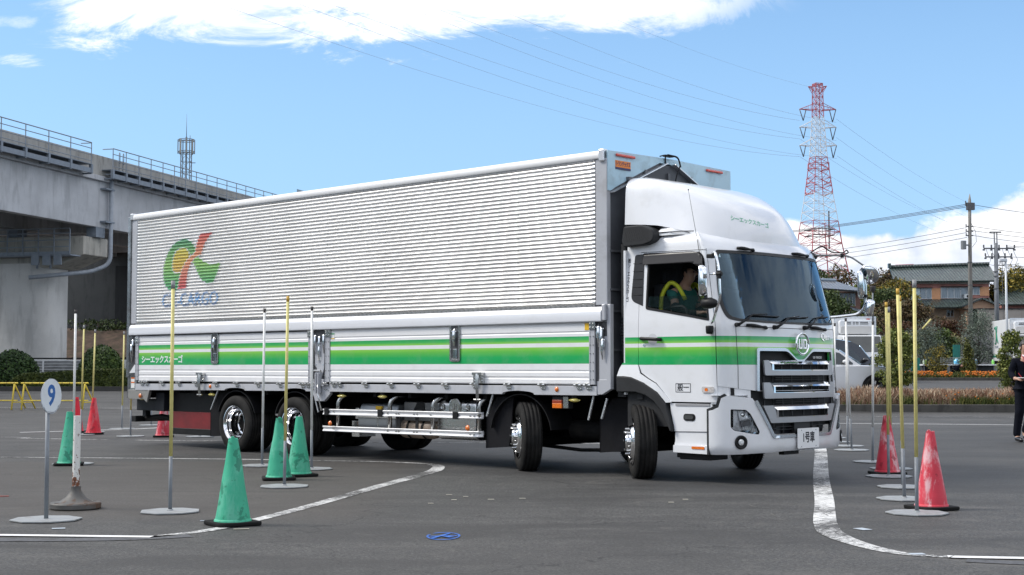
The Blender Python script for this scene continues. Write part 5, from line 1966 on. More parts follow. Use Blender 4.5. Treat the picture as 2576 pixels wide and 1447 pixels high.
def slat(z0, z1, w0, w1, hz0, hz1, hw, name='slat'):
 O = rpoly([(-w1, z1), (w1, z1), (w0, z0), (-w0, z0)], 0.012, 3)
 I = rpoly([(-hw - 0.03, z1 - 0.004), (hw + 0.03, z1 - 0.004), (hw, hz0), (-hw, hz0)], [.002, .002, .008, .008], 3)
 O = rpoly([(w1, z1), (w0, z0), (-w0, z0), (-w1, z1), (-hw - 0.055, z1), (-hw - 0.02, hz1), (-hw, hz0), (hw, hz0), (hw + 0.02, hz1), (hw + 0.055, z1)],
     [.015, .02, .02, .015, .01, .01, .008, .008, .01, .01], 3)
 sroot = front([O], name, M_SATIN, 0.024, 0.045, gr, bevel=0.008)
 front([rpoly([(-hw - 0.045, z1 + .002), (hw + 0.045, z1 + .002), (hw + 0.012, hz1), (-hw - 0.012, hz1)], 0.006, 2)], 'slat_bar', M_CHR, 0.018, 0.060, sroot, bevel=0.005,
    zc=[(hz1 + z1) / 2], tilt=lambda s, z: -0.045 * (z - hz1) / (z1 - hz1))
 front([[(-hw, hz0 + 0.004), (hw, hz0 + 0.004), (hw, hz0 - 0.001), (-hw, hz0 - 0.001)]], 'slat_lip', M_CHR, 0.02, 0.048, sroot)
 front([[(-hw - 0.004, hz0), (-hw + 0.003, hz0), (-hw + 0.003, hz1), (-hw - 0.004, hz1)]], 'slat_lip', M_CHR, 0.02, 0.048, sroot)
 front([[(hw - 0.025, hz0), (hw + 0.004, hz0), (hw + 0.004, hz1), (hw - 0.025, hz1)]], 'slat_lip', M_CHR, 0.02, 0.0475, sroot)
 return sroot


slat(1.172, 1.338, .69, .70, 1.228, 1.296, .575)
slat(0.918, 1.094, .715, .72, 0.980, 1.050, .565)
slat(0.650, 0.842, .615, .735, 0.712, 0.792, .52)
bm = BM()
for s in (-.62, -.47, -.30, -.12, .12, .30, .47, .62):
 for z0, z1 in ((1.10, 1.17), (0.845, 0.915), (1.24, 1.30), (0.99, 1.045), (0.72, 0.785), (0.53, 0.645)):
  if z1 < 0.7 and abs(s) > .5: continue
  bx(bm, skin(s, z0, 0.0).x - 0.055, skin(s, z0, 0.0).x - 0.04, -s - 0.012, -s + 0.012, z0, z1)
for z in (0.60, 0.57, 1.12, 1.145, 0.87, 0.89):
 bx(bm, -0.02, 0.012, -0.5, 0.5, z, z + 0.006)
bx(bm, -0.01, 0.03, -0.16, 0.16, 0.53, 0.66)
ob('grille_mesh', bm, mat('grille_mesh', (0.012, 0.012, 0.014), 0.5), gr)
t_ = text_bm('UD TRUCKS', 0.036, 0.001, 0.0005, 1.05)
xform(t_, frame(skin(-0.39, 1.373, 0.0) + Vector((0.006, 0, 0)), (-0.07, 1, 0), (0, 0, 1)))
ob('lettering', t_, mat('badge_silver', (0.72, 0.72, 0.72), 0.3, 0.3), gr)
# round badge
bm = BM()
Mb = frame(Vector((0.045, 0.0, 1.525)), (0, 1, 0), (0, 0, 1))
tor = [Mb @ Vector((0.128 * math.cos(2 * math.pi * k / 48), 0.118 * math.sin(2 * math.pi * k / 48), 0)) for k in range(48)]
tube(bm, tor, 0.014, 10, closed=True)
badge = ob('badge', bm, M_CHR, TR)
bm = BM()
for pts in ([(-0.085, .055), (-0.085, -0.045), (-0.07, -0.06), (-0.008, -0.06), (-0.008, .055), (-0.03, .055), (-0.03, -0.038), (-0.06, -0.038), (-0.06, .055)],
   [(0.008, -0.06), (0.008, 0.055), (0.03, 0.055), (0.03, -0.06)], [(0.032, .033), (0.032, .055), (.070, .055), (.086, .040), (.086, -.045), (.070, -.06), (.032, -.06), (.032, -.038), (.062, -.038), (.062, .033)]):
 prism(bm, pts, Mb @ Matrix.Translation((0, 0, -0.012)), 0.02)
prism(bm, [(-0.118, -0.01), (-0.085, -0.01), (-0.085, 0.005), (-0.118, 0.005)], Mb @ Matrix.Translation((0, 0, -0.012)), 0.012)
prism(bm, [(0.118, -0.01), (0.085, -0.01), (0.085, 0.005), (0.118, 0.005)], Mb @ Matrix.Translation((0, 0, -0.012)), 0.012)
ob('badge_letters', bm, M_CHR, badge, bevel=0.003)
bm = text_bm('Quon', 0.115, 0.003, 0.0, 1.10)
for v in bm.verts:
 v.co = skin(-0.66 - v.co.x, 1.612 + v.co.y, 0.004 + v.co.z)
ob('lettering', bm, M_CHR, cab)
# small round inspection mark near the left edge
bm = wrapped([[(-0.945 + 0.055 * math.cos(R(a)), 1.185 + 0.075 * math.sin(R(a))) for a in range(0, 360, 15)], [(-0.945 + 0.049 * math.cos(R(-a)), 1.185 + 0.069 * math.sin(R(-a))) for a in range(0, 360, 15)]],
    lambda s, z, o_: skin(s, z, 0.003 + o_), 0.001, [], [])
sk = ob('round_mark', bm, M_PB, cab)
for ch, z in (('火', 1.21), ('般', 1.155)):
 bm = text_bm(ch, 0.05, 0, 0.001, 0.9)
 for v in bm.verts:
  v.co = skin(-0.945 - v.co.x, z + v.co.y, 0.003)
 ob('lettering', bm, M_PB, sk)
# seams on the front
bm = BM()
for pts in ([(1.03, 1.70), (1.022, 1.26), (1.03, 1.03)], [(-1.03, 1.70), (-1.022, 1.26), (-1.03, 1.03)], [(s * .1, 1.695 + 0.012 * (abs(s) / 10) ** 2) for s in range(-10, 11)],
   [(1.26, 2.56), (1.40, 2.56), (1.262, 2.562)]):
 tube(bm, [skin(a, z, 0.0005) for a, z in pts], 0.0035, 4)
ob('panel_seam', bm, M_BLK, cab)
# number plate
pf = skin(0, 0.468, 0.058)
bm = BM()
prism(bm, rrect(-0.222, 0.222, -0.112, 0.112, 0.012, 3), frame(Vector((0.085, 0.032, 0.468)), (0, 1, 0), (0, 0, 1)), 0.006)
npl = ob('number_plate', bm, mat('plate_white', (0.80, 0.80, 0.80), 0.35), TR, bevel=0.001)
flat_text('1号車', 0.128, (0.0918, 0.034, 0.470), (0, 1, 0), (0, 0, 1), M_PB, npl, sx=0.80, bold=0.0035)
bm = BM()
for a in (-0.145, 0.155):
 for c in (-0.09, 0.09):
  cyl(bm, (0.09, 0.032 + a, 0.468 + c), (0.094, 0.032 + a, 0.468 + c), 0.007, seg=8)
ob('plate_screws', bm, M_GAL, npl)
bm = BM()
bx(bm, 0.0, 0.08, -0.1, 0.14, 0.40, 0.54)
bx(bm, -0.12, -0.05, -0.25, 0.05, 0.285, 0.33)
ob('plate_bracket', bm, M_BLK, npl)

# windscreen
bm = wrapped([WS_OUT, WS_IN[::-1]], lambda s, z, o_: skin(s, z, 0.006 + o_), 0.03, SC, ZC)
wsg = ob('windscreen', wrapped([WS_IN], lambda s, z, o_: skin(s, z, 0.0 + o_), 0.004, [x * 0.04 for x in range(-30, 31)], [1.8 + .05 * k for k in range(15)]),
   glass_mat('windscreen_glass', (0.008, 0.022, 0.035), 0.26, 0.012, 1.52, 0.0, refl=(0.62, 0.82, 1.0)), TR, smooth=True, angle=60)
ob('windscreen_seal', bm, mat('black_seal', (0.012, 0.012, 0.013), 0.5), wsg, smooth=True, angle=30)
bm = wrapped([[(1.10, 2.51), (1.055, 2.51), (1.055, 2.472), (1.10, 2.472)]], lambda s, z, o_: skin(s, z, 0.004 + o_), 0.001, [], [])
ob('screen_sticker', bm, mat('sticker_pale_blue', (0.45, 0.62, 0.66), 0.5), wsg)
for s0, s1, z0, z1 in ((0.79, 0.53, 2.585, 2.566), (-0.27, -0.68, 2.576, 2.566), (0.90, 0.60, 1.722, 1.692), (-0.25, -0.62, 1.715, 1.692)):
 bm = BM()
 k = [s0 + (s1 - s0) * i / 6 for i in range(7)]
 tube(bm, [skin(a, z0 + (z1 - z0) * i / 6, 0.010 + (0.03 if 0 < i < 6 else 0)) for i, a in enumerate(k)], [0.014, 0.020, 0.021, 0.018, 0.013, 0.020, 0.016], 8)
 ob('grab_handle', bm, M_BLK, TR)
for pv, el_, bl in (((1.02, 1.722), (0.80, 1.835), (0.36, 1.842)), ((0.47, 1.702), (0.20, 1.812), (-0.24, 1.85)), ((-0.12, 1.707), (-0.45, 1.835), (-0.80, 1.87))):
 bm = BM()
 cyl(bm, skin(*pv, 0.0), skin(*pv, 0.055), 0.026, 0.020, 12)
 n = 8
 tube(bm, [skin(pv[0], pv[1], 0.045), skin((pv[0] * 2 + el_[0]) / 3, (pv[1] * 2 + el_[1]) / 3, 0.05), skin(el_[0], el_[1], 0.035), skin((el_[0] + bl[0]) / 2, (el_[1] + bl[1]) / 2 + 0.008, 0.035)], [0.017, 0.013, 0.009, 0.006], 6)
 wp = ob('wiper', bm, M_BLK, TR)
 bm = BM()
 a = el_[0] + (pv[0] - el_[0]) * 0.15
 tube(bm, [skin(a + (bl[0] - a) * k / 10, el_[1] - 0.008 + (bl[1] - 0.012 - el_[1]) * k / 10, 0.016) for k in range(11)], 0.008, 5)
 ob('wiper_blade', bm, M_BLK, wp)

# ---- roof deflector
bm = BM()
secs = [(-1.60, 1.120, 1.10, 2.925, 3.455), (-1.595, 1.138, 1.115, 2.905, 3.478), (-1.50, 1.142, 1.115, 2.90, 3.475), (-1.30, 1.140, 1.09, 2.885, 3.43), (-1.10, 1.135, 1.04, 2.865, 3.37), (-0.93, 1.125, 0.97, 2.830, 3.30), (-0.80, 1.11, 0.90, 2.80, 3.237), (-0.68, 1.09, 0.82, 2.775, 3.168),
  (-0.57, 1.04, 0.73, 2.72, 3.095), (-0.49, 0.97, 0.64, 2.68, 3.02), (-0.43, 0.88, 0.55, 2.66, 2.94), (-0.385, 0.77, 0.46, 2.65, 2.87), (-0.355, 0.62, 0.36, 2.64, 2.81), (-0.34, 0.40, 0.2, 2.64, 2.75)]
rings = []
NS = 40
for x, w, wt, bz, tz in secs:
 ring = []
 h = tz - bz
 for k in range(NS + 1):
  a = math.pi * k / NS
  c, s_ = math.cos(a), math.sin(a)
  n_ = 9.0 if x < -1.2 else max(3.6, 9.0 - (x + 1.2) * 7.5)
  yv = w * math.copysign(abs(c) ** (2 / n_), c)
  zv = bz + h * abs(s_) ** (2 / n_)
  yv *= 1 + (wt / w - 1) * (zv - bz) / h
  dx_ = -0.10 * (abs(yv) / 1.1) ** 2 * max(0, (x + 1.3)) / 1.0
  zv += 0.008 * (1 - (yv / 1.1) ** 2) * (1 if k not in (0, NS) else 0)
  ring.append(bm.verts.new((x + dx_, -yv, zv)))
 rings.append(ring)
for A, B in zip(rings, rings[1:]):
 for k in range(NS):
  bm.faces.new((A[k], A[k + 1], B[k + 1], B[k]))
bm.faces.new(rings[0]); bm.faces.new(rings[-1])
for A, B in zip(rings, rings[1:]):
 bm.faces.new((A[0], B[0], B[-1], A[-1]))
dfl = ob('roof_deflector', bm, M_WHT, TR, smooth=True, angle=50)
from mathutils.bvhtree import BVHTree
tree_ = BVHTree.FromPolygons([v.co for v in dfl.data.vertices], [p.vertices[:] for p in dfl.data.polygons])
M_GP = mat('print_green_pale', (0.10, 0.42, 0.24), 0.4)
bm = text_bm('シーエックスカーゴ', 0.070, 0.0, 0.0015, 0.80, spacing=0.92)
dn = Vector((0.66, -0.75, 0.0)).normalized()
lc = Vector((-0.38, -0.37, 2.915))
for v in bm.verts:
 p = lc + dn * 1.0 + Vector((-dn.y, dn.x, 0)) * v.co.x + Vector((0, 0, v.co.y - 0.12 * v.co.x))
 h_ = tree_.ray_cast(p, -dn)
 if h_[0] is not None: v.co = h_[0] + dn * 0.003
ob('lettering', bm, M_GP, dfl)
# side recess line and lower skirt
bm = BM()
for sg_ in (1, -1):
 rr = []
 for x, w, h in ((-1.20, 1.10, 0.02), (-1.10, 1.135, 0.07), (-0.95, 1.135, 0.085), (-0.8, 1.10, 0.07), (-0.68, 1.04, 0.035), (-0.6, 0.98, -0.01)):
  rr.append([bm.verts.new((x, -sg_ * (w - 0.03 * t * t - 0.14 * max(0, t - 0.7)), 2.745 + h * t * 1.5)) for t in (0, 0.3, 0.6, 0.85, 1.0)])
 for A, B in zip(rr, rr[1:]):
  for k in range(4):
   bm.faces.new((A[k], A[k + 1], B[k + 1], B[k]))
ob('deflector_skirt', bm, M_WHT, dfl, smooth=True)
bm = BM()
tube(bm, [Vector((-1.15, -1.143, 2.782)), Vector((-0.80, -1.13, 2.778)), Vector((-0.66, -1.08, 2.775))], 0.005, 4)
ob('panel_seam', bm, M_BLK, dfl)
# aerial
bm = BM()
tube(bm, [(-0.73, -1.08, 3.24), (-0.47, -1.19, 2.35)], [0.002, 0.0035], 6)
cyl(bm, (-0.73, -1.08, 3.235), (-0.73, -1.08, 3.25), 0.006, seg=8)
tube(bm, [(-0.47, -1.19, 2.40), (-0.44, -1.19, 2.20)], [0.008, 0.008], 6)
ob('aerial', bm, M_BLK, TR)

# ---- air intake and stack behind the cab
bm = BM()
prism(bm, rpoly([(-1.56, 2.69), (-1.53, 2.872), (-1.25, 2.872), (-1.125, 2.812), (-1.09, 2.75), (-1.117, 2.68), (-1.236, 2.645), (-1.53, 2.635)], [.03, .03, .05, .02, .03, .04, .04, .03], 4), frame((0, -1.245, 0), (1, 0, 0), (0, 0, 1)), -0.22)
it = ob('air_intake', bm, M_DGR, TR, bevel=0.012, smooth=True, angle=40)
bm = BM()
for k in range(12):
 x0 = -1.53 + k * 0.030
 top_ = 2.85 if k < 9 else 2.85 - (k - 8) * 0.018
 M = frame(Vector((x0, -1.247, top_)), (0.35, 0, -1), (1, 0, 0.35))
 prism(bm, [(0, 0), (0.165 - 0.008 * max(0, k - 6), 0), (0.165 - 0.008 * max(0, k - 6), 0.010), (0, 0.010)], M, -0.012)
ob('intake_louvre', bm, mat('louvre_black', (0.008, 0.008, 0.009), 0.6), it)
bm = BM()
prism(bm, rrect(-0.09, 0.0, -1.16, -0.95, 0.03), frame((-1.56, 0, 2.68), (1, 0, 0), (0, 1, 0)), -0.85)
tube(bm, [(-1.63, -1.08, 1.84), (-1.63, -1.08, 1.45), (-1.64, -1.0, 1.20)], 0.055, 12)
for k in range(8):
 lathe(bm, [(0.055, -0.012), (0.066, 0), (0.055, 0.012)], Matrix.Translation((-1.63, -1.08, 1.78 - k * 0.035)), 14)
bx(bm, -1.70, -1.58, -1.15, -0.5, 0.92, 1.14)
ob('intake_duct', bm, M_DGR, it, smooth=True, angle=40)
bm = BM()
cyl(bm, (-1.66, -1.13, 1.64), (-1.60, -1.13, 1.64), 0.02)
tube(bm, bend([(-1.62, -0.9, 1.0), (-1.68, -0.7, 1.25), (-1.74, -0.6, 1.5)], 0.1), 0.018, 6)
tube(bm, bend([(-1.62, -0.8, 1.0), (-1.69, -0.55, 1.3), (-1.74, -0.45, 1.6)], 0.1), 0.018, 6)
ob('air_hose', bm, M_BLK, TR)

# ---- mirrors, driver side
M_ARM = M_CHR


def mirror_shell(c, w, h, d, M3):
 """rounded mirror housing centred at c, faces along local y"""
 bm = BM()
 N_ = 24
 rings_ = []
 for k, (sc, yy_) in enumerate(((0.90, 0.5), (0.98, 0.42), (1.0, 0.25), (0.99, 0.0), (0.94, -0.25), (0.80, -0.42), (0.45, -0.5))):
  ring = []
  for i in range(N_):
   a = 2 * math.pi * i / N_
   n_ = 4.0
   ca, sa = math.cos(a), math.sin(a)
   ring.append(bm.verts.new(Vector((w / 2 * sc * math.copysign(abs(ca) ** (2 / n_), ca), yy_ * d, h / 2 * (sc if sc > .9 else .5 + sc * .5) * math.copysign(abs(sa) ** (2 / n_), sa)))))
  rings_.append(ring)
 for A, B in zip(rings_, rings_[1:]):
  for i in range(N_):
   bm.faces.new((A[i], A[(i + 1) % N_], B[(i + 1) % N_], B[i]))
 bm.faces.new(rings_[0]); bm.faces.new(rings_[-1])
 bmesh.ops.transform(bm, matrix=Matrix.Translation(c) @ M3, verts=bm.verts)
 return bm


YM = -1.42
bm = BM()
tube(bm, bend([(-0.33, -1.19, 2.505), (-0.30, -1.24, 2.500), (-0.13, YM, 2.485), (-0.085, YM, 2.30), (-0.075, YM, 2.0), (-0.12, YM, 1.88), (-0.25, -1.30, 1.76), (-0.34, -1.22, 1.735)], 0.07, 6), 0.0155, 12)
tube(bm, [(-0.08, YM, 2.255), (-0.20, YM, 2.258)], 0.012, 8)
arm = ob('mirror_arm', bm, M_ARM, TR)
bm = BM()
cyl(bm, (-0.115, YM, 2.255), (-0.05, YM, 2.255), 0.026)
bx(bm, -0.36, -0.27, -1.27, -1.18, 2.445, 2.49)
cyl(bm, (-0.08, YM, 2.29), (-0.08, YM, 2.20), 0.022)
ob('arm_clamp', bm, M_BLK, arm, bevel=0.008)
bm = BM()
lathe(bm, [(0, -0.055), (0.035, -0.052), (0.042, -0.03), (0.044, 0.02), (0.040, 0.035), (0, 0.038)], Matrix.Translation((-0.345, -1.235, 1.675)), 16)
ob('mirror_mount', bm, M_BLK, arm)
bm = BM()
tube(bm, [(-0.10, YM, 1.93), (-0.14, YM, 1.94), (-0.19, YM, 1.945), (-0.28, YM, 1.945), (-0.295, YM, 1.945)], [0.02, 0.045, 0.060, 0.062, 0.045], 12)
ob('arm_pod', bm, M_BLK, arm)
mm = ob('mirror', mirror_shell(Vector((-0.295, YM, 2.19)), 0.20, 0.335, 0.09, Matrix.Rotation(R(-55), 4, 'Z') @ Matrix.Rotation(math.pi, 4, 'Z')), M_CHR, arm, smooth=True, angle=70)
ob('small_mirror', mirror_shell(Vector((-0.235, YM - 0.045, 2.255)), 0.09, 0.10, 0.04, Matrix.Rotation(R(-55), 4, 'Z') @ Matrix.Rotation(math.pi, 4, 'Z')), M_CHR, arm, smooth=True, angle=70)

# ---- mirrors, kerb side
YL = 1.50
bm = BM()
tube(bm, bend([(-0.50, 1.12, 1.86), (-0.30, 1.25, 1.865), (-0.10, YL - 0.02, 1.90), (-0.005, YL, 1.98), (0.0, YL, 2.30), (-0.01, YL, 2.46)], 0.09, 6), 0.017, 12)
arm2 = ob('mirror_arm', bm, M_ARM, TR)
bm = BM()
tube(bm, [(-0.50, 1.10, 1.86), (-0.38, 1.20, 1.863)], 0.028, 8)
tube(bm, [(-0.48, 1.12, 1.92), (-0.45, 1.14, 1.82)], 0.03, 8)
ob('arm_sleeve', bm, M_BLK, arm2)
bm = BM()
ob('mirror', mirror_shell(Vector((-0.05, YL + 0.02, 2.27)), 0.20, 0.36, 0.08, Matrix.Rotation(R(15), 4, 'Z') @ Matrix.Rotation(R(90), 4, 'Z')), M_CHR, arm2, smooth=True, angle=70).rotation_euler = (0, 0, 0)
ob('mirror', mirror_shell(Vector((0.04, YL + 0.03, 1.975)), 0.19, 0.21, 0.09, Matrix.Rotation(R(25), 4, 'Z') @ Matrix.Rotation(R(90), 4, 'Z') @ Matrix.Rotation(R(12), 4, 'X')), M_CHR, arm2, smooth=True, angle=70)
bm = BM()
cyl(bm, (0.0, YL, 2.03), (0.06, YL, 2.03), 0.018)
bx(bm, -0.02, 0.02, YL - 0.02, YL + 0.02, 2.1, 2.14)
ob('arm_clamp', bm, M_BLK, arm2)
# upper stay with the round front mirror
bm = BM()
tube(bm, bend([(-0.55, 1.05, 2.62), (-0.44, 1.25, 2.625), (-0.26, YL, 2.625), (-0.18, YL, 2.60), (0.03, YL, 2.46)], 0.06, 5), 0.011, 10)
arm3 = ob('mirror_arm', bm, mat('dark_chrome', (0.25, 0.25, 0.25), 0.15, 1.0), TR)
bm = BM()
tube(bm, [(-0.42, 0.62, 2.60), (-0.50, 0.85, 2.625), (-0.52, 1.0, 2.625), (-0.52, 1.22, 2.610)], [0.03, 0.05, 0.052, 0.035], 10)
tube(bm, bend([(-0.50, 1.1, 2.66), (-0.42, 1.2, 2.74), (-0.36, 1.35, 2.66), (-0.26, 1.46, 2.66), (-0.24, 1.48, 2.70), (-0.22, 1.5, 2.66), (-0.25, 1.46, 2.64)], 0.04, 4), 0.008, 6)
cyl(bm, (-0.29, 1.46, 2.60), (-0.29, 1.46, 2.645), 0.022)
tube(bm, [(-0.54, 1.12, 2.58), (-0.62, 1.18, 2.32), (-0.60, 1.16, 2.0)], 0.014, 6)
ob('stay_clamp', bm, M_BLK, arm3)
nrm = Vector((0.25, -0.82, -0.45)).normalized()
Mr = frame(Vector((0.045, YL, 2.375)), nrm.orthogonal(), nrm.cross(nrm.orthogonal()))
bm = BM()
lathe(bm, [(0, 0.035), (0.06, 0.028), (0.10, 0.010), (0.115, -0.002)], Mr, 28)
rm = ob('round_mirror', bm, M_CHR, arm3)
bm = BM()
lathe(bm, [(0.112, 0.002), (0.122, 0.0), (0.126, -0.012), (0.11, -0.04), (0.06, -0.06), (0, -0.065)], Mr, 28)
ob('mirror_back', bm, M_CHR, rm)

# ---- interior: dashboard, wheel, seats, curtain
bm = BM()
prism(bm, [(-0.75, 1.28), (-0.72, 1.60), (-0.60, 1.70), (-0.42, 1.70), (-0.38, 1.28)], frame((0, 1.04, 0), (1, 0, 0), (0, 0, 1)), 2.08)
dash = ob('dashboard', bm, mat('dash_grey', (0.03, 0.032, 0.035), 0.6), TR, bevel=0.02)
bm = BM()
Ms = frame(Vector((-0.80, -0.62, 1.80)), (0, 1, 0), Vector((0.35, 0, 0.94)))
tube(bm, [Ms @ Vector((0.21 * math.cos(2 * math.pi * k / 32), 0.21 * math.sin(2 * math.pi * k / 32), 0)) for k in range(32)], 0.014, 8, closed=True)
tube(bm, [Ms @ Vector((-0.2, 0, 0)), Ms @ Vector((0, -0.02, -0.03)), Ms @ Vector((0.2, 0, 0))], 0.014, 6)
tube(bm, [Ms @ Vector((0, -0.02, -0.03)), Vector((-0.62, -0.62, 1.55))], 0.03, 8)
ob('steering_wheel', bm, M_BLK, TR)
for y in (-0.62, 0.62):
 bm = BM()
 bx(bm, -1.30, -0.95, y - 0.25, y + 0.25, 1.35, 1.62)
 bx(bm, -1.42, -1.28, y - 0.24, y + 0.24, 1.60, 2.22)
 bx(bm, -1.40, -1.31, y - 0.13, y + 0.13, 2.22, 2.42)
 ob('seat', bm, mat('seat_fabric', (0.025, 0.027, 0.032), 0.9, bump=0.1), TR, bevel=0.04, bseg=3)
bm = BM()
tube(bm, bend([(-1.15, -0.98, 1.55), (-1.15, -0.98, 1.93), (-0.85, -0.98, 1.95), (-0.78, -0.98, 1.72)], 0.08), 0.018, 8)
ob('grab_rail', bm, M_DGR, TR)
# ---------------------------------------------------------------- poles, cones, signs on the test yard
FPX = 3571.0


def at(px_, py_, Y):
 """world x,z of what stands at photo position (2576-wide units) at distance Y"""
 u = (px_ - 1288) / FPX; v = -(py_ - 723.5) / FPX
 cp_, sp_ = math.cos(PITCH), math.sin(PITCH)
 k = Y / (cp_ - sp_ * v)
 return u * k, CAM_H + (sp_ + cp_ * v) * k


M_YEL = mat('yellow_pole_paint', (0.68, 0.60, 0.22), 0.45, var=0.10, vscale=6, dirt=(0.35, 0.30, 0.14), dscale=9, damt=0.35)
M_YEL2 = mat('orange_yellow_cap', (0.60, 0.36, 0.05), 0.5)
M_PW = mat('white_pole_paint', (0.80, 0.80, 0.78), 0.45, var=0.06, dirt=(0.38, 0.36, 0.32), dscale=9, damt=0.3)
M_PG = mat('grey_socket_paint', (0.20, 0.22, 0.245), 0.5, var=0.15, dirt=(0.12, 0.12, 0.12), dscale=8, damt=0.4)
M_PLATE = mat('base_plate_paint', (0.27, 0.285, 0.295), 0.55, var=0.12, vscale=7, dirt=(0.16, 0.15, 0.14), dscale=5, damt=0.5)
M_CAPG = mat('grey_cap', (0.28, 0.28, 0.28), 0.6)
M_CAPD = mat('dark_cap', (0.05, 0.045, 0.045), 0.6)


def marker_pole(x, y, colr, label, group, h=2.0, cap='grey', lean=(0, 0), rot=0.0, split=0.47, r=0.0165):
 t = empty('marker_pole', (x, y, 0), rot, label, 'marker pole', group)
 mm_ = M_YEL if colr == 'y' else M_PW
 bm = BM()
 pl = [(0.265 * math.cos(R(22.5 + 45 * k)) * 1.0, 0.265 * math.sin(R(22.5 + 45 * k)) * 1.0) for k in range(8)]
 prism(bm, pl, Matrix.Translation((0, 0, 0.004)), 0.012)
 lathe(bm, [(0.03, 0.012), (0.028, 0.022), (0.021, 0.03)], seg=16)
 ob('base_plate', bm, M_PLATE, t, bevel=0.003)
 top = Vector((lean[0], lean[1], h))
 L = lambda f: top * f + Vector((0, 0, 0.015))
 bm = BM()
 tube(bm, [L(0.0), L(split / h)], r * 1.0, 14)
 ob('socket', bm, M_PG, t)
 bm = BM()
 tube(bm, [L(split / h), L(0.975)], r * 0.95, 14)
 ob('upper_tube', bm, mm_, t)
 bm = BM()
 if cap == 'grey':
  tube(bm, [L(0.965), L(1.0)], r * 1.12, 14)
 elif cap == 'orange':
  tube(bm, [L(0.97), L(1.0)], r * 0.98, 12)
 else:
  tube(bm, [L(0.965), L(0.985), L(1.0)], [r * 0.9, r * 1.0, r * 1.25], 12)
 ob('cap', bm, {'grey': M_CAPG, 'orange': M_YEL2, 'dark': M_CAPD}[cap], t)
 return t


GL = 'marker poles along the left side of the course'
GR = 'marker poles along the right side of the course'
marker_pole(-2.97, 12.42, 'y', 'tall yellow pole with grey cap in front of the emblem on the truck box', GL, lean=(0.00, 0.0), rot=0.2)
marker_pole(-2.40, 15.06, 'y', 'yellow pole with orange tip standing right in front of two green cones', GL, cap='orange', lean=(0.02, 0), rot=0.1)
marker_pole(-3.20, 18.27, 'w', 'white pole with dark cap between the two rear wheels, left of the paired green cones', GL, cap='dark', lean=(0.015, 0), rot=0.5)
marker_pole(-2.48, 17.66, 'w', 'white pole with dark cap right of the paired green cones, before the centre post', GL, cap='dark', lean=(-0.01, 0), rot=0.3)
marker_pole(-5.72, 18.60, 'w', 'white pole with dark cap seen above the rusty post, beside the leftmost green cone', GL, cap='dark', lean=(0.0, 0))
marker_pole(-8.11, 26.8, 'y', 'leftmost of the distant yellow poles, behind the white pole by the leftmost red cone', GL, cap='grey', lean=(0.03, 0), rot=0.4, h=2.05)
marker_pole(-8.23, 27.9, 'y', 'distant yellow pole rising directly behind the whole red cone left of the truck', GL, cap='grey', lean=(0.04, 0), rot=0.2)
marker_pole(-8.05, 29.4, 'y', 'distant yellow pole with grey cap just left of the rear edge of the truck', GL, cap='grey', lean=(0.02, 0))
marker_pole(-6.99, 26.12, 'y', 'yellow pole standing behind the truck tail, its upper part hidden by the rear frame', GL, cap='grey', rot=0.3)
marker_pole(-5.69, 25.98, 'w', 'white pole seen beneath the truck between the red board and the rear wheels', GL, cap='dark', split=0.10)
marker_pole(-7.90, 31.2, 'w', 'farthest pole base behind the truck tail, near the curved white line', GL, cap='dark')
marker_pole(3.48, 12.29, 'y', 'nearest yellow pole on the right, grey cap, standing before the nearest red cone', GR, lean=(0.01, 0), rot=0.15)
marker_pole(3.74, 13.62, 'y', 'second yellow pole on the right, orange tip, leaning slightly left', GR, cap='orange', lean=(-0.035, 0), rot=0.05)
marker_pole(4.10, 14.99, 'y', 'yellow pole almost hidden behind the second yellow pole on the right', GR, cap='orange', lean=(0.0, 0))
marker_pole(4.34, 16.45, 'y', 'yellow pole with orange tip standing in front of the farther red cone', GR, cap='orange', lean=(0.0, 0), rot=0.2)
marker_pole(4.70, 17.70, 'y', 'yellow pole with grey cap just behind the farther red cone', GR, cap='grey')
t = marker_pole(4.80, 18.99, 'w', 'tallest white pole on the right, with a thinner extended upper section and dark top', GR, h=1.86, cap='dark', lean=(0.03, 0), split=0.45)
bm = BM()
tube(bm, [(0.03, 0, 1.86), (0.032, 0, 2.30)], 0.010, 10)
ob('extension_tube', bm, M_PG, t)
bm = BM()
lathe(bm, [(0.012, 2.26), (0.030, 2.29), (0.034, 2.31), (0.038, 2.335), (0.038, 2.35), (0, 2.352)], Matrix.Translation((0.032, 0, 0)), 14)
ob('extension_cap', bm, M_CAPD, t)
marker_pole(5.17, 21.71, 'w', 'white pole beside the truck front corner, nearest of the far right group', GR, cap='dark', lean=(-0.07, 0), rot=0.2)
marker_pole(5.38, 22.86, 'w', 'white pole crossing the nearest of the far right group at its top', GR, cap='dark', lean=(0.0, 0))
marker_pole(5.46, 24.1, 'w', 'white pole at the truck left mirror arm, partly behind the cab edge', GR, cap='dark', lean=(0.02, 0))
marker_pole(5.72, 25.5, 'w', 'farthest white pole, hardly visible at the edge of the cab', GR, cap='dark')


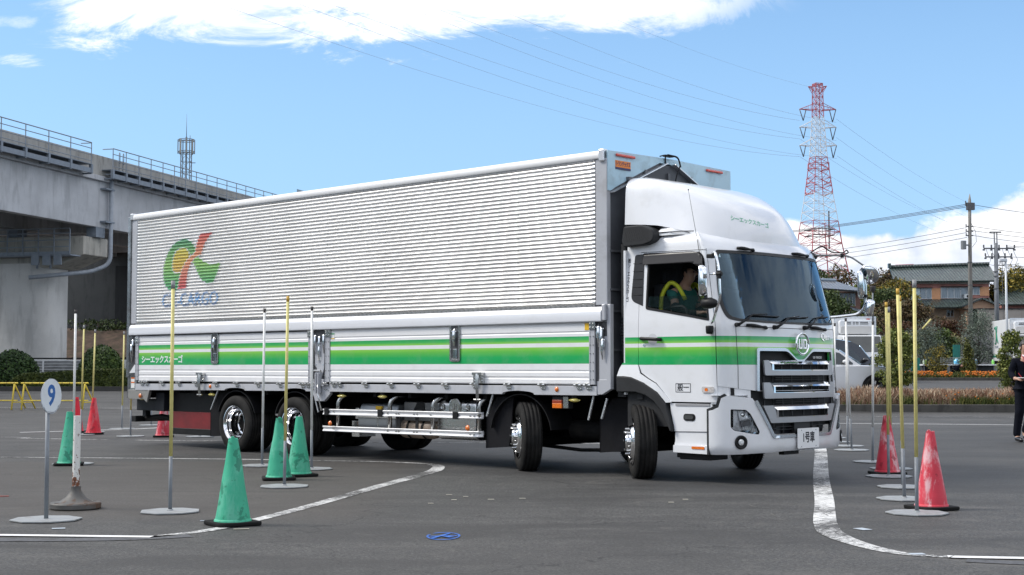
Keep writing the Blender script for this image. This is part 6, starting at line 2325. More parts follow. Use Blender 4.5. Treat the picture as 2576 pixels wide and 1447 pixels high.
def cone_mat(name, base, dark, pale, pamt):
 m = bpy.data.materials.new(name)
 m.use_nodes = True
 t = m.node_tree
 p = t.nodes['Principled BSDF']
 q = NB(t)
 co = q.n('ShaderNodeTexCoord').outputs['Object']
 oi = q.n('ShaderNodeObjectInfo')
 add = q.n('ShaderNodeVectorMath', operation='ADD')
 q.link(co, add.inputs[0])
 sc = q.n('ShaderNodeVectorMath', operation='SCALE')
 q.link(oi.outputs['Location'], sc.inputs[0]); sc.inputs['Scale'].default_value = 3.17
 q.link(sc.outputs[0], add.inputs[1])
 co = add.outputs[0]
 a = q.sstep(q.noise(co, 6, 5, 0.6, 0.5), 0.35, 0.7)
 c = q.mix(q.m('MULTIPLY', a, 0.35), base, tuple(min(1, x * 1.25 + .01) for x in base))
 mp = q.n('ShaderNodeMapping'); q.link(co, mp.inputs[0]); mp.inputs['Scale'].default_value = (1, 1, 0.35)
 scuff = q.m('MULTIPLY', q.sstep(q.noise(mp.outputs[0], 8, 8, 0.7, 0.3), 0.48, 0.64), pamt)
 c = q.mix(scuff, c, pale)
 dk = q.m('MULTIPLY', q.sstep(q.noise(co, 9, 4, 0.55, 0.3), 0.58, 0.62), 0.75)
 c = q.mix(dk, c, dark)
 q.link(c, p.inputs['Base Color'])
 p.inputs['Roughness'].default_value = 0.55
 p.inputs['Subsurface Weight'].default_value = 0.0
 return m


M_CG = cone_mat('faded_green_cone', (0.032, 0.37, 0.22), (0.008, 0.17, 0.10), (0.17, 0.50, 0.37), 0.45)
M_CR = cone_mat('scuffed_red_cone', (0.56, 0.030, 0.055), (0.30, 0.012, 0.025), (0.70, 0.50, 0.52), 0.78)
M_CR2 = cone_mat('bright_red_cone', (0.66, 0.010, 0.03), (0.35, 0.01, 0.02), (0.66, 0.35, 0.36), 0.28)
M_CB = mat('black_cone_base', (0.010, 0.010, 0.010), 0.8, spec=0.2, bump=0.2, bscale=60)


def cone(x, y, m, label, group, rot=0.0, h=0.69, tilt=0.0, notch=0):
 t = empty('traffic_cone', (x, y, 0), rot, label, 'traffic cone', group)
 t.rotation_euler = (0, tilt, rot)
 bm = BM()
 seg = 32
 prof = [(0.150, 0.030), (0.147, 0.045), (0.143, 0.05)]
 for k in range(13):
  f = k / 12
  prof.append((0.138 + (0.036 - 0.138) * f, 0.052 + (h - 0.052) * f))
 prof += [(0.031, h - 0.002), (0.029, h - 0.05)]
 rings_ = lathe(bm, prof, None, seg)
 rr = random.Random(int(abs(x * 100)))
 # torn / uneven lip at the tip
 for k, v in enumerate(rings_[-3]):
  dz_ = (rr.random() * 0.004 - 0.002) + (0.012 if notch and 4 < k < 9 else 0) - (0.012 if notch and 14 < k < 18 else 0)
  v.co.z += dz_; rings_[-2][k].co.z += dz_
 # dents
 for v in bm.verts:
  v.co.x += 0.006 * noise.noise(Vector((v.co.x * 6 + x, v.co.y * 6, v.co.z * 5)))
  v.co.y += 0.006 * noise.noise(Vector((v.co.x * 6, v.co.y * 6 + y, v.co.z * 5 + 9)))
 ob('cone_body', bm, m, t, smooth=True, angle=50)
 bm = BM()
 prism(bm, rrect(-0.185, 0.185, -0.185, 0.185, 0.05, 4), Matrix.Translation((0, 0, 0.004)), 0.030)
 ob('cone_base', bm, M_CB, t, bevel=0.008)
 return t


CGG = 'green cones along the marked island'
CRG = 'red cones at the ends of the course'
cone(-2.23, 11.42, M_CG, 'nearest green cone, dark tip and scuff marks, on the white line below the rear wheel', CGG, 0.6, notch=1)
cone(-2.62, 16.04, M_CG, 'left green cone of the pair, half behind the yellow pole, torn tip', CGG, 0.2, notch=1)
cone(-2.47, 16.55, M_CG, 'right green cone of the pair, with a dark green blotch, behind the yellow pole', CGG, 0.5)
cone(-5.72, 18.42, M_CG, 'leftmost green cone, beside the rusty post and the number sign', CGG, 0.25)
cone(-7.94, 27.05, M_CR2, 'bright red cone standing clear between the yellow poles left of the truck', CRG, 0.3)
cone(-8.50, 27.8, M_CR2, 'red cone mostly hidden behind the leftmost green cone and white pole', CRG, 0.1)
cone(-6.35, 25.98, M_CR, 'pink scuffed red cone standing behind the truck tail, seen under the rear bar', CRG, 0.2)
cone(4.43, 16.85, M_CR, 'farther red cone on the right, narrow black tip, behind a yellow pole', CRG, 0.15)
cone(3.72, 12.68, M_CR, 'nearest red cone on the right, badly scuffed pink and white', CRG, 0.35, notch=1)

# ---- number sign
t = empty('number_sign', (-3.83, 11.76, 0), 0.0, 'round white sign with blue number nine on a grey post and plate, at the left', 'number sign')
bm = BM()
prism(bm, [(0.29 * math.cos(R(22.5 + 45 * k)), 0.27 * math.sin(R(22.5 + 45 * k))) for k in range(8)], Matrix.Translation((0, 0, 0.004)), 0.012)
ob('base_plate', bm, M_PLATE, t, bevel=0.003)
bm = BM()
tube(bm, [(0, 0, 0.01), (-0.004, 0, 0.93)], 0.0175, 14)
ob('post', bm, M_PG, t)
Ms = Matrix.Translation((0.0, 0, 1.018)) @ Matrix.Rotation(R(74), 4, 'Z') @ Matrix.Rotation(R(90), 4, 'X')
bm = BM()
# a chipped disc
disc = []
for k in range(48):
 a = 2 * math.pi * k / 48
 r_ = 0.146 - (0.012 * max(0, noise.noise(Vector((math.cos(a) * 3, math.sin(a) * 3, 4)))) if math.sin(a) < -0.2 else 0)
 disc.append((r_ * math.cos(a), r_ * math.sin(a)))
prism(bm, disc, Ms @ Matrix.Translation((0, 0, 0.024)), 0.004)
dsc = ob('sign_disc', bm, mat('sign_grey_edge', (0.40, 0.42, 0.46), 0.5, var=0.3, vscale=18), t)
bm = BM()
disc2 = []
for k in range(60):
 a = 2 * math.pi * k / 60
 r_ = 0.142
 if math.sin(a) < -0.45:
  r_ -= 0.020 * (0.5 + noise.noise(Vector((math.cos(a) * 7, math.sin(a) * 7, 1.3))))
 disc2.append((r_ * math.cos(a), r_ * math.sin(a)))
prism(bm, disc2, Ms @ Matrix.Translation((0, 0, 0.0282)), 0.0012)
ob('sign_face', bm, mat('sign_face_white', (0.70, 0.74, 0.78), 0.4, var=0.05, dirt=(0.5, 0.5, 0.5), damt=0.25), dsc)
bm = text_bm('9', 0.235, 0.0006, 0.006, 0.95)
xform(bm, Ms @ Matrix.Translation((0, 0.0, 0.0298)))
ob('numeral', bm, mat('sign_blue', (0.02, 0.12, 0.38), 0.5), dsc)

# ---- rusty post on cast foot
t = empty('rusty_post', (-3.89, 12.74, 0), 0.0, 'short chipped white post with rust on a flanged cast foot, beside the number sign', 'post')
bm = BM()
lathe(bm, [(0, 0.004), (0.215, 0.004), (0.222, 0.012), (0.222, 0.048), (0.214, 0.058), (0.15, 0.062), (0.128, 0.075), (0.085, 0.105), (0.055, 0.145), (0.044, 0.175), (0.044, 0.20), (0.0, 0.20)], None, 40)
for k in range(4):
 a = R(45 + 90 * k)
 cyl(bm, (0.185 * math.cos(a), 0.185 * math.sin(a), 0.055), (0.185 * math.cos(a), 0.185 * math.sin(a), 0.063), 0.016, seg=12)
ob('cast_foot', bm, mat('rusty_cast_iron', (0.10, 0.097, 0.093), 0.6, 0.2, var=0.25, dirt=(0.11, 0.055, 0.03), dscale=7, damt=0.8), t, smooth=True, angle=35)
m = bpy.data.materials.new('peeling_white_rust')
m.use_nodes = True
q = NB(m.node_tree)
p = m.node_tree.nodes['Principled BSDF']
co = q.n('ShaderNodeTexCoord').outputs['Object']
sp = q.n('ShaderNodeSeparateXYZ'); q.link(co, sp.inputs[0])
low_ = q.sstep(sp.outputs[2], 0.50, 0.22)
nz = q.noise(co, 26, 6, 0.7, 0.3)
f = q.sstep(nz, q.m('SUBTRACT', 0.60, q.m('MULTIPLY', low_, 0.16)), q.m('SUBTRACT', 0.64, q.m('MULTIPLY', low_, 0.16)))
rust = q.mix(q.sstep(q.noise(co, 60, 3, 0.6), 0.4, 0.6), (0.20, 0.06, 0.02), (0.08, 0.035, 0.02))
c = q.mix(f, (0.68, 0.67, 0.64), rust)
q.link(c, p.inputs['Base Color'])
p.inputs['Roughness'].default_value = 0.65
bm = BM()
cyl(bm, (0, 0, 0.19), (0.004, 0, 0.825), 0.0325, seg=24)
ob('post_tube', bm, m, t, smooth=True, angle=40)

# ---- yellow barricades
M_BY = mat('barricade_yellow', (0.74, 0.56, 0.06), 0.45, var=0.08, dirt=(0.40, 0.28, 0.08), dscale=7, damt=0.4)


def barricade(x0, x1, y, label, zb):
 t = empty('barricade', ((x0 + x1) / 2, y, zb), 0.02, label, 'barricade', 'yellow pipe barricades')
 w = (x1 - x0) / 2
 bm = BM(); cyl(bm, (-w, 0, 0.79), (w, 0, 0.79), 0.024); ob('top_pipe', bm, M_BY, t)
 bm = BM(); cyl(bm, (-w, 0, 0.27), (w, 0, 0.27), 0.018); ob('lower_pipe', bm, M_BY, t)
 for s in (-1, 1):
  xx = s * (w - 0.10)
  bm = BM()
  tube(bm, bend([(xx - 0.16 * 0, -0.24, 0.0), (xx, -0.02, 0.75), (xx, 0.02, 0.75), (xx + 0.26, 0.24, 0.03)], 0.05), 0.024, 10)
  cyl(bm, (xx, -0.16, 0.22), (xx + 0.19, 0.17, 0.22), 0.014)
  ob('a_frame', bm, M_BY, t)
 bm = BM()
 for k in range(9):
  a = -w + 2 * w * (k + 0.5) / 9
  cyl(bm, (a - 0.012, 0, 0.79), (a + 0.012, 0, 0.79), 0.0255)
 ob('band', bm, mat('barricade_band', (0.30, 0.22, 0.05), 0.6), t)


barricade(-14.66, -12.66, 42.5, 'yellow pipe barricade behind the number sign', 0.02)
barricade(-16.75, -14.80, 42.6, 'yellow pipe barricade cut by the left edge of the photo', 0.02)
# ---------------------------------------------------------------- viaduct at left
def concrete(name, col, stain=0.5, sc=1.0):
 m = bpy.data.materials.new(name)
 m.use_nodes = True
 q = NB(m.node_tree)
 p = m.node_tree.nodes['Principled BSDF']
 co = q.n('ShaderNodeTexCoord').outputs['Object']
 mp = q.n('ShaderNodeMapping'); q.link(co, mp.inputs[0]); mp.inputs['Scale'].default_value = (1.0, 1.0, 0.22)
 streak = q.noise(mp.outputs[0], 1.6 * sc, 7, 0.65, 0.2)
 big_ = q.noise(co, 0.35 * sc, 5, 0.6)
 fine = q.noise(co, 14, 4, 0.7)
 c = q.mix(q.sstep(big_, 0.35, 0.65), tuple(x * 0.88 for x in col), tuple(x * 1.08 for x in col))
 c = q.mix(q.m('MULTIPLY', q.sstep(streak, 0.48, 0.68), stain), c, tuple(x * 0.45 for x in col))
 c = q.mix(q.m('MULTIPLY', q.sstep(fine, 0.4, 0.7), 0.12), c, tuple(x * 0.6 for x in col))
 q.link(c, p.inputs['Base Color'])
 p.inputs['Roughness'].default_value = 0.85
 bn = q.n('ShaderNodeBump'); bn.inputs['Strength'].default_value = 0.3; bn.inputs['Distance'].default_value = 0.03
 q.link(fine, bn.inputs['Height']); q.link(bn.outputs[0], p.inputs['Normal'])
 return m


M_CON = concrete('viaduct_concrete', (0.50, 0.51, 0.53), 0.45)
M_CONP = concrete('parapet_concrete', (0.38, 0.37, 0.345), 0.75, 1.4)
M_CONC = concrete('pier_concrete', (0.56, 0.55, 0.53), 0.45)
M_CONCAP = concrete('pier_cap_concrete', (0.50, 0.475, 0.42), 0.85, 1.2)
M_VST = mat('viaduct_steel', (0.22, 0.25, 0.29), 0.55, 0.3, var=0.1)
VD = Vector((0.258, 0.966, 0))          # along the line
VN = Vector((0.966, -0.258, 0))         # outwards, to the yard
VO = Vector((-27.4, 76.0, 0))           # a point on the near face
Mv = frame(VO, VD, (0, 0, 1))           # local x along, local y up, local z = outwards
if (Mv.to_3x3() @ Vector((0, 0, 1))).dot(VN) < 0:
 SGN = -1
else:
 SGN = 1


def vp(t_, z, o_):
 return VO + VD * t_ + VN * o_ + Vector((0, 0, z))


def vbox(bm, t0, t1, z0, z1, o0, o1):
 vs = [bm.verts.new(vp(t_, z, o_)) for t_ in (t0, t1) for z in (z0, z1) for o_ in (o0, o1)]
 for f in ((0, 1, 3, 2), (4, 6, 7, 5), (0, 4, 5, 1), (2, 3, 7, 6), (0, 2, 6, 4), (1, 5, 7, 3)):
  bm.faces.new([vs[i] for i in f])


via = empty('viaduct', (-27.4, 76, 0), 0, 'grey concrete railway viaduct with steel walkway crossing behind the truck at the left', 'viaduct')


def vob(name, bm, m, parent, **kw):
 bmesh.ops.translate(bm, vec=-Vector(via.location), verts=bm.verts)
 return ob(name, bm, m, parent, **kw)


T0, T1 = -150, 190
bm = BM()
# deck with overhang, two deep girders
vbox(bm, T0, T1, 12.55, 12.85, -11.5, 0.25)
vbox(bm, T0, T1, 9.75, 12.55, -0.55, 0.0)
vbox(bm, T0, T1, 9.75, 12.55, -6.0, -5.4)
vbox(bm, T0, T1, 9.75, 12.55, -11.3, -10.7)
for t_ in range(-140, 190, 14):
 vbox(bm, t_, t_ + 0.4, 9.9, 12.55, -10.7, -0.55)
vob('girder', bm, M_CON, via, bevel=0.03)
bm = BM()
vbox(bm, T0, T1, 12.85, 14.1, -0.15, 0.05)
vbox(bm, T0, T1, 12.85, 14.1, -11.5, -11.3)
vob('parapet', bm, M_CONP, via, bevel=0.02)


def walkway(t0, t1, step, top_=14.52, ladder=False):
 bm = BM()
 vbox(bm, t0, t1, 13.22, 13.27, 0.05, 0.85)
 vbox(bm, t0, t1, 12.72, 12.95, 0.72, 0.85)
 vbox(bm, t0, t1, 12.95, 13.0, 0.3, 0.85)
 n = int((t1 - t0) / step)
 for k in range(n + 1):
  t_ = t0 + (t1 - t0) * k / n
  vbox(bm, t_ - 0.09, t_ + 0.09, 12.72, 13.25, 0.70, 0.88)
  vbox(bm, t_ - 0.06, t_ + 0.06, 12.66, 12.74, 0.0, 0.85)
 w_ = vob('walkway', bm, M_VST, via)
 for k in range(n + 1):
  t_ = t0 + (t1 - t0) * k / n
  bm = BM()
  cyl(bm, vp(t_, 13.2, 0.80), vp(t_, top_, 0.80), 0.03, seg=6)
  vob('railing_post', bm, M_VST, w_)
 for z in (top_, 14.18, 13.80, 13.45):
  bm = BM()
  cyl(bm, vp(t0, z, 0.80), vp(t1, z, 0.80), 0.025 if z < top_ else 0.032, seg=6)
  vob('rail', bm, M_VST, w_)
 return w_


wa = walkway(-8.0, 7.35, 1.95)
wb = walkway(9.75, 60, 1.52)
bm = BM()
cyl(bm, vp(7.35, 14.5, 0.8), vp(7.35, 14.5, 0.1), 0.03, seg=6)
cyl(bm, vp(9.75, 14.5, 0.8), vp(9.75, 14.5, 0.1), 0.03, seg=6)
vob('end_rail', bm, M_VST, wa)
for dt in (0.0, 0.45, 0.9):
 bm = BM()
 tube(bm, bend([vp(11.3 + dt, 13.4, 0.3), vp(11.3 + dt, 14.55, 0.3), vp(11.75 + dt, 14.55, 0.1), vp(11.75 + dt, 13.9, 0.1)], 0.2, 6), 0.022, 6)
 if dt < 0.9: vob('ladder_hoop', bm, M_VST, wb)
 else: bm.free()
# downpipe
bm = BM()
tube(bm, bend([vp(10.5, 12.8, 0.28), vp(10.5, 7.6, 0.28), vp(9.8, 7.1, -0.5), vp(7.0, 6.6, -3.0)], 0.5, 6), 0.13, 12)
dp = vob('drain_pipe', bm, mat('drain_pipe_grey', (0.30, 0.33, 0.37), 0.5, var=0.1), via, smooth=True)
for z in (12.05, 10.05):
 bm = BM(); vbox(bm, 9.7, 10.7, z, z + 0.1, 0.0, 0.42); vob('pipe_bracket', bm, M_VST, dp)


# pier and its cap
def pier(tc, w=4.6, main=True):
 bm = BM()
 c = VO + VD * tc - VN * 4.9
 prof = []
 for k in range(40):
  a = 2 * math.pi * k / 40
  n_ = 3.2
  ca, sa = math.cos(a), math.sin(a)
  prof.append((w / 2 * math.copysign(abs(ca) ** (2 / n_), ca), 1.55 * math.copysign(abs(sa) ** (2 / n_), sa)))
 M = Matrix.Identity(4)
 for i in range(3):
  M[i][0] = VN[i]; M[i][1] = VD[i]; M[i][2] = (0, 0, 1)[i]; M[i][3] = c[i]
 prism(bm, prof, M, 7.55)
 pr = vob('pier', bm, M_CONC, via, smooth=True, angle=40)
 bm = BM()
 # hammerhead: flares outwards
 cap = [(-5.4, 9.15), (4.6, 9.15), (4.6, 8.05), (2.6, 7.3), (-2.6, 7.3), (-5.4, 8.05)]
 Mc = Matrix.Identity(4)
 for i in range(3):
  Mc[i][0] = VN[i]; Mc[i][1] = (0, 0, 1)[i]; Mc[i][2] = -VD[i]; Mc[i][3] = (c + VD * 1.35)[i]
 prism(bm, cap, Mc, 2.7)
 vob('pier_cap', bm, M_CONCAP, pr, bevel=0.04)
 bm = BM()
 for o_ in (-0.3, -5.7):
  vbox(bm, tc - 0.5, tc + 0.5, 9.15, 9.75, o_ - 0.35, o_ + 0.3)
 vob('bearing', bm, M_VST, pr)
 bm = BM()
 vbox(bm, tc - 2.4, tc - 2.3, 7.95, 8.15, -9, -0.6)
 for k in range(9):
  vbox(bm, tc - 2.43, tc - 2.37, 7.95, 9.5, -9 + k * 1.05, -8.94 + k * 1.05)
 for z in (8.4, 8.8, 9.2, 9.48):
  vbox(bm, tc - 2.43, tc - 2.38, z, z + 0.05, -9, -0.6)
 vbox(bm, tc - 2.4, tc - 1.35, 7.9, 7.98, -9, -0.5)
 vbox(bm, tc - 1.8, tc - 1.7, 7.2, 8.0, -3.2, -3.1)
 vbox(bm, tc - 1.8, tc - 1.7, 7.2, 8.0, -2.3, -2.2)
 for k in range(3):
  vbox(bm, tc - 2.46, tc - 2.36, 7.35, 8.0, -3.1 + k * 0.75, -2.6 + k * 0.75)
 vob('inspection_gantry', bm, M_VST, pr)


pier(9.8)
pier(52.0)
pier(94.0)
pier(-33.0)
pier(-75.0)
pier(-117.0)
# steel mast of a phone antenna beyond the viaduct
YA = 135
ant = empty('antenna_mast', (-31.2, YA, 0), 0, 'lattice phone mast with antenna cage and thin whip rising behind the viaduct', 'antenna mast')
M_MAST = mat('mast_steel', (0.16, 0.18, 0.20), 0.6, 0.2)
bm = BM()
for z0 in range(0, 22, 1):
 for a, c in (((-.42, -.42), (.42, -.42)), ((.42, -.42), (.42, .42)), ((.42, .42), (-.42, .42)), ((-.42, .42), (-.42, -.42))):
  cyl(bm, (*a, z0), (*c, z0), 0.025, seg=5)
  cyl(bm, (*a, z0), (*c, z0 + 1), 0.02, seg=5)
for a in ((-.42, -.42), (.42, -.42), (.42, .42), (-.42, .42)):
 cyl(bm, (*a, 0), (*a, 23.2), 0.05, seg=6)
cyl(bm, (0, 0, 0), (0, 0, 23.4), 0.09, seg=6)
ob('lattice', bm, M_MAST, ant)
bm = BM()
for z in (21.85, 22.0, 23.0, 23.15):
 for k in range(8):
  a = [0.75 * math.cos(2 * math.pi * (k + j) / 8) for j in (0, 1)]; c = [0.75 * math.sin(2 * math.pi * (k + j) / 8) for j in (0, 1)]
  cyl(bm, (a[0], c[0], z), (a[1], c[1], z), 0.035, seg=5)
ob('cage', bm, M_MAST, ant)
for k in range(8):
 a = 2 * math.pi * (k + .3) / 8
 bm = BM()
 box(bm, (0.78 * math.cos(a), 0.78 * math.sin(a), 22.45), (0.09, 0.16, 1.35), Matrix.Rotation(a, 4, 'Z'))
 ob('antenna_panel', bm, mat('antenna_panel_grey', (0.22, 0.22, 0.20), 0.5), ant)
bm = BM()
tube(bm, [(0, 0, 23.2), (0, 0, 25.6)], [0.04, 0.012], 5)
tube(bm, [(0.35, 0, 23.1), (0.35, 0, 23.55)], 0.03, 5)
cyl(bm, (0.4, 0, 20.9), (0.9, 0, 20.9), 0.04, seg=5)
ob('whip_aerial', bm, M_MAST, ant)
# square sign seen over the box roof
x0, z0 = at(749, 462, 118); x1, z1 = at(797, 497, 118)
sg = empty('roof_board', ((x0 + x1) / 2, 118, 0), 0, 'grey board end with steel frame peeping over the truck roof', 'board')
bm = BM()
prism(bm, [(-0.85, 0.0), (-0.85, 0.9), (0.85, 0.40), (0.85, 0.0)], Matrix.Translation((0, 0, z1 - 0.2)) @ Matrix.Rotation(R(90), 4, 'X'), 0.15)
ob('panel', bm, mat('board_bluegrey', (0.20, 0.27, 0.32), 0.6), sg)
bm = BM()
cyl(bm, (0, 0.1, 0), (0, 0.1, z1), 0.15); ob('post', bm, M_MAST, sg)

# bank and wall under the viaduct
bm = BM()
ys_ = [(96, 1.0), (99, 1.9), (103, 3.9), (106, 4.2), (140, 4.4)]
prev = None
for y, z in ys_:
 row = [bm.verts.new((x, y + 0.03 * (x + 30), z * (1 if z < 1.2 else (1 - 0.0 * x)) + 0.25 * noise.noise(Vector((x * .3, y * .3, 0))))) for x in range(-60, -12, 2)]
 if prev:
  for i in range(len(row) - 1):
   bm.faces.new((prev[i], prev[i + 1], row[i + 1], row[i]))
 prev = row
o = ob('earth_bank', bm, mat('brown_earth', (0.085, 0.055, 0.04), 0.95, var=0.4, vscale=1.5, dirt=(0.04, 0.045, 0.02), dscale=2, damt=0.6), smooth=True)
tag(o, kind='structure')
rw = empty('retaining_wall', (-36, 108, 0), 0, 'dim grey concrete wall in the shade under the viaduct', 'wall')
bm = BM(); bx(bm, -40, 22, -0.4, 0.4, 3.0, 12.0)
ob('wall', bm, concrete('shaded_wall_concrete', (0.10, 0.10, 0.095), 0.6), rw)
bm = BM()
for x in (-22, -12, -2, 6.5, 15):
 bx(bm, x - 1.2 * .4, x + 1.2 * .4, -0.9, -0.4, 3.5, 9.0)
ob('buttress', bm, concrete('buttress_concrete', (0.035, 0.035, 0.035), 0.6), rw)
# ---------------------------------------------------------------- foliage tools
def leaf_mat(name, cols, rough=0.6):
 """several leaf colours, picked at random per leaf and drifting over the crown"""
 if name in MATS: return MATS[name]
 m = bpy.data.materials.new(name)
 m.use_nodes = True
 q = NB(m.node_tree)
 p = m.node_tree.nodes['Principled BSDF']
 g = q.n('ShaderNodeNewGeometry')
 co = q.n('ShaderNodeTexCoord').outputs['Object']
 f = q.m('ADD', q.m('MULTIPLY', g.outputs['Random Per Island'], 0.6), q.m('MULTIPLY', q.noise(co, 0.9, 3, 0.6), 0.5))
 cr = q.n('ShaderNodeValToRGB')
 q.link(f, cr.inputs[0])
 e = cr.color_ramp.elements
 e[0].color = (*cols[0], 1); e[0].position = 0.15
 e[1].color = (*cols[-1], 1); e[1].position = 0.85
 for i, c in enumerate(cols[1:-1]):
  k = e.new(0.15 + 0.7 * (i + 1) / (len(cols) - 1)); k.color = (*c, 1)
 q.link(cr.outputs[0], p.inputs['Base Color'])
 p.inputs['Roughness'].default_value = rough
 p.inputs['Specular IOR Level'].default_value = 0.3
 MATS[name] = m
 return m


M_BARK = mat('bark', (0.07, 0.055, 0.045), 0.9, var=0.3, bump=0.4, bscale=20)


def leaves(bm, blobs, n, size, rg, flat=0.4, shell=0.55, asp=0.5):
 """n little leaf quads spread through ellipsoid clumps (cx,cy,cz,rx,ry,rz)"""
 vol = [b_[3] * b_[4] * b_[5] for b_ in blobs]
 vol = [v ** 0.75 for v in vol]
 tot = sum(vol)
 for b_, v in zip(blobs, vol):
  k = int(n * v / tot)
  off = Vector((rg.random() * 50, rg.random() * 50, rg.random() * 50))
  for _ in range(k):
   d = Vector((rg.gauss(0, 1), rg.gauss(0, 1), rg.gauss(0, 1))).normalized()
   lump = 1 + 0.30 * noise.noise(d * 2.1 + off) + 0.14 * noise.noise(d * 5.5 + off)
   r_ = (shell + (1 - shell) * rg.random()) ** 0.8 * lump
   p = Vector((b_[0] + d.x * b_[3] * r_, b_[1] + d.y * b_[4] * r_, b_[2] + d.z * b_[5] * r_))
   s = size * (0.6 + 0.8 * rg.random())
   nrm = (d * flat + Vector((rg.gauss(0, 1), rg.gauss(0, 1), rg.gauss(0, 1) + 0.3)).normalized()).normalized()
   a = nrm.orthogonal().normalized()
   a = Matrix.Rotation(rg.random() * 6.28, 3, nrm) @ a
   c = nrm.cross(a)
   bm.faces.new([bm.verts.new(p + a * s), bm.verts.new(p + c * s * asp), bm.verts.new(p - a * s), bm.verts.new(p - c * s * asp)])


def blobset(w, d, h, z0, n, rg, shape='round', bs=1.0):
 """clumps making an uneven crown"""
 out = []
 for _ in range(n):
  a = rg.random() * 6.283
  rr = math.sqrt(rg.random()) * 0.72
  zf = rg.random()
  if shape == 'cone': rr *= (1 - zf * 0.85); sc = 0.34 * (1 - zf * 0.55)
  elif shape == 'round': rr *= math.sqrt(max(0.05, 1 - (2 * zf - 0.85) ** 2 * 0.8)); sc = 0.30
  else: sc = 0.30
  sc *= bs
  out.append((math.cos(a) * rr * w / 2, math.sin(a) * rr * d / 2, z0 + h * (0.10 + 0.80 * zf), w * sc * (0.6 + 0.5 * rg.random()), d * sc * (0.6 + .5 * rg.random()), h * 0.18 * bs * (0.6 + 0.7 * rg.random())))
 return out


def tree(name, x, y, w, h, mleaf, label, cat, group=None, trunk=0.3, nb=14, n=2600, size=0.12, shape='round', d=None, seed=1, shell=0.5, z0=None, limbs=5, asp=0.5, tr=0.10, flat=0.4, bs=1.0):
 rg = random.Random(seed)
 zb = gz(x, y) if z0 is None else z0
 t = empty(name, (x, y, zb), 0, label, cat, group)
 d = d or w
 bl = blobset(w, d, h * (1 - trunk), h * trunk, nb, rg, shape, bs)
 bm = BM()
 leaves(bm, bl, n, size, rg, shell=shell, asp=asp, flat=flat)
 ob('crown', bm, mleaf, t)
 bm = BM()
 tube(bm, [(0, 0, -0.1), (0.02 * w, 0, h * trunk), (0, 0, h * 0.75)], [tr, tr * 0.75, tr * 0.2], 8)
 for b_ in bl[:limbs]:
  tube(bm, [(0.01, 0, h * trunk * 0.8), (b_[0] * 0.5, b_[1] * 0.5, (h * trunk + b_[2]) / 2), (b_[0], b_[1], b_[2])], [tr * 0.5, tr * 0.3, tr * 0.1], 6)
 ob('trunk', bm, M_BARK, t)
 return t


L_DARK = leaf_mat('evergreen_leaves', [(0.012, 0.022, 0.006), (0.028, 0.048, 0.012), (0.05, 0.08, 0.02), (0.085, 0.11, 0.03)])
L_MID = leaf_mat('green_leaves', [(0.02, 0.035, 0.008), (0.05, 0.08, 0.02), (0.09, 0.13, 0.03), (0.15, 0.17, 0.05)])
L_YG = leaf_mat('yellow_green_leaves', [(0.03, 0.045, 0.012), (0.07, 0.10, 0.02), (0.14, 0.17, 0.035), (0.26, 0.26, 0.06)])
L_AUT = leaf_mat('autumn_leaves', [(0.03, 0.045, 0.012), (0.07, 0.075, 0.02), (0.17, 0.14, 0.02), (0.34, 0.24, 0.03)])
L_BRN = leaf_mat('brown_leaves', [(0.025, 0.025, 0.01), (0.06, 0.045, 0.02), (0.12, 0.07, 0.03), (0.10, 0.09, 0.03)])
L_RED = leaf_mat('russet_hedge_leaves', [(0.03, 0.018, 0.01), (0.07, 0.032, 0.018), (0.12, 0.05, 0.025), (0.08, 0.06, 0.02)])
L_OLV = leaf_mat('olive_leaves', [(0.035, 0.05, 0.035), (0.07, 0.095, 0.07), (0.12, 0.15, 0.115), (0.17, 0.20, 0.16)])
L_CON = leaf_mat('conifer_leaves', [(0.02, 0.03, 0.008), (0.045, 0.06, 0.015), (0.10, 0.11, 0.02), (0.17, 0.15, 0.03)])
L_TOP = leaf_mat('topiary_leaves', [(0.006, 0.016, 0.004), (0.014, 0.035, 0.008), (0.028, 0.06, 0.012), (0.05, 0.09, 0.02)])

# clipped round bushes and hedge at left


def dome(name, x, y, w, h, label, group, seed, n=5200, m=L_TOP, zb=None):
 rg = random.Random(seed)
 zb = gz(x, y) if zb is None else zb
 t = empty(name, (x, y, zb), 0, label, 'bush', group)
 bm = BM()
 for _ in range(n):
  a = rg.random() * 6.283
  f = rg.random() ** 0.8
  rr = w / 2 * (1 - f ** 2.6) ** 0.5 * (1.0 - 0.06 * f)
  lump = 1 + 0.05 * noise.noise(Vector((math.cos(a) * 2 + seed, math.sin(a) * 2, f * 3)))
  p = Vector((math.cos(a) * rr * lump, math.sin(a) * rr * lump, f * h * (0.97 + 0.05 * rg.random())))
  p *= 0.93 + 0.09 * rg.random()
  s = 0.055 * (0.6 + rg.random())
  nrm = Vector((math.cos(a), math.sin(a), f * 1.2)) * 0.8 + Vector((rg.gauss(0, .6), rg.gauss(0, .6), rg.gauss(0, .6)))
  nrm.normalize()
  a_ = Matrix.Rotation(rg.random() * 6.28, 3, nrm) @ nrm.orthogonal().normalized()
  c = nrm.cross(a_)
  bm.faces.new([bm.verts.new(p + a_ * s), bm.verts.new(p + c * s * .6), bm.verts.new(p - a_ * s), bm.verts.new(p - c * s * .6)])
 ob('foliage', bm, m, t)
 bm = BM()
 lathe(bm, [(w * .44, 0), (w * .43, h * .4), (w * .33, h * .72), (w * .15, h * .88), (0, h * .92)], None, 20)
 ob('dense_core', bm, mat('inner_twigs', (0.008, 0.012, 0.005), 0.95), t)


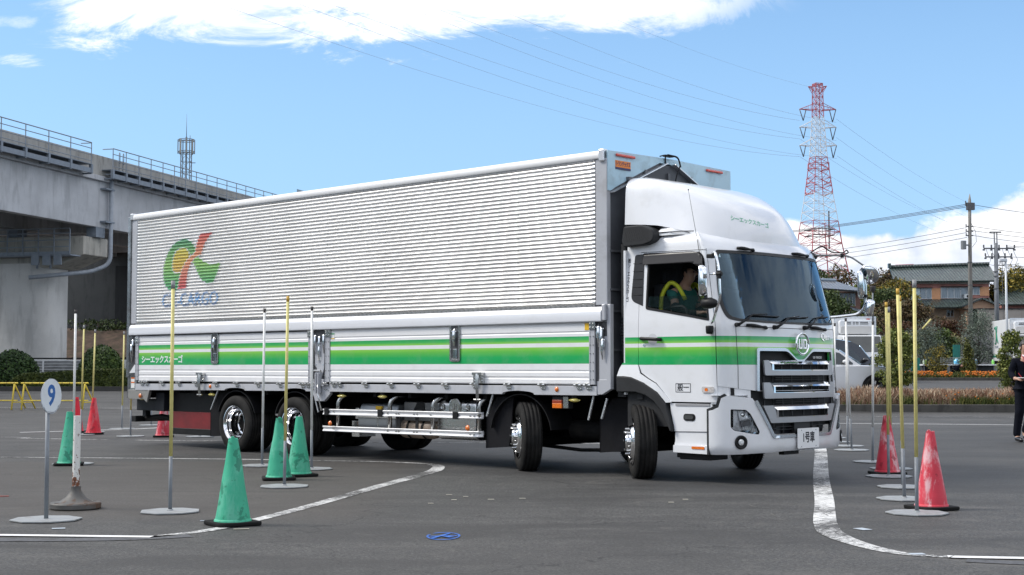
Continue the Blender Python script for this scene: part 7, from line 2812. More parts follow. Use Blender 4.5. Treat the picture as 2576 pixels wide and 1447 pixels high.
dome('clipped_bush', -21.75, 62, 2.35, 1.62, 'round clipped bush at the left edge, in front of the pier', 'clipped bushes by the fence', 3)
dome('clipped_bush', -18.65, 64.5, 2.15, 1.85, 'taller clipped bush behind the white pole, left one of the touching pair', 'clipped bushes by the fence', 4)
dome('clipped_bush', -17.75, 62, 1.75, 1.75, 'brighter clipped bush just left of the truck tail, right one of the touching pair', 'clipped bushes by the fence', 5, m=leaf_mat('topiary_leaves_light', [(0.01, 0.022, 0.004), (0.025, 0.05, 0.008), (0.05, 0.085, 0.014), (0.08, 0.12, 0.02)]))
# hedge
rg = random.Random(11)
bm = BM()
for _ in range(26000):
 x = -20.6 + 12 * rg.random()
 hh = 0.50 + 0.22 * min(1, (x + 20.6) / 3.5)
 ex = min(1, (x + 20.6) / 0.5)
 face = rg.random()
 if face < 0.5:
  y = rg.random() * 1.8; z = hh * ex ** .5 * (0.97 + 0.07 * rg.random()); nn = Vector((0, 0, 1))
 else:
  y = 0.0 + 0.06 * rg.random(); z = hh * ex ** .5 * rg.random(); nn = Vector((0, -1, 0.2))
 y += 0.1 * noise.noise(Vector((x * 1.3, 0, 0)))
 p = Vector((x, y, z + 0.03 * noise.noise(Vector((x * 2, y * 2, 1)))))
 s = 0.045 * (0.6 + rg.random())
 nrm = (nn * 0.9 + Vector((rg.gauss(0, .6), rg.gauss(0, .6), rg.gauss(0, .6)))).normalized()
 a_ = Matrix.Rotation(rg.random() * 6.28, 3, nrm) @ nrm.orthogonal().normalized(); c = nrm.cross(a_)
 bm.faces.new([bm.verts.new(p + a_ * s), bm.verts.new(p + c * s * .6), bm.verts.new(p - a_ * s), bm.verts.new(p - c * s * .6)])
hd = empty('hedge', (0, 58, 0.47), 0, 'low clipped hedge in front of the white fence at the left', 'hedge')
ob('foliage', bm, leaf_mat('hedge_leaves', [(0.012, 0.022, 0.004), (0.03, 0.045, 0.008), (0.055, 0.075, 0.014), (0.09, 0.11, 0.02)]), hd)
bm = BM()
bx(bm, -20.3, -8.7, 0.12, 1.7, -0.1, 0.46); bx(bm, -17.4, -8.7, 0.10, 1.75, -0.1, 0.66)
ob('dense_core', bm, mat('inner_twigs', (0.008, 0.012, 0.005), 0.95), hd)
kb = empty('kerb', (0, 57.3, 0.42), 0, 'dark stone kerb running along the foot of the hedge', 'kerb')
bm = BM(); bx(bm, -30, -6, 0, 0.3, -0.15, 0.10)
ob('kerb_stone', bm, concrete('kerb_dark', (0.05, 0.048, 0.045), 0.5), kb)
bm = BM()
bx(bm, -30, -6, 0.3, 9, -0.1, 0.06)
o = ob('verge', bm, mat('verge_soil', (0.05, 0.055, 0.03), 0.95, var=0.4, vscale=1.2), kb)
# white fence and darker fence behind
fc = empty('rail_fence', (0, 66, 0.45), 0, 'low white slatted fence running behind the bushes', 'fence')
bm = BM()
for z in (0.62, 0.75, 0.88, 1.01, 1.17):
 bx(bm, -28, -8, 0, 0.03, z - (0.012 if z < 1.1 else 0.035), z + (0.012 if z < 1.1 else 0.035))
ob('slats', bm, mat('fence_white', (0.55, 0.56, 0.57), 0.5, var=0.1), fc)
for k in range(11):
 bm = BM(); bx(bm, -27.5 + k * 1.9, -27.42 + k * 1.9, -0.03, 0.0, 0, 1.2)
 ob('fence_post', bm, mat('fence_white', (0.55, 0.56, 0.57), 0.5), fc)
bm = BM(); bx(bm, -28, -8, 0.05, 0.08, 0.0, 1.14)
ob('backing_mesh', bm, mat('fence_mesh_grey', (0.24, 0.245, 0.25), 0.8, var=0.2), fc)
fd = empty('dark_fence', (0, 69, 0.5), 0, 'thin dark rail fence just behind the white fence', 'fence')
bm = BM(); bx(bm, -30, -8, 0, 0.04, 1.20, 1.27); ob('top_rail', bm, M_BLK, fd)
for k in range(8):
 bm = BM(); bx(bm, -29 + k * 2.55, -28.93 + k * 2.55, -0.02, 0.05, 0, 1.3); ob('fence_post', bm, M_BLK, fd)
# scrub on the bank in the dark
tree('scrub', -30.5, 104.5, 5.5, 1.0, L_DARK, 'dark scrub along the top of the brown bank under the viaduct', 'scrub', n=900, trunk=0.1, size=0.1, seed=5, z0=3.9)

# trees and buildings round the yard behind us: they are what the truck's panels and glass reflect
rg = random.Random(77)
bm = BM()
bl = []
for k in range(46):
 a = R(150 + 200 * k / 45)
 rr = 46 + 10 * rg.random()
 h_ = 5 + 5 * rg.random()
 bl.append((math.cos(a) * rr * 1.15, math.sin(a) * rr + 6, h_ * 0.5, 4.2, 3.2, h_ * 0.52))
for k in range(30):
 bl.append((-33 + 2.0 * k, 150 + 14 * rg.random(), 3.0 + rg.random(), 4.5, 3.0, 2.6 + 1.6 * rg.random()))
leaves(bm, bl, 15000, 0.55, rg, shell=0.4, asp=0.7)
o = ob('distant_trees', bm, L_MID); tag(o, kind='stuff')
# ---------------------------------------------------------------- planter with dry grass (right)
M_KERB = concrete('planter_kerb', (0.075, 0.07, 0.062), 0.7, 2.0)
pk = empty('planter', (15, 39.9, 0), -0.05, 'long low planter kerb of dark weathered concrete across the right side', 'planter')
bm = BM()
bx(bm, -12, 22, 0, 0.22, -0.1, 0.235)
ob('kerb_stone', bm, M_KERB, pk, bevel=0.02)
bm = BM(); bx(bm, -12, 22, 0.22, 3.1, -0.1, 0.20)
ob('planter_soil', bm, mat('planter_soil', (0.06, 0.045, 0.03), 0.95, var=0.4, vscale=2), pk)
bm = BM(); bx(bm, -12, 22, 3.1, 3.3, -0.1, 0.30)
ob('kerb_stone', bm, mat('pale_kerb', (0.33, 0.32, 0.30), 0.8, var=0.1), pk, bevel=0.02)
# pale loose gravel margin beyond
bm = BM()
for a, c in ((47.2, 56), ):
 bm.faces.new([bm.verts.new((x, y, gz(x, y) + 0.012)) for x, y in ((14.5, a), (34, a), (38, c), (15.5, c))])
o = ob('pavement', bm, mat('pale_worn_asphalt', (0.16, 0.155, 0.145), 0.9, var=0.25, vscale=1.3, dirt=(0.30, 0.29, 0.27), dscale=2.5, damt=0.5))
tag(o, kind='structure')


def blades(bm, n, x0, x1, y0, y1, zf, h, w, rg, dens=None, lean=0.25, seed_=False, prob=None):
 for _ in range(n):
  x = x0 + (x1 - x0) * rg.random(); y = y0 + (y1 - y0) * rg.random()
  k = 0.5 + 0.9 * (0.5 + 0.5 * noise.noise(Vector((x * 0.9, y * 0.9, 3))))
  if prob and rg.random() > prob(x, y): continue
  z = zf(x, y)
  hh = h * (0.45 + 0.75 * rg.random()) * k
  a = rg.random() * 6.283
  d = Vector((math.cos(a), math.sin(a), 0))
  l_ = Vector((rg.gauss(0, lean), rg.gauss(0, lean), 0)) * hh
  p = Vector((x, y, z))
  m1 = p + Vector((0, 0, hh * 0.6)) + l_ * 0.4
  t_ = p + Vector((0, 0, hh)) + l_
  bm.faces.new([bm.verts.new(p - d * w), bm.verts.new(p + d * w), bm.verts.new(m1 + d * w * .8), bm.verts.new(m1 - d * w * .8)])
  if seed_:
   bm.faces.new([bm.verts.new(m1), bm.verts.new((m1 + t_) / 2 + d * w * 2.6), bm.verts.new(t_), bm.verts.new((m1 + t_) / 2 - d * w * 2.6)])
  else:
   bm.faces.new([bm.verts.new(m1 - d * w * .8), bm.verts.new(m1 + d * w * .8), bm.verts.new(t_)])


L_DRY = leaf_mat('dry_grass', [(0.12, 0.065, 0.04), (0.22, 0.115, 0.075), (0.36, 0.24, 0.16), (0.56, 0.46, 0.33)], 0.8)
L_GRN = leaf_mat('low_green_weeds', [(0.02, 0.03, 0.01), (0.05, 0.07, 0.015), (0.10, 0.12, 0.03), (0.18, 0.17, 0.05)], 0.8)
rg = random.Random(3)
bm = BM()
pz = lambda x, y: 0.20
blades(bm, 26000, 7.6, 17.0, 40.35, 42.7, pz, 0.42, 0.0045, rg, seed_=True, lean=0.3)
o = ob('dry_grass', bm, L_DRY); tag(o, kind='stuff')
bm = BM()
clump = lambda x, y: 1.0 if noise.noise(Vector((x * 1.1, 7, 2))) > (0.0 if x > 12.5 else 0.15) else 0.06
blades(bm, 9000, 7.6, 17.5, 40.15, 40.75, pz, 0.26, 0.012, rg, prob=clump, lean=0.5)
o = ob('weeds', bm, L_GRN); tag(o, kind='stuff')
bm = BM()
for _ in range(70):
 x = 12.3 + 5 * rg.random()
 p = Vector((x, 40.2 + rg.random() * 0.5, 0.36 + rg.random() * 0.22))
 bmesh.ops.create_icosphere(bm, subdivisions=1, radius=0.022, matrix=Matrix.Translation(p))
M_MARI = mat('marigold_orange', (0.58, 0.16, 0.01), 0.7, var=0.35, vscale=30)
o = ob('marigolds', bm, M_MARI); tag(o, kind='stuff')
# flower bed beyond the lane
fb = empty('flower_bed', (24.5, 74.6, 0.55), -0.02, 'orange marigold bed behind a dark kerb, below the long table', 'flower bed')
bm = BM(); bx(bm, -6, 12, 0, 0.2, -0.1, 0.22); ob('kerb_stone', bm, M_KERB, fb, bevel=0.02)
bm = BM(); bx(bm, -6, 12, 0.2, 2.4, -0.1, 0.20); ob('bed_soil', bm, mat('planter_soil', (0.06, 0.045, 0.03), 0.95), fb)
bm = BM(); blades(bm, 5000, 18.6, 36, 74.9, 76.6, lambda x, y: 0.72, 0.34, 0.02, rg, lean=0.5)
o = ob('flower_leaves', bm, L_GRN); tag(o, kind='stuff')
bm = BM()
for _ in range(620):
 x = 20.5 + 6.6 * rg.random()
 if 23.3 < x < 23.9 or noise.noise(Vector((x * 2.2, 5, 1))) < -0.12: continue
 p = Vector((x, 74.9 + rg.random() * 1.4, 0.86 + rg.random() * 0.24))
 bmesh.ops.create_icosphere(bm, subdivisions=1, radius=0.035 + 0.02 * rg.random(), matrix=Matrix.Translation(p))
o = ob('marigolds', bm, M_MARI); tag(o, kind='stuff')

# shrubs and trees
tree('shrub', 11.75, 43.6, 1.9, 2.35, L_YG, 'tall loose yellow-green shrub in the planter, in front of the white car nose', 'shrub', 'planter shrubs', trunk=0.12, n=9500, size=0.042, nb=100, bs=0.42, seed=21, shell=0.15, limbs=26, z0=0.25, tr=0.03)
tree('shrub', 15.25, 43.3, 1.25, 2.25, L_YG, 'open yellow-green shrub at the right, behind the man in the suit', 'shrub', 'planter shrubs', trunk=0.12, n=5200, size=0.042, nb=60, bs=0.5, seed=22, shell=0.15, limbs=20, z0=0.25, tr=0.025)
tree('small_tree', 23.05, 77.2, 1.3, 2.0, L_AUT, 'thin reddish young tree at the left end of the flower bed', 'tree', trunk=0.12, n=1500, size=0.05, nb=16, seed=23, tr=0.03)
tree('small_conifer', 24.75, 77.2, 1.15, 2.05, L_CON, 'narrow pointed yellow-green conifer in the flower bed', 'tree', trunk=0.08, n=4200, size=0.05, nb=34, seed=24, shape='cone', tr=0.04)
tree('olive_tree', 28.2, 86, 2.6, 4.0, L_OLV, 'large grey-green olive tree just left of the white box truck', 'tree', 'olive trees', trunk=0.08, n=7500, size=0.07, nb=40, seed=25, asp=0.25, shell=0.3)
tree('olive_tree', 25.0, 86, 2.8, 3.1, L_OLV, 'lower broad olive tree behind the left end of the table', 'tree', 'olive trees', trunk=0.05, n=7000, size=0.07, nb=36, seed=26, asp=0.25, shell=0.3)
tree('leafy_shrub', 27.1, 89, 2.3, 2.2, L_MID, 'broad-leaved dark shrub between the two olive trees', 'shrub', trunk=0.05, n=2600, size=0.12, nb=20, seed=27)
tree('leafy_shrub', 22.3, 88.5, 3.2, 2.6, L_MID, 'green shrub behind the yellow poles, left of the olive trees', 'shrub', trunk=0.05, n=3500, size=0.11, nb=20, seed=28)
tree('overgrown_hedge', 26.3, 91.5, 6.5, 1.3, leaf_mat('straw_green_leaves', [(0.05, 0.05, 0.015), (0.11, 0.11, 0.03), (0.19, 0.17, 0.06), (0.26, 0.22, 0.10)]), 'straw-coloured overgrown hedge above the green shrubs', 'hedge', trunk=0.02, n=7000, size=0.08, nb=40, seed=29, d=2.5, z0=2.3)
tree('russet_hedge', 26.4, 96, 3.4, 1.0, L_RED, 'russet brown hedge below the dark shrub, left part', 'hedge', 'russet hedges', trunk=0.02, n=3500, size=0.08, nb=26, seed=30, d=2, z0=3.35)
tree('russet_hedge', 29.6, 96.5, 3.2, 1.1, L_RED, 'russet brown hedge at the foot of the tall concrete pole', 'hedge', 'russet hedges', trunk=0.02, n=3500, size=0.08, nb=26, seed=31, d=2, z0=3.35)
tree('russet_hedge', 22.6, 96, 3.6, 1.2, L_RED, 'russet brown hedge seen between the yellow poles', 'hedge', 'russet hedges', trunk=0.02, n=3000, size=0.09, nb=26, seed=32, d=2, z0=3.2)
tree('dark_shrub', 28.0, 101, 4.6, 2.7, L_BRN, 'large dark brownish shrub in front of the tiled house', 'shrub', trunk=0.05, n=6000, size=0.10, nb=26, seed=33, z0=3.5)
tree('dark_tree', 22.2, 99, 4.2, 3.4, L_DARK, 'dark green tree just left of the tiled house, behind the round mirror', 'tree', trunk=0.05, n=6000, size=0.11, nb=26, seed=34, z0=3.0)
tree('dark_tree', 19.6, 95, 3.8, 3.6, L_DARK, 'dark green tree under the brown house, above the white van box', 'tree', trunk=0.05, n=5000, size=0.11, nb=24, seed=35, z0=2.2)
for i, (x, w, h, m_, lb) in enumerate([(27.0, 5.5, 7.2, L_DARK, 'dark green tree on the skyline above the brown house'), (30.6, 5.0, 7.4, L_BRN, 'brownish autumn tree on the skyline, left of the round mirror'),
            (34.6, 5.0, 7.2, L_BRN, 'dull brown-green tree on the skyline left of the tiled roof'), (32.8, 4.6, 5.6, L_AUT, 'yellowing tree below the skyline beside the tiled house'),
            (29.4, 5.0, 5.6, L_YG, 'light green tree between the brown house and the round mirror'), (24.4, 5.0, 6.8, L_DARK, 'dark tree on the skyline behind the cab pillar')]):
 tree('hill_tree', x * 1.04, 134 + (i % 3) * 3 - (8 if h < 6 else 0), w, h, m_, lb, 'tree', 'trees on the hill behind the houses', trunk=0.08, n=6500, size=0.14, nb=30, seed=40 + i, z0=3.6)
tree('hill_tree', 31.2, 118, 4.6, 4.2, L_DARK, 'dark green tree standing at the left foot of the tiled house', 'tree', 'trees on the hill behind the houses', trunk=0.05, n=6000, size=0.12, nb=26, seed=48, z0=3.6)
tree('autumn_tree', 54.0, 152, 6.0, 8.0, L_AUT, 'large golden autumn tree at the right edge beyond the annex', 'tree', trunk=0.1, n=9000, size=0.16, nb=34, seed=49, z0=4.0)

# ---------------------------------------------------------------- houses


def tile_mat(name, c0, c1, sx, sy, streak=0.5):
 m = bpy.data.materials.new(name)
 m.use_nodes = True
 q = NB(m.node_tree)
 p = m.node_tree.nodes['Principled BSDF']
 co = q.n('ShaderNodeTexCoord').outputs['Object']
 sp = q.n('ShaderNodeSeparateXYZ'); q.link(co, sp.inputs[0])
 u = q.m('MULTIPLY', sp.outputs[0], sx); v = q.m('MULTIPLY', sp.outputs[1], sy)
 row = q.m('FLOOR', v)
 fu = q.m('FRACT', q.m('ADD', u, q.m('MULTIPLY', row, 0.0)))
 fv = q.m('FRACT', v)
 hump = q.m('SINE', q.m('MULTIPLY', fu, math.pi))
 lip = q.sstep(fv, 0.0, 0.25)
 shade_ = q.m('MULTIPLY', hump, lip)
 comb_ = q.n('ShaderNodeCombineXYZ'); q.link(q.m('FLOOR', u), comb_.inputs[0]); q.link(row, comb_.inputs[1])
 wn = q.n('ShaderNodeTexWhiteNoise'); q.link(comb_.outputs[0], wn.inputs[0])
 c = q.mix(wn.outputs[0], c0, c1)
 c = q.mix(q.m('MULTIPLY', q.sstep(q.noise(co, 0.8, 5, 0.6), 0.45, 0.65), 0.5), c, tuple(x * 0.4 for x in c0))
 gap = q.m('MAXIMUM', q.sstep(fv, 0.16, 0.02), q.sstep(q.m('ABSOLUTE', q.m('SUBTRACT', fu, 0.5)), 0.34, 0.48))  # shade between the tiles, put into the base colour
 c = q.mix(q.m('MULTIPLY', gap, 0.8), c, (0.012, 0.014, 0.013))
 tip_ = q.m('MULTIPLY', q.sstep(fv, 0.30, 0.18), q.m('MULTIPLY', q.sstep(fv, 0.08, 0.16), hump))
 c = q.mix(q.m('MULTIPLY', tip_, 0.45), c, (0.40, 0.43, 0.42))
 q.link(c, p.inputs['Base Color'])
 p.inputs['Roughness'].default_value = 0.35
 p.inputs['Coat Weight'].default_value = 0.3
 bn = q.n('ShaderNodeBump'); bn.inputs['Strength'].default_value = 1.0; bn.inputs['Distance'].default_value = 0.10
 q.link(shade_, bn.inputs['Height']); q.link(bn.outputs[0], p.inputs['Normal'])
 return m


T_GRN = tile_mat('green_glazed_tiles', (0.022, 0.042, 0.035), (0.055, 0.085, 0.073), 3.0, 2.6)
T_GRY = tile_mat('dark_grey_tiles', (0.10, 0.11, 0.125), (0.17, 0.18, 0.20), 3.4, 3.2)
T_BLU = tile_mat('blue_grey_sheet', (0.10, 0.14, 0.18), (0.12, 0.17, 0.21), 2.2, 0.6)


def slab(name, parent, pts, m, th=0.12):
 """sloping roof plane given by three or four world corners (relative to parent); local axes in the plane for the tiles"""
 P = [Vector(p) for p in pts]
 xa = (P[1] - P[0]).normalized()
 n = xa.cross(P[-1] - P[0]).normalized()
 if n.z < 0: n = -n
 ya = n.cross(xa)
 M = Matrix.Identity(4)
 for i in range(3):
  M[i][0] = xa[i]; M[i][1] = ya[i]; M[i][2] = n[i]; M[i][3] = P[0][i]
 inv = M.inverted()
 bm = BM()
 a = [bm.verts.new(inv @ p) for p in P]; c = [bm.verts.new((inv @ p) - Vector((0, 0, th))) for p in P]
 bm.faces.new(a); bm.faces.new(c[::-1])
 for i in range(len(P)):
  j = (i + 1) % len(P)
  bm.faces.new((a[i], c[i], c[j], a[j]))
 o = ob(name, bm, m, parent)
 o.matrix_local = M
 return o


def window(parent, x0, x1, z0, z1, y, nb_, m_frame, m_pane, curtain=None):
 bm = BM()
 t_ = 0.05
 bx(bm, x0 - t_, x1 + t_, y - 0.06, y + 0.05, z0 - t_, z0)
 bx(bm, x0 - t_, x1 + t_, y - 0.06, y + 0.05, z1, z1 + t_)
 for k in range(nb_ + 1):
  a = x0 + (x1 - x0) * k / nb_
  bx(bm, a - t_ * .6, a + t_ * .6, y - 0.05, y + 0.05, z0 + 0.001, z1 - 0.001)
 w_ = ob('window', bm, m_frame, parent)
 bm = BM(); bx(bm, x0, x1, y - 0.01, y + 0.0, z0, z1)
 ob('pane', bm, m_pane, w_)
 return w_


M_WF = mat('window_frame_pale', (0.55, 0.56, 0.56), 0.5)
M_PANE = mat('curtained_pane', (0.20, 0.22, 0.24), 0.12, coat=1.0, var=0.35, vscale=2.5, stretch=(4, 1, 0.3))
M_PANE2 = mat('pale_pane', (0.38, 0.46, 0.46), 0.2, coat=1.0, var=0.1)
M_PANED = mat('dark_pane', (0.03, 0.035, 0.035), 0.08, coat=1.0, var=0.3, vscale=1.0)
YH = 150.0


def HX_(u, v, Y=YH):
 """photo crop units of the house -> world x,z at distance Y"""
 return at((3600 + .36632 * u) / 1.590062, (1030 + .36632 * v) / 1.590062, Y)


x0, zE = HX_(5, 262); x1, zE2 = HX_(972, 250)
W_ = x1 - x0
zE = (zE + zE2) / 2
hs = empty('tiled_house', (x0, YH, 0), 0.0, 'two-storey house with green glazed tile roof and reddish walls behind the trees', 'house')
zb = 5.0
M_HW = mat('red_brown_wall', (0.40, 0.18, 0.15), 0.85, var=0.15, vscale=1.5)
M_HO = mat('orange_shutter', (0.62, 0.31, 0.16), 0.75, var=0.08)
D_ = 7.0
z1f = HX_(0, 462)[1]
bm = BM(); bx(bm, 0, W_, 0, D_, zb, zE)
ob('wall', bm, M_HW, hs)
bm = BM(); bx(bm, -0.05, W_ + 0.05, -0.12, 0.0, zE - 0.32, zE - 0.02)
ob('eave_board', bm, mat('eave_cream', (0.48, 0.45, 0.40), 0.7), hs)
zr = HX_(500, 102)[1] + 0.0
e_ = 0.95
rise = zr - zE
xl = HX_(-75, 0)[0] - x0; xr_ = HX_(1060, 0)[0] - x0
xrr = HX_(1143, 0)[0] - x0
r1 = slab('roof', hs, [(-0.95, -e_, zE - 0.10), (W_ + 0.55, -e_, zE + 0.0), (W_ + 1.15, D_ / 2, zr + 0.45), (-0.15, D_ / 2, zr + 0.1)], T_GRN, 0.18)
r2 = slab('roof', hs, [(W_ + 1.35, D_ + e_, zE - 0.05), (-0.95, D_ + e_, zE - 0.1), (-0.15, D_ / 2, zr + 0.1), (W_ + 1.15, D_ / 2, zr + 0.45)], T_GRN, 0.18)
bm = BM()
cyl(bm, (-0.25, D_ / 2, zr + 0.22), (W_ + 1.2, D_ / 2, zr + 0.57), 0.20, seg=8)
bx(bm, -0.35, -0.1, D_ / 2 - 0.25, D_ / 2 + 0.25, zr + 0.1, zr + 0.6)
ob('ridge', bm, T_GRN, hs)
bm = BM()
a = [(0.0, zE - 0.3), (D_, zE - 0.3), (D_ / 2, zr + 0.2)]
prism(bm, a, frame((W_ + 0.02, 0, 0), (0, 1, 0), (0, 0, 1)), -0.05)
ob('gable_wall', bm, M_HW, hs)
for a, c in (((-e_, zE - 0.02), (D_ / 2, zr + 0.40)), ((D_ / 2, zr + 0.40), (D_ + e_, zE - 0.1))):
 bm = BM()
 p0 = Vector((W_ + (0.6 if a[0] < 0 else 1.2), a[0], a[1] - 0.12)); p1 = Vector((W_ + (1.2 if a[0] < 0 else 1.35), c[0], c[1] - 0.12))
 tube(bm, [p0, p1], 0.14, 4)
 ob('verge_board', bm, mat('verge_grey', (0.22, 0.22, 0.21), 0.7), hs)


def hx(u): return HX_(u, 300)[0] - x0
def hz(v): return HX_(500, v)[1]


window(hs, hx(97), hx(220), hz(455), hz(342), -0.02, 1, M_WF, M_PANE2)
window(hs, hx(222), hx(340), hz(450), hz(342), -0.02, 2, M_WF, M_PANE)
window(hs, hx(445), hx(730), hz(443), hz(334), -0.02, 4, M_WF, M_PANE)
window(hs, hx(732), hx(865), hz(404), hz(325), -0.02, 2, M_WF, M_PANE)
for a, c, v0, v1 in ((5, 93, 465, 348), (344, 438, 458, 338), (870, 968, 420, 322)):
 bm = BM(); bx(bm, hx(a), hx(c), -0.10, -0.0, hz(v0), hz(v1)); ob('shutter_box', bm, M_HO, hs)
bm = BM(); bx(bm, hx(440), hx(885), -0.55, 0, hz(324), hz(318)); ob('window_hood', bm, M_BLK, hs)
bm = BM(); bx(bm, hx(75), hx(345), -0.4, 0, hz(336), hz(330)); ob('window_hood', bm, M_BLK, hs)
bm = BM(); bx(bm, hx(685), hx(735), -0.5, -0.15, hz(450), hz(403))
ac = ob('air_conditioner', bm, mat('appliance_white', (0.62, 0.63, 0.62), 0.5), hs, bevel=0.03)
bm = BM(); lathe(bm, [(0.14, 0.0), (0.12, 0.02), (0, 0.01)], frame((hx(722), -0.51, hz(427)), (1, 0, 0), (0, 0, 1)), 16); ob('fan_grille', bm, M_DGR, ac)
# lower roofs and porch
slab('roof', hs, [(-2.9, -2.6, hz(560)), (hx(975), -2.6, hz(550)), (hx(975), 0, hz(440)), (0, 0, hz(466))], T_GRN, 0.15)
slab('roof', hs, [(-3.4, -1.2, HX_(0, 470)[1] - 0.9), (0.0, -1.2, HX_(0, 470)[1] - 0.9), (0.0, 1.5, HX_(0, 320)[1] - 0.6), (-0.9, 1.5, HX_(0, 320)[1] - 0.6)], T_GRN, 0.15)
bm = BM(); bx(bm, -2.4, hx(975), -0.6, 0.02, zb, hz(535)); ob('wall', bm, mat('lower_wall_cream', (0.40, 0.30, 0.22), 0.85, var=0.1), hs)
window(hs, hx(485), hx(560), hz(650), hz(580), -0.62, 2, M_WF, M_PANED)
px0, px1, pxm = hx(545), hx(960), hx(775)
bm = BM()
prism(bm, [(px0 + .45, hz(575)), (px1 - .45, hz(575)), (px1 - .45, hz(535)), (pxm, hz(472)), (px0 + .45, hz(540))], frame((0, -3.2, 0), (1, 0, 0), (0, 0, 1)), -2.6)
ob('porch_gable', bm, mat('porch_orange', (0.46, 0.29, 0.19), 0.85, var=0.1), hs)
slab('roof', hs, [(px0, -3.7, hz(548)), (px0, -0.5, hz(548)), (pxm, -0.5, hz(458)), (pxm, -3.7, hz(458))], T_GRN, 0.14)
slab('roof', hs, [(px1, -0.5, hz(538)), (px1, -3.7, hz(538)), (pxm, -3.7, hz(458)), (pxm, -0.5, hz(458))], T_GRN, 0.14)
bm = BM(); bx(bm, hx(620), hx(675), -3.15, -0.7, zb, hz(576)); bx(bm, hx(845), hx(870), -3.15, -0.7, zb, hz(576))
ob('porch_column', bm, mat('porch_orange', (0.46, 0.29, 0.19), 0.85), hs)
bm = BM(); bx(bm, hx(677), hx(843), -1.0, -0.9, zb, hz(580)); ob('entrance', bm, M_PANED, hs)
bm = BM(); bx(bm, hx(585), hx(900), -3.7, -2.9, hz(582), hz(575)); ob('porch_canopy', bm, M_DGR, hs)
# annex to the right
ax0 = HX_(965, 0)[0]
an = empty('tiled_annex', (ax0, YH - 2, 0), 0, 'long single-storey annex with green tile roof right of the house', 'house')
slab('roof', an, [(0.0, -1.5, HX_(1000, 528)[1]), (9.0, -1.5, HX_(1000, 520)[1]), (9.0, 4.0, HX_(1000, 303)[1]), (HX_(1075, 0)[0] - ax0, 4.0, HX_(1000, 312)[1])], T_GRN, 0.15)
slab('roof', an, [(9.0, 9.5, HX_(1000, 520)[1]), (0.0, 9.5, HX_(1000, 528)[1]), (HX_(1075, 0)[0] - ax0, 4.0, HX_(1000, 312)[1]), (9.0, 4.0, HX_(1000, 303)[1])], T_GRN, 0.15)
bm = BM(); cyl(bm, (HX_(1070, 0)[0] - ax0, 4.0, HX_(1000, 308)[1] + 0.1), (9, 4, HX_(1000, 299)[1] + 0.1), 0.16, seg=8); ob('ridge', bm, T_GRN, an)
bm = BM(); bx(bm, 0.4, 9, -0.6, 9, zb, HX_(1000, 520)[1]); ob('wall', bm, M_HW, an)
gw = empty('garden_wall', (HX_(845, 0, YH - 6)[0], YH - 6, 0), 0, 'beige rendered garden wall with dark coping below the annex', 'wall')
bm = BM(); bx(bm, 0, 10, 0, 0.25, 3.5, HX_(0, 566, YH - 6)[1]); ob('wall', bm, concrete('beige_render', (0.36, 0.32, 0.28), 0.45), gw)
bm = BM(); bx(bm, -0.1, 10, -0.12, 0.35, HX_(0, 566, YH - 6)[1], HX_(0, 556, YH - 6)[1])
for k in range(12): bx(bm, 0.3 + k * 0.75, 0.42 + k * 0.75, -0.2, -0.12, HX_(0, 570, YH - 6)[1], HX_(0, 558, YH - 6)[1])
ob('coping', bm, M_DGR, gw)
rl = empty('roof_frame', (HX_(197, 0)[0], YH + 9, 0), 0, 'small red metal frame showing above the tiled roof', 'frame')
bm = BM()
za, zc = HX_(0, 108, YH + 9)[1], HX_(0, 84, YH + 9)[1]
wv_ = HX_(398, 0, YH + 9)[0] - HX_(197, 0, YH + 9)[0]
for a, c in (((0, za), (0, zc - .0)), ((wv_, za), (wv_, zc + 0.08)), ((0, zc), (wv_, zc + 0.08)), ((0, za), (wv_, za + .05)), ((wv_ * .5, za), (wv_ * .5, zc))):
 cyl(bm, (a[0], 0, a[1]), (c[0], 0, c[1]), 0.05, seg=5)
ob('frame_bars', bm, mat('red_frame_paint', (0.40, 0.08, 0.10), 0.6), rl)
bm = BM(); cyl(bm, (0, 0, 5), (0, 0, za), 0.06, seg=5); cyl(bm, (wv_, 0, 5), (wv_, 0, za), 0.06, seg=5); ob('support', bm, M_DGR, rl)

# brown house at left of the tree group
YB = 118.0


def BX_(u, v, Y=YB):
 return at((3250 + .44929 * u) / 1.590062, (1050 + .44929 * v) / 1.590062, Y)


bx0, bze = BX_(60, 245); bx1, bze1 = BX_(462, 262)
bh = empty('brown_house', (bx0, YB, 0), 0, 'brown-walled house with dark grey roof, seen between the cab and the round mirror', 'house')
w_ = bx1 - bx0
bm = BM(); bx(bm, -1.5, w_ - 0.35, 0, 7, 3.4, bze1 - 0.05)
ob('wall', bm, mat('brown_wall', (0.19, 0.105, 0.085), 0.85, var=0.15, vscale=1.2), bh)
zr_ = BX_(280, 147)[1]
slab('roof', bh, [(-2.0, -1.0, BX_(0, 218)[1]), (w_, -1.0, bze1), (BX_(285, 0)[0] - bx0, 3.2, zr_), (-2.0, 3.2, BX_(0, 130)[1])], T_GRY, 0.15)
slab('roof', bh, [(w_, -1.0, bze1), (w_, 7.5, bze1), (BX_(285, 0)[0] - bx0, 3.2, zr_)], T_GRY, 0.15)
bm = BM(); cyl(bm, (-2.0, 3.2, BX_(0, 130)[1] + .08), (BX_(283, 0)[0] - bx0, 3.2, zr_ + .08), 0.13, seg=8); ob('ridge', bm, mat('ridge_bluegrey', (0.22, 0.27, 0.33), 0.5), bh)
for k in range(4):
 u0 = 155 + k * 56
 window(bh, BX_(u0 + 3, 0)[0] - bx0, BX_(u0 + 50, 0)[0] - bx0, BX_(0, 382)[1], BX_(0, 280)[1], -0.02, 2, mat('frame_grey', (0.28, 0.29, 0.29), 0.5), M_PANED)
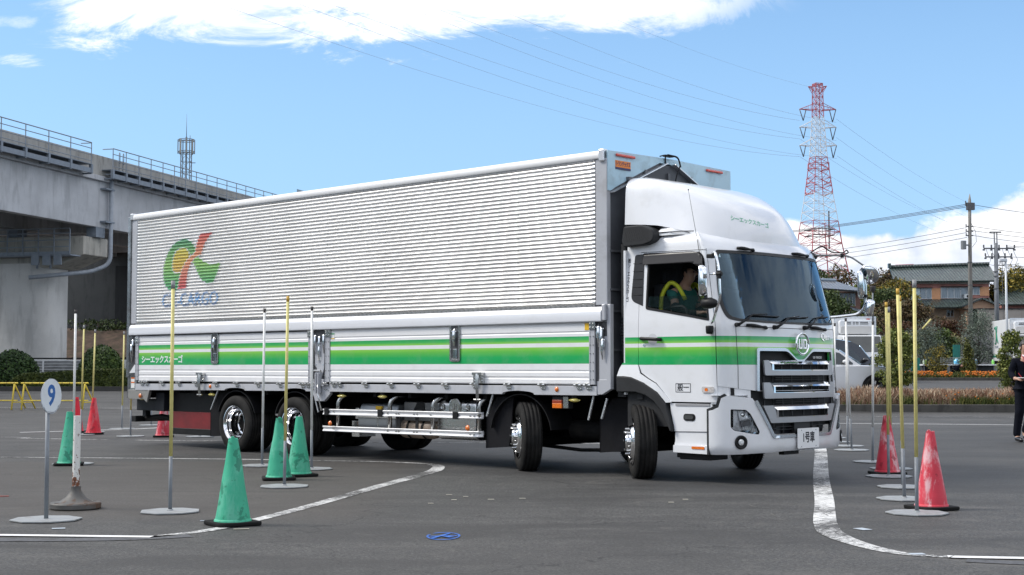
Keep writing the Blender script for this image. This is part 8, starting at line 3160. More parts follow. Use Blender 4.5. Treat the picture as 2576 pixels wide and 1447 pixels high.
slab('roof', bh, [(BX_(120, 0)[0] - bx0, -2.8, BX_(0, 462)[1]), (BX_(392, 0)[0] - bx0, -2.8, BX_(0, 455)[1]), (BX_(362, 0)[0] - bx0, 0, BX_(0, 398)[1]), (BX_(130, 0)[0] - bx0, 0, BX_(0, 398)[1])], T_BLU, 0.1)
ts = empty('tin_shed', (BX_(40, 0)[0], YB - 5, 0), 0, 'low shed roof with rusty edge beside the brown house, over the van box', 'shed')
slab('roof', ts, [(-1.5, -1.5, BX_(0, 470, YB - 5)[1]), (BX_(205, 0)[0] - BX_(40, 0)[0], -1.5, BX_(0, 448, YB - 5)[1]), (BX_(120, 0)[0] - BX_(40, 0)[0], 1.5, BX_(0, 385, YB - 5)[1]), (-1.5, 1.5, BX_(0, 385, YB - 5)[1])],
  mat('pale_tin', (0.42, 0.38, 0.32), 0.6, var=0.2, vscale=4), 0.1)
bm = BM(); bx(bm, -1.2, 1.8, -0.8, 1.4, 3.0, BX_(0, 470, YB - 5)[1]); ob('wall', bm, mat('brown_wall', (0.19, 0.105, 0.085), 0.85), ts)
bm = BM(); tube(bm, [(BX_(120, 0)[0] - BX_(40, 0)[0], 1.5, BX_(0, 383, YB - 5)[1]), (BX_(208, 0)[0] - BX_(40, 0)[0], -1.6, BX_(0, 447, YB - 5)[1])], 0.07, 5); ob('rusty_edge', bm, mat('rust', (0.30, 0.10, 0.04), 0.8), ts)

# ---------------------------------------------------------------- poles, wires, lamp
M_CPOLE = concrete('pole_concrete', (0.30, 0.28, 0.25), 0.5, 2.5)
M_PDK = mat('pole_fittings', (0.10, 0.10, 0.105), 0.6)
u1 = empty('utility_pole', (32.3, 100, 2.9), 0, 'tall concrete utility pole with a small transformer, in front of the tiled house', 'utility pole')
bm = BM(); tube(bm, [(0, 0, 0), (0.1, 0, 10.2), (0.12, 0, 10.7)], [0.17, 0.11, 0.02], 12); ob('pole_shaft', bm, M_CPOLE, u1, smooth=True)
bm = BM(); cyl(bm, (-0.42, -0.1, 6.75), (-0.42, -0.1, 7.35), 0.19, seg=14); bx(bm, -0.35, 0.05, -0.1, 0, 7.0, 7.1); ob('transformer', bm, mat('transformer_grey', (0.18, 0.19, 0.20), 0.5), u1)
bm = BM()
for z in (10.0, 9.85, 8.35, 8.0, 7.7):
 bx(bm, -0.2, 0.3, -0.08, 0.08, z, z + 0.07)
 cyl(bm, (-0.18, 0, z), (-0.18, 0, z + 0.2), 0.04, seg=6)
bx(bm, -0.12, 0.42, -0.15, 0.15, 9.55, 10.05)
tube(bm, [(0.15, -0.1, 8.6), (0.45, -0.1, 8.0), (0.5, -0.1, 7.3), (0.2, -0.1, 6.9)], 0.015, 5)
ob('insulators', bm, M_PDK, u1)
for z in (1.5, 4.2, 5.8):
 bm = BM(); cyl(bm, (0.04, 0, z), (0.045, 0, z + 0.06), 0.175, seg=12); ob('pole_band', bm, M_PDK, u1)
u2 = empty('utility_pole', (31.42, 92, 2.2), 0, 'grey utility pole with two cross arms and drooping leads, right of the tall pole', 'utility pole')
bm = BM(); tube(bm, [(0, 0, 0), (0.05, 0, 7.2)], [0.16, 0.12], 12); ob('pole_shaft', bm, mat('pole_blue_grey', (0.16, 0.17, 0.185), 0.6, var=0.15, vscale=3), u2, smooth=True)
bm = BM()
for z, a, c in ((6.80, -0.75, 1.25), (6.25, -0.65, 1.05), (7.86, -0.35, 0.40)):
 bx(bm, a, c, -0.05, 0.05, z, z + 0.08)
 for k in range(5):
  if z > 7.5: break
  xx = a + (c - a) * k / 4
  cyl(bm, (xx, 0, z + 0.08), (xx, 0, z + 0.28), 0.05, seg=6)
  bx(bm, xx - 0.06, xx + 0.06, -0.06, 0.06, z - 0.10, z)
cyl(bm, (-0.05, 0, 7.1), (-0.05, 0, 7.88), 0.035, seg=6); cyl(bm, (0.12, 0, 7.1), (0.12, 0, 7.88), 0.035, seg=6)
for k in range(6):
 a = -0.6 + k * 0.35
 tube(bm, [(a, 0, 6.8), (a + 0.1, 0, 6.5), (a + 0.3, 0, 6.1), (a + 0.15, 0, 5.8), (0, 0, 5.7)], 0.014, 4)
ob('cross_arms', bm, M_PDK, u2)
for z in (5.3, 5.0, 4.2):
 bm = BM(); cyl(bm, (0, 0, z), (0, 0, z + 0.06), 0.16, seg=12); ob('pole_band', bm, M_PDK, u2)
sl = empty('street_lamp', (26.15, 75, 0.6), 0, 'slender white lamp post with a box lamp head near the right edge', 'street lamp')
bm = BM(); tube(bm, [(0, 0, 0), (0, 0, 3.5), (0, 0, 6.4)], [0.09, 0.065, 0.05], 12); ob('lamp_post', bm, mat('lamp_white', (0.58, 0.60, 0.62), 0.4), sl, smooth=True)
bm = BM(); bx(bm, -0.34, 0.06, -0.12, 0.12, 6.28, 6.46); ob('lamp_head', bm, mat('lamp_white', (0.58, 0.60, 0.62), 0.4), sl, bevel=0.04)
sp_ = empty('tv_aerial', (at(2586 * .9747, 640, 140)[0], 140, 4.5), 0, 'spindly television aerial behind the lamp at the right', 'aerial')
bm = BM(); cyl(bm, (0, 0, 0), (0, 0, 7.6), 0.03, seg=5)
for k in range(5): cyl(bm, (-0.3, 0, 7.5 - k * 0.14), (0.3, 0, 7.55 - k * 0.14), 0.015, seg=4)
cyl(bm, (-0.25, 0.3, 7.3), (0.25, -0.3, 7.3), 0.015, seg=4)
ob('aerial_mast', bm, M_PDK, sp_)


M_WIRE = mat('cable_dark', (0.07, 0.07, 0.075), 0.7)


def wire(p0, p1, sag, label, group, r=0.012, n=24, name='cable', m=None):
 p0 = Vector(p0); p1 = Vector(p1)
 pts = []
 for k in range(n + 1):
  t_ = k / n
  p = p0.lerp(p1, t_); p.z -= sag * 4 * t_ * (1 - t_)
  pts.append(tuple(p - p0))
 bm = BM(); tube(bm, pts, r, 5)
 o = ob(name, bm, m or M_WIRE)
 o.location = p0
 tag(o, label, 'cable', group)
 return o


GW = 'overhead wires between the roadside poles'
for i, (v0, zz_) in enumerate(((582, 12.85), (583.5, 12.75), (585, 12.65))):
 a = at(1970, v0 - 3, 130)
 wire((32.1, 100, zz_), (2 * (a[0] - 6) - 32.1, 166, 2 * (a[1] - 0.15) - zz_ + 1.0), 0.9, ('highest', 'second', 'lowest')[i] + ' of the three close wires running left from the top of the tall concrete pole', GW, 0.020)
for i, z in enumerate((11.2, 10.85, 10.5)):
 a = at(2080, 632 + i * 12, 128)
 wire((32.15, 100, z), (2 * (a[0] - 3) - 32.15, 160, 2 * a[1] - z + 0.7), 0.6, ('upper', 'middle', 'lower')[i] + ' of the three spaced wires running left from the middle of the tall pole', GW, 0.018)
for i, (z, zz2) in enumerate(((12.85, 12.3), (11.3, 10.9), (11.0, 10.55), (10.65, 10.15))):
 wire((32.5, 100, z), (47, 108, zz2 + 0.3), 0.25, ('topmost', 'second', 'third', 'lowest')[i] + ' wire running right from the tall concrete pole', GW, 0.018)
for i, z in enumerate((9.1, 9.2, 8.5, 7.9)):
 wire((32.2, 92, z), (45, 95, z + 0.6 - i * 0.1), 0.2, ('first upper', 'second upper', 'third', 'lowest')[i] + ' wire running right from the grey pole with two cross arms', GW, 0.016)

# ---------------------------------------------------------------- transmission tower
YP = 260.0
py = empty('transmission_tower', (56.5, YP, 6.0), 0.28, 'tall red and white lattice transmission tower on the skyline', 'transmission tower')
M_TR = mat('tower_red', (0.44, 0.09, 0.10), 0.6)
M_TW = mat('tower_white', (0.66, 0.68, 0.70), 0.6)
zs_ = [(0, 6.2), (12, 3.9), (18.1, 2.95), (22.2, 2.5), (27.4, 1.85), (34.1, 1.18), (41.5, 0.78), (47.5, 0.68)]


def hw(z): return lerp_tab(zs_, z)


def bay(z0, z1, r, m, parent, braces=True):
 bm = BM()
 a, c = hw(z0), hw(z1)
 A = [(-a, -a, z0), (a, -a, z0), (a, a, z0), (-a, a, z0)]; C = [(-c, -c, z1), (c, -c, z1), (c, c, z1), (-c, c, z1)]
 for k in range(4):
  cyl(bm, A[k], C[k], r * .62, seg=4)
  cyl(bm, A[k], C[(k + 1) % 4], r * .30, seg=4)
  cyl(bm, A[(k + 1) % 4], C[k], r * .30, seg=4)
  cyl(bm, C[k], C[(k + 1) % 4], r * .34, seg=4)
 ob('lattice_section', bm, m, parent)


lev = [0, 6, 9.5, 13, 16, 18.1, 20.2, 22.2, 24, 25.8, 27.4, 28.8, 30.3, 31.8, 33.0, 34.1] + [34.1 + 1.25 * k for k in range(1, 12)] + [47.5]
for z0, z1 in zip(lev, lev[1:]):
 zm = (z0 + z1) / 2 + 6
 red = zm < 27.3 or 33.4 < zm < 40.1 or zm > 47.4
 bay(z0, z1, 0.17 if z0 < 20 else 0.13, M_TR if red else M_TW, py)
bm = BM(); cyl(bm, (0, 0, 17), (0, 0, 47), 0.05, seg=5); ob('climbing_core', bm, M_TW, py)


def arm_(z, L, m, dz_=1.2, ins=True):
 for s in (-1, 1):
  bm = BM()
  w = hw(z)
  tip = Vector((s * L, 0, z + (0.0 if s < 0 else 0.3)))
  for y in (-w, w):
   cyl(bm, (s * w, y, z), tip, 0.07, seg=4)
   cyl(bm, (s * w, y, z + dz_), tip, 0.055, seg=4)
   for k in (0.3, 0.55, 0.8):
    p = Vector((s * w, y, z)).lerp(tip, k); q_ = Vector((s * w, y, z + dz_)).lerp(tip, k)
    cyl(bm, p, q_, 0.035, seg=4)
  ar = ob('cross_arm', bm, m, py)
  if ins:
   for a in (0.99, 0.55):
    bm = BM()
    p = Vector((s * w, 0, z)).lerp(tip, a)
    tube(bm, [p, Vector((s * (L * 0.80), 0, z - 2.1))], 0.085, 6)
    ob('insulator', bm, M_PDK, ar)


arm_(42.9, 3.75, M_TR); arm_(39.6, 3.75, M_TW, 1.4); arm_(36.2, 3.8, M_TW, 1.4)
arm_(47.2, 1.9, M_TR, -1.2, False)
arm_(31.9, 2.2, M_TR, 1.2, False); arm_(29.2, 2.2, M_TR, 1.0, False); arm_(27.2, 2.3, M_TR, 0.9, False)
bm = BM()
for z in (19.6, 20.7):
 for a, c in (((-2, -2), (2, -2)), ((2, -2), (2, 2)), ((2, 2), (-2, 2)), ((-2, 2), (-2, -2))):
  cyl(bm, (*a, z), (*c, z), 0.09, seg=4)
for k in range(6): cyl(bm, (-2 + k * .8, -2, 19.6), (-2 + k * .8, -2, 20.9), 0.05, seg=4)
cyl(bm, (0.9, -2, 17), (0.9, -2, 24), 0.14, seg=5)
ob('work_platform', bm, M_PDK, py)
M_HV = mat('power_line_grey', (0.30, 0.34, 0.40), 0.7)
GH = 'high voltage lines leaving the tower'


def hv(p, d, n, b_, c_, label, step=8.0, r=0.022):
 """a span starting at p going in plan direction d, z = z0 - b s + c s^2"""
 bm = BM()
 d = Vector(d).normalized()
 pts = []
 for k in range(n + 1):
  s = k * step
  pts.append((d.x * s, d.y * s, -b_ * s + c_ * s * s))
 tube(bm, pts, [max(0.012, r * (1 - 0.035 * k * step / 8)) for k in range(n + 1)], 4)
 o = ob('power_line', bm, M_HV)
 o.location = p
 tag(o, label, 'power line', GH)


cy, sy_ = math.cos(0.28), math.sin(0.28)
for L, z, lb in ((-3.75, 46.8, 'left side power line from the top arm of the tower'), (-3.75, 43.4, 'left side power line from the middle arm of the tower'), (-3.8, 40.1, 'left side power line from the lowest arm of the tower')):
 hv((56.5 + L * cy, YP + L * sy_, z), (-0.5, -1), 22, 0.118, 0.00032, lb)
for L, z, lb in ((3.75, 46.8, 'right side power line passing the tower top arm overhead'), (3.75, 43.4, 'right side power line passing the middle arm overhead'), (3.8, 40.1, 'right side power line passing the lowest arm overhead')):
 hv((56.5 + L * cy, YP + L * sy_, z), (-0.5, -1), 22, 0.118, 0.00032, lb)
for L, z, lb in ((1.6, 53.3, 'earth wire running from the tower peak'),):
 hv((56.5 - 1.6 * cy, YP, z), (-0.5, -1), 21, 0.118, 0.00032, lb, r=0.014)
for L, z, lb in ((3.75, 47.5, 'power line leaving right from the top arm'), (3.75, 44.0, 'power line leaving right from the middle arm'), (3.8, 40.6, 'power line leaving right from the lowest arm'), (-3.75, 43.4, 'power line leaving right from the far middle arm'), (-3.75, 40.1, 'power line leaving right from the far lowest arm')):
 hv((56.5 + L * cy, YP + L * sy_, z), (0.64, 1), 30, 0.12, 0.0005, lb, r=0.026)
# ---------------------------------------------------------------- vehicles at right


def car(name, loc, rz, prof, gl, W2, m_body, m_roof, label, wheels, wr, pillars, mirror_x, hood_z, clad=None, win=None):
 """prof: lower body outline (x,z) clockwise; gl: greenhouse outline; facing +x"""
 t = empty(name, loc, rz, label, 'car')
 bm = BM()
 n = len(prof)
 secs = ((-1.0, 0.93), (-0.985, 0.975), (-0.93, 1.0), (0.93, 1.0), (0.985, 0.975), (1.0, 0.93))
 cx_ = sum(p[0] for p in prof) / n
 cz_ = 0.6
 rr = []
 for s, k in secs:
  rr.append([bm.verts.new((cx_ + (x - cx_) * (1 - (1 - k) * 0.35), s * W2, cz_ + (z - cz_) * k)) for x, z in prof])
 for A, B in zip(rr, rr[1:]):
  for i in range(n):
   bm.faces.new((A[i], A[(i + 1) % n], B[(i + 1) % n], B[i]))
 bm.faces.new(rr[0]); bm.faces.new(rr[-1])
 body = ob('body', bm, m_body, t, smooth=True, angle=28)
 bm = BM()
 n = len(gl)
 zt = max(p[1] for p in gl); z0 = min(p[1] for p in gl)
 rr = []
 for s in (-1, -0.8, 0.8, 1):
  ring = []
  for x, z in gl:
   f = (z - z0) / (zt - z0)
   ring.append(bm.verts.new((x, s * (W2 * (0.93 - 0.17 * f)), z + (0.02 if abs(s) < 1 and f > .9 else 0))))
  rr.append(ring)
 for A, B in zip(rr, rr[1:]):
  for i in range(n):
   bm.faces.new((A[i], A[(i + 1) % n], B[(i + 1) % n], B[i]))
 bm.faces.new(rr[0]); bm.faces.new(rr[-1])
 ob('cabin', bm, m_roof, t, smooth=True, angle=28)
 # side glass
 for s in (-1, 1):
  for w_ in win:
   bm = BM()
   P = [Vector((x, s * (W2 * (0.93 - 0.17 * (z - z0) / (zt - z0)) + 0.006), z)) for x, z in w_]
   Q = [p - Vector((0, s * 0.01, 0)) for p in P]
   a = [bm.verts.new(p) for p in P]; c = [bm.verts.new(p) for p in Q]
   bm.faces.new(a); bm.faces.new(c[::-1])
   for i in range(len(a)): bm.faces.new((a[i], c[i], c[(i + 1) % len(a)], a[(i + 1) % len(a)]))
   ob('side_window', bm, M_PANED, t)
 # windscreen
 (xa, za), (xb, zb2) = pillars
 bm = BM()
 fa = (za - z0) / (zt - z0); fb_ = (zb2 - z0) / (zt - z0)
 ya = W2 * (0.90 - 0.17 * fa) - 0.03; yb = W2 * (0.90 - 0.17 * fb_) - 0.05
 nn = Vector((zb2 - za, 0, -(xb - xa))).normalized() * 0.012
 if nn.z < 0: nn = -nn
 P = [Vector((xa, -ya, za)), Vector((xa, ya, za)), Vector((xb, yb, zb2)), Vector((xb, -yb, zb2))]
 bm.faces.new([bm.verts.new(p + nn + Vector((0.01, 0, 0))) for p in P])
 ob('windscreen', bm, M_PANED, t)
 for s in (-1, 1):
  bm = BM(); tube(bm, [P[1 if s > 0 else 0] + nn * 1.5, P[2 if s > 0 else 3] + nn * 1.5 + Vector((0, s * .02, 0))], 0.03, 6)
  ob('pillar_trim', bm, mat('pillar_reflecting', (0.35, 0.45, 0.55), 0.1, 0.9), t)
  bm = BM()
  lathe(bm, [(0, -0.10), (0.06, -0.09), (0.085, -0.02), (0.075, 0.05), (0, 0.075)], Matrix.Translation((mirror_x, s * (W2 + 0.06), hood_z + 0.12)) @ Matrix.Rotation(R(90), 4, 'X') @ Matrix.Diagonal((1.25, 0.8, 1, 1)), 14)
  ob('wing_mirror', bm, m_body, t)
  for wx in wheels:
   M = Matrix.Rotation(R(90 * (1 if s < 0 else -1)), 4, 'X')
   bm = BM()
   lathe(bm, [(wr * .66, 0.02), (wr * .70, 0.0), (wr * .93, 0.0), (wr, 0.03), (wr, 0.19), (wr * .6, 0.2)], M @ Matrix.Diagonal((1, 1, -1, 1)), 36)
   wh = ob('wheel', bm, M_TYRE, t)
   wh.location = (wx, s * (W2 + 0.035), wr)
   bm = BM()
   lathe(bm, [(wr * .69, 0.0), (wr * .66, 0.025), (wr * .62, 0.03)], M @ Matrix.Diagonal((1, 1, -1, 1)), 36)
   for k in range(5):
    a = 2 * math.pi * k / 5 + 0.4
    for da in (-0.14, 0.14):
     p = Vector((wr * .64 * math.cos(a + da), 0, wr * .64 * math.sin(a + da)))
     tube(bm, [Vector((0, s * -0.02, 0)), Vector((p.x, s * -0.012, p.z))], 0.022, 5)
   cyl(bm, (0, s * -0.04, 0), (0, s * 0.005, 0), wr * .16, seg=12)
   ob('rim', bm, mat('alloy_grey', (0.50, 0.50, 0.51), 0.35, 0.8), wh)
   bm = BM()
   for k in range(18):
    a0 = math.pi * k / 17 * 1.12 - 0.19
    a1 = math.pi * (k + 1) / 17 * 1.12 - 0.19
    if k == 17: break
    q_ = [(wr * 1.06, a0), (wr * 1.06, a1), (wr * 1.24, a1), (wr * 1.24, a0)]
    f0 = [bm.verts.new((r_ * math.cos(a), s * -0.018, r_ * math.sin(a))) for r_, a in q_]
    bm.faces.new(f0)
   bm.faces.new([bm.verts.new((wr * 1.08 * math.cos(2 * math.pi * k / 24), s * -0.025, wr * 1.08 * math.sin(2 * math.pi * k / 24))) for k in range(24)])
   ob('arch_trim', bm, M_BLK, wh)
 return t


car('parked_car', (9.95, 44.9, 0.31), 0.02,
 [(-2.1, .35), (-2.1, .95), (-2.0, 1.05), (0.45, 1.03), (0.85, 1.045), (1.35, 1.02), (1.75, .96), (2.08, .84), (2.16, .62), (2.12, .30), (1.8, .20), (-1.9, .20)],
 [(-2.0, 1.02), (-1.75, 1.45), (-1.2, 1.56), (-0.3, 1.585), (0.15, 1.53), (0.88, 1.02)], 0.88, mat('car_white', (0.72, 0.73, 0.75), 0.2, coat=1.0, dirt=(0.5, 0.49, 0.47), damt=0.12), mat('car_white', (0.72, 0.73, 0.75), 0.2),
 'white crossover with black wheel-arch trim parked facing right behind the planter', [-1.35, 1.28], 0.34, ((0.86, 1.05), (0.22, 1.49)), 0.36, 1.03, True,
 [[(-0.95, 1.06), (-0.95, 1.48), (-0.15, 1.50), (0.22, 1.42), (0.62, 1.10), (0.60, 1.06)], [(-1.75, 1.10), (-1.6, 1.42), (-1.02, 1.48), (-1.02, 1.07)]])
car('parked_minivan', (10.0, 48.2, 0.34), 0.02,
 [(-2.2, .35), (-2.2, 1.05), (1.1, 1.05), (1.75, 1.06), (2.2, .98), (2.35, .78), (2.36, .35), (2.2, .22), (-2.1, .22)],
 [(-2.2, 1.03), (-2.15, 1.75), (-1.9, 1.86), (0.9, 1.87), (1.35, 1.80), (1.60, 1.68), (2.05, 1.04)], 0.86, mat('car_black', (0.012, 0.013, 0.018), 0.15, coat=1.0), mat('car_black', (0.012, 0.013, 0.018), 0.15),
 'black minivan parked facing right behind the white crossover', [-1.5, 1.45], 0.32, ((2.03, 1.08), (1.62, 1.66)), 1.75, 1.08, None,
 [[(0.5, 1.12), (0.5, 1.62), (1.3, 1.60), (1.72, 1.12)], [(-0.7, 1.12), (-0.7, 1.62), (0.4, 1.62), (0.4, 1.12)], [(-2.0, 1.12), (-2.0, 1.62), (-0.8, 1.62), (-0.8, 1.12)]])

M_BOXW = mat('van_box_white', (0.74, 0.75, 0.76), 0.4, coat=0.3, dirt=(0.5, 0.5, 0.48), damt=0.15)


def reefer(x, y, z, rz, label, side_mark=False):
 t = empty('refrigerated_truck', (x, y, z), rz, label, 'truck')
 # local: front towards -y, width along x
 bm = BM(); bx(bm, -1.0, 1.0, 0.0, 5.6, 0.85, 3.22); bxo = ob('cargo_box', bm, M_BOXW, t, bevel=0.02)
 bm = BM()
 for a in (-1.0, 1.0): bx(bm, a - 0.03, a + 0.03, -0.03, 0.03, 0.85, 3.25)
 bx(bm, -0.97, 0.97, -0.03, 0.02, 3.17, 3.25)
 ob('box_edge', bm, M_ALU, bxo)
 bm = BM(); prism(bm, rpoly([(-0.82, 3.05), (0.72, 3.05), (0.76, 2.95), (0.78, 2.42), (0.70, 2.36), (-0.78, 2.36), (-0.84, 2.42), (-0.86, 2.95)], 0.04), frame((0, 0, 0), (1, 0, 0), (0, 0, 1)), 0.45)
 un = ob('cooling_unit', bm, M_BOXW, t, bevel=0.03)
 bm = BM()
 for z0, x0, x1 in ((2.93, -0.62, -0.30), (2.93, -0.22, -0.12), (2.93, -0.08, 0.06), (2.93, 0.14, 0.52), (2.85, -0.64, -0.30), (2.85, -0.22, -0.12), (2.85, -0.08, 0.06), (2.85, 0.14, 0.54), (2.68, -0.5, -0.1), (2.68, 0.05, 0.5)):
  bx(bm, x0, x1, -0.462, -0.44, z0, z0 + (0.035 if z0 > 2.7 else 0.012))
 ob('vent_slots', bm, M_BLK, un)
 bm = BM(); prism(bm, rpoly([(-0.80, 2.76), (0.74, 2.76), (0.76, 2.44), (0.66, 2.38), (-0.76, 2.38), (-0.84, 2.46)], 0.08), frame((0, -0.44, 0), (1, 0, 0), (0, 0, 1)), 0.05)
 ob('lower_cowl', bm, mat('cowl_grey', (0.50, 0.49, 0.47), 0.5), un, bevel=0.02)
 bm = BM()
 prism(bm, [(-0.1, 0.45), (-1.75, 0.45), (-1.80, 1.1), (-1.72, 1.45), (-1.35, 2.28), (-0.2, 2.32), (-0.1, 2.25)], frame((-0.92, 0, 0), (0, 1, 0), (0, 0, 1)), 1.84)
 cb = ob('cab', bm, M_BOXW, t, bevel=0.05, bseg=3)
 M = frame((0, -1.735, 1.45), (1, 0, 0), (0, 0.37, 0.83))
 bm = BM(); prism(bm, rrect(-0.86, 0.86, 0.04, 0.86, 0.08), M, 0.02); ob('windscreen', bm, M_PANED, cb)
 bm = BM(); bx(bm, -0.7, 0.7, -1.83, -1.76, 1.10, 1.25); bx(bm, -0.9, 0.9, -1.84, -1.7, 0.45, 0.75); ob('front_trim', bm, M_DGR, cb)
 for s in (-1, 1):
  bm = BM(); bx(bm, s * 0.62, s * 0.86, -1.85, -1.78, 0.85, 1.05); ob('headlight', bm, M_REFL, cb, bevel=0.02)
  bm = BM(); bx(bm, s * 1.03, s * 1.22, -1.6, -1.52, 1.55, 1.95); tube(bm, [(s * .95, -1.5, 2.1), (s * 1.12, -1.56, 2.0), (s * 1.12, -1.56, 1.4), (s * .95, -1.5, 1.3)], 0.02, 5); ob('mirror', bm, M_BLK, cb)
  bm = BM(); bx(bm, s * 0.922, s * 0.93, -1.35, -0.55, 1.45, 2.05); ob('door_window', bm, M_PANED, cb)
  for wy in (-1.0, 4.0):
   bm = BM(); lathe(bm, [(0, -0.02), (0.2, -0.02), (0.22, 0.0), (0.38, 0.0), (0.40, 0.03), (0.40, 0.22), (0, 0.22)], Matrix.Translation((s * 0.9, wy, 0.40)) @ Matrix.Rotation(R(-90 * s), 4, 'Y'), 24)
   ob('wheel', bm, M_TYRE, t)
 bm = BM(); bx(bm, -0.9, 0.9, 0.3, 5.4, 0.55, 0.85); ob('chassis', bm, M_UND, t)
 bm = BM(); bx(bm, 0.55, 0.72, -0.035, -0.03, 3.10, 3.14); ob('marker_lamp', bm, M_RED, bxo)
 if side_mark:
  bm = BM()
  for z0, z1, mi in ((1.05, 1.16, 0), (1.20, 1.24, 0)):
   bx(bm, -1.006, -1.002, 0.0, 5.6, z0, z1)
  ob('side_stripe', bm, mat('stripe_green', (0.02, 0.20, 0.12), 0.5), bxo)
  fy = lambda a: frame((-1.004, a, 0), (0, -1, 0), (0, 0, 1))
  bm = BM()
  tube(bm, [(-1.006, 4.25 - 0.28 * math.sin(a), 2.35 + 0.50 * math.cos(a)) for a in [R(k * 15 - 40) for k in range(17)]], 0.055, 4)
  tube(bm, [(-1.006, 3.72, 2.9), (-1.006, 3.95, 2.4), (-1.006, 4.08, 1.85)], 0.05, 4)
  tube(bm, [(-1.006, 3.9, 2.45), (-1.006, 3.7, 2.1), (-1.006, 3.5, 1.88)], 0.05, 4)
  ob('emblem', bm, mat('stripe_green', (0.02, 0.20, 0.12), 0.5), bxo)
  bm = BM(); prism(bm, [(0.16 * math.cos(k / 20 * 6.283), 2.35 + 0.34 * math.sin(k / 20 * 6.283)) for k in range(20)], frame((-1.002, 4.16, 0), (0, -1, 0), (0, 0, 1)), 0.004); ob('emblem_kernel', bm, mat('stripe_orange', (0.75, 0.30, 0.05), 0.5), bxo)
  bm = text_bm('CX-CARGO', 0.20, 0.001, 0.004, 0.9); xform(bm, frame((-1.006, 4.0, 1.66), (0, -1, 0), (0, 0, 1))); ob('lettering', bm, mat('print_slate', (0.2, 0.24, 0.3), 0.5), bxo)
 return t


reefer(16.92, 70, 0.56, 0.0, 'white refrigerated truck facing us behind the parked cars, cooling unit on its box')
reefer(29.2, 80.2, 0.85, -0.14, 'white box truck with green stripe and letter mark at the right edge', True)

# ---------------------------------------------------------------- tables and bottles
for i, (x0, x1) in enumerate(((22.45, 24.0), (24.03, 25.3), (25.33, 26.6))):
 t = empty('folding_table', ((x0 + x1) / 2, 78, 0.70), 0, ('leftmost', 'middle', 'rightmost')[i] + ' of three white folding tables set end to end behind the flower bed', 'table', 'folding tables in a row')
 w = (x1 - x0) / 2
 bm = BM(); bx(bm, -w, w, -0.3, 0.3, 0.71, 0.785); ob('table_top', bm, mat('table_white', (0.70, 0.71, 0.72), 0.4), t)
 bm = BM(); bx(bm, -w + .05, w - .05, 0.22, 0.24, 0.25, 0.74); ob('modesty_panel', bm, mat('panel_dark', (0.05, 0.055, 0.06), 0.7), t)
 for s in (-1, 1):
  for y in (-0.2, 0.2):
   bm = BM(); cyl(bm, (s * (w - .1), y, 0), (s * (w - .1), y, 0.74), 0.02, seg=6); ob('leg', bm, M_GAL, t)


def bottle(x, h, r, m, label, cat='bottle'):
 t = empty('bottle', (x, 77.9, 1.48), 0, label, cat, 'bottles on the folding tables')
 bm = BM(); lathe(bm, [(0, 0.004), (r, 0.004), (r, h * .62), (r * .45, h * .84), (r * .42, h * .9), (0, h * .9)], None, 12); ob('bottle_body', bm, m, t)
 bm = BM(); cyl(bm, (0, 0, h * .9), (0, 0, h), r * .45, seg=10); ob('bottle_cap', bm, M_LBL, t)


B_G = mat('green_bottle', (0.25, 0.75, 0.12), 0.3, coat=0.6)
B_B = mat('blue_container', (0.15, 0.55, 0.85), 0.3, coat=0.6)
B_C = mat('clear_bottle', (0.55, 0.65, 0.50), 0.2, coat=0.8)
B_N = mat('navy_bottle', (0.03, 0.14, 0.26), 0.3, coat=0.6)
bottle(22.56, 0.26, 0.05, B_C, 'clear bottle at the left end of the tables')
bottle(22.69, 0.26, 0.05, B_G, 'green bottle next to the clear bottle at the left end')
bottle(24.37, 0.32, 0.15, B_B, 'wide bright blue container on the middle table')
bottle(24.53, 0.27, 0.06, B_G, 'green bottle right of the wide blue container')
bottle(25.44, 0.30, 0.06, B_N, 'dark blue bottle behind the pointed conifer')
bottle(26.36, 0.28, 0.07, B_G, 'green bottle at the right end of the tables')
bm = BM()
for k in range(22): cyl(bm, (0.08 * k, 0, 0), (0.08 * k, 0, 0.9), 0.008, seg=4)
for k in range(11): cyl(bm, (0, 0, 0.09 * k), (1.7, 0, 0.09 * k), 0.008, seg=4)
o = ob('mesh_panel', bm, mat('mesh_grey', (0.40, 0.40, 0.38), 0.6)); o.location = (24.0, 79.6, 0.95)
tag(o, 'pale wire mesh panel standing behind the middle table', 'fence')
lp = empty('leaning_pole', (24.2, 84, 2.2), 0, 'short yellow pole leaning diagonally against the hedge', 'pole')
bm = BM(); tube(bm, [(0.08, 0, 1.38), (0.60, 0, 1.97)], 0.05, 8); ob('pole_tube', bm, M_YEL, lp)
tn = empty('green_tarp', (25.35, 81, 0.9), 0, 'teal green sheet standing behind the conifer and table', 'sheet')
bm = BM(); bx(bm, -0.2, 0.2, 0, 0.06, 0, 1.7); bx(bm, -2.6, -2.1, 0, 0.06, 0, 0.95); ob('sheet', bm, mat('teal_sheet', (0.01, 0.16, 0.13), 0.6, var=0.2), tn)
wl = empty('parking_stop', (10.1, 43.2, 0.29), 0, 'pale concrete wheel stop in the grass below the white car', 'wheel stop')
bm = BM(); bx(bm, -1.2, 0.5, -0.1, 0.1, 0, 0.14); ob('stop_block', bm, mat('pale_kerb', (0.33, 0.32, 0.30), 0.8), wl, bevel=0.02)
# ---------------------------------------------------------------- people
M_SKIN = mat('skin', (0.46, 0.27, 0.19), 0.5, var=0.06, vscale=12)
M_HAIR = mat('black_hair', (0.012, 0.010, 0.010), 0.5)
M_SUIT = mat('dark_suit_cloth', (0.006, 0.007, 0.012), 0.9, spec=0.1, var=0.25, vscale=10, bump=0.15, bscale=40)


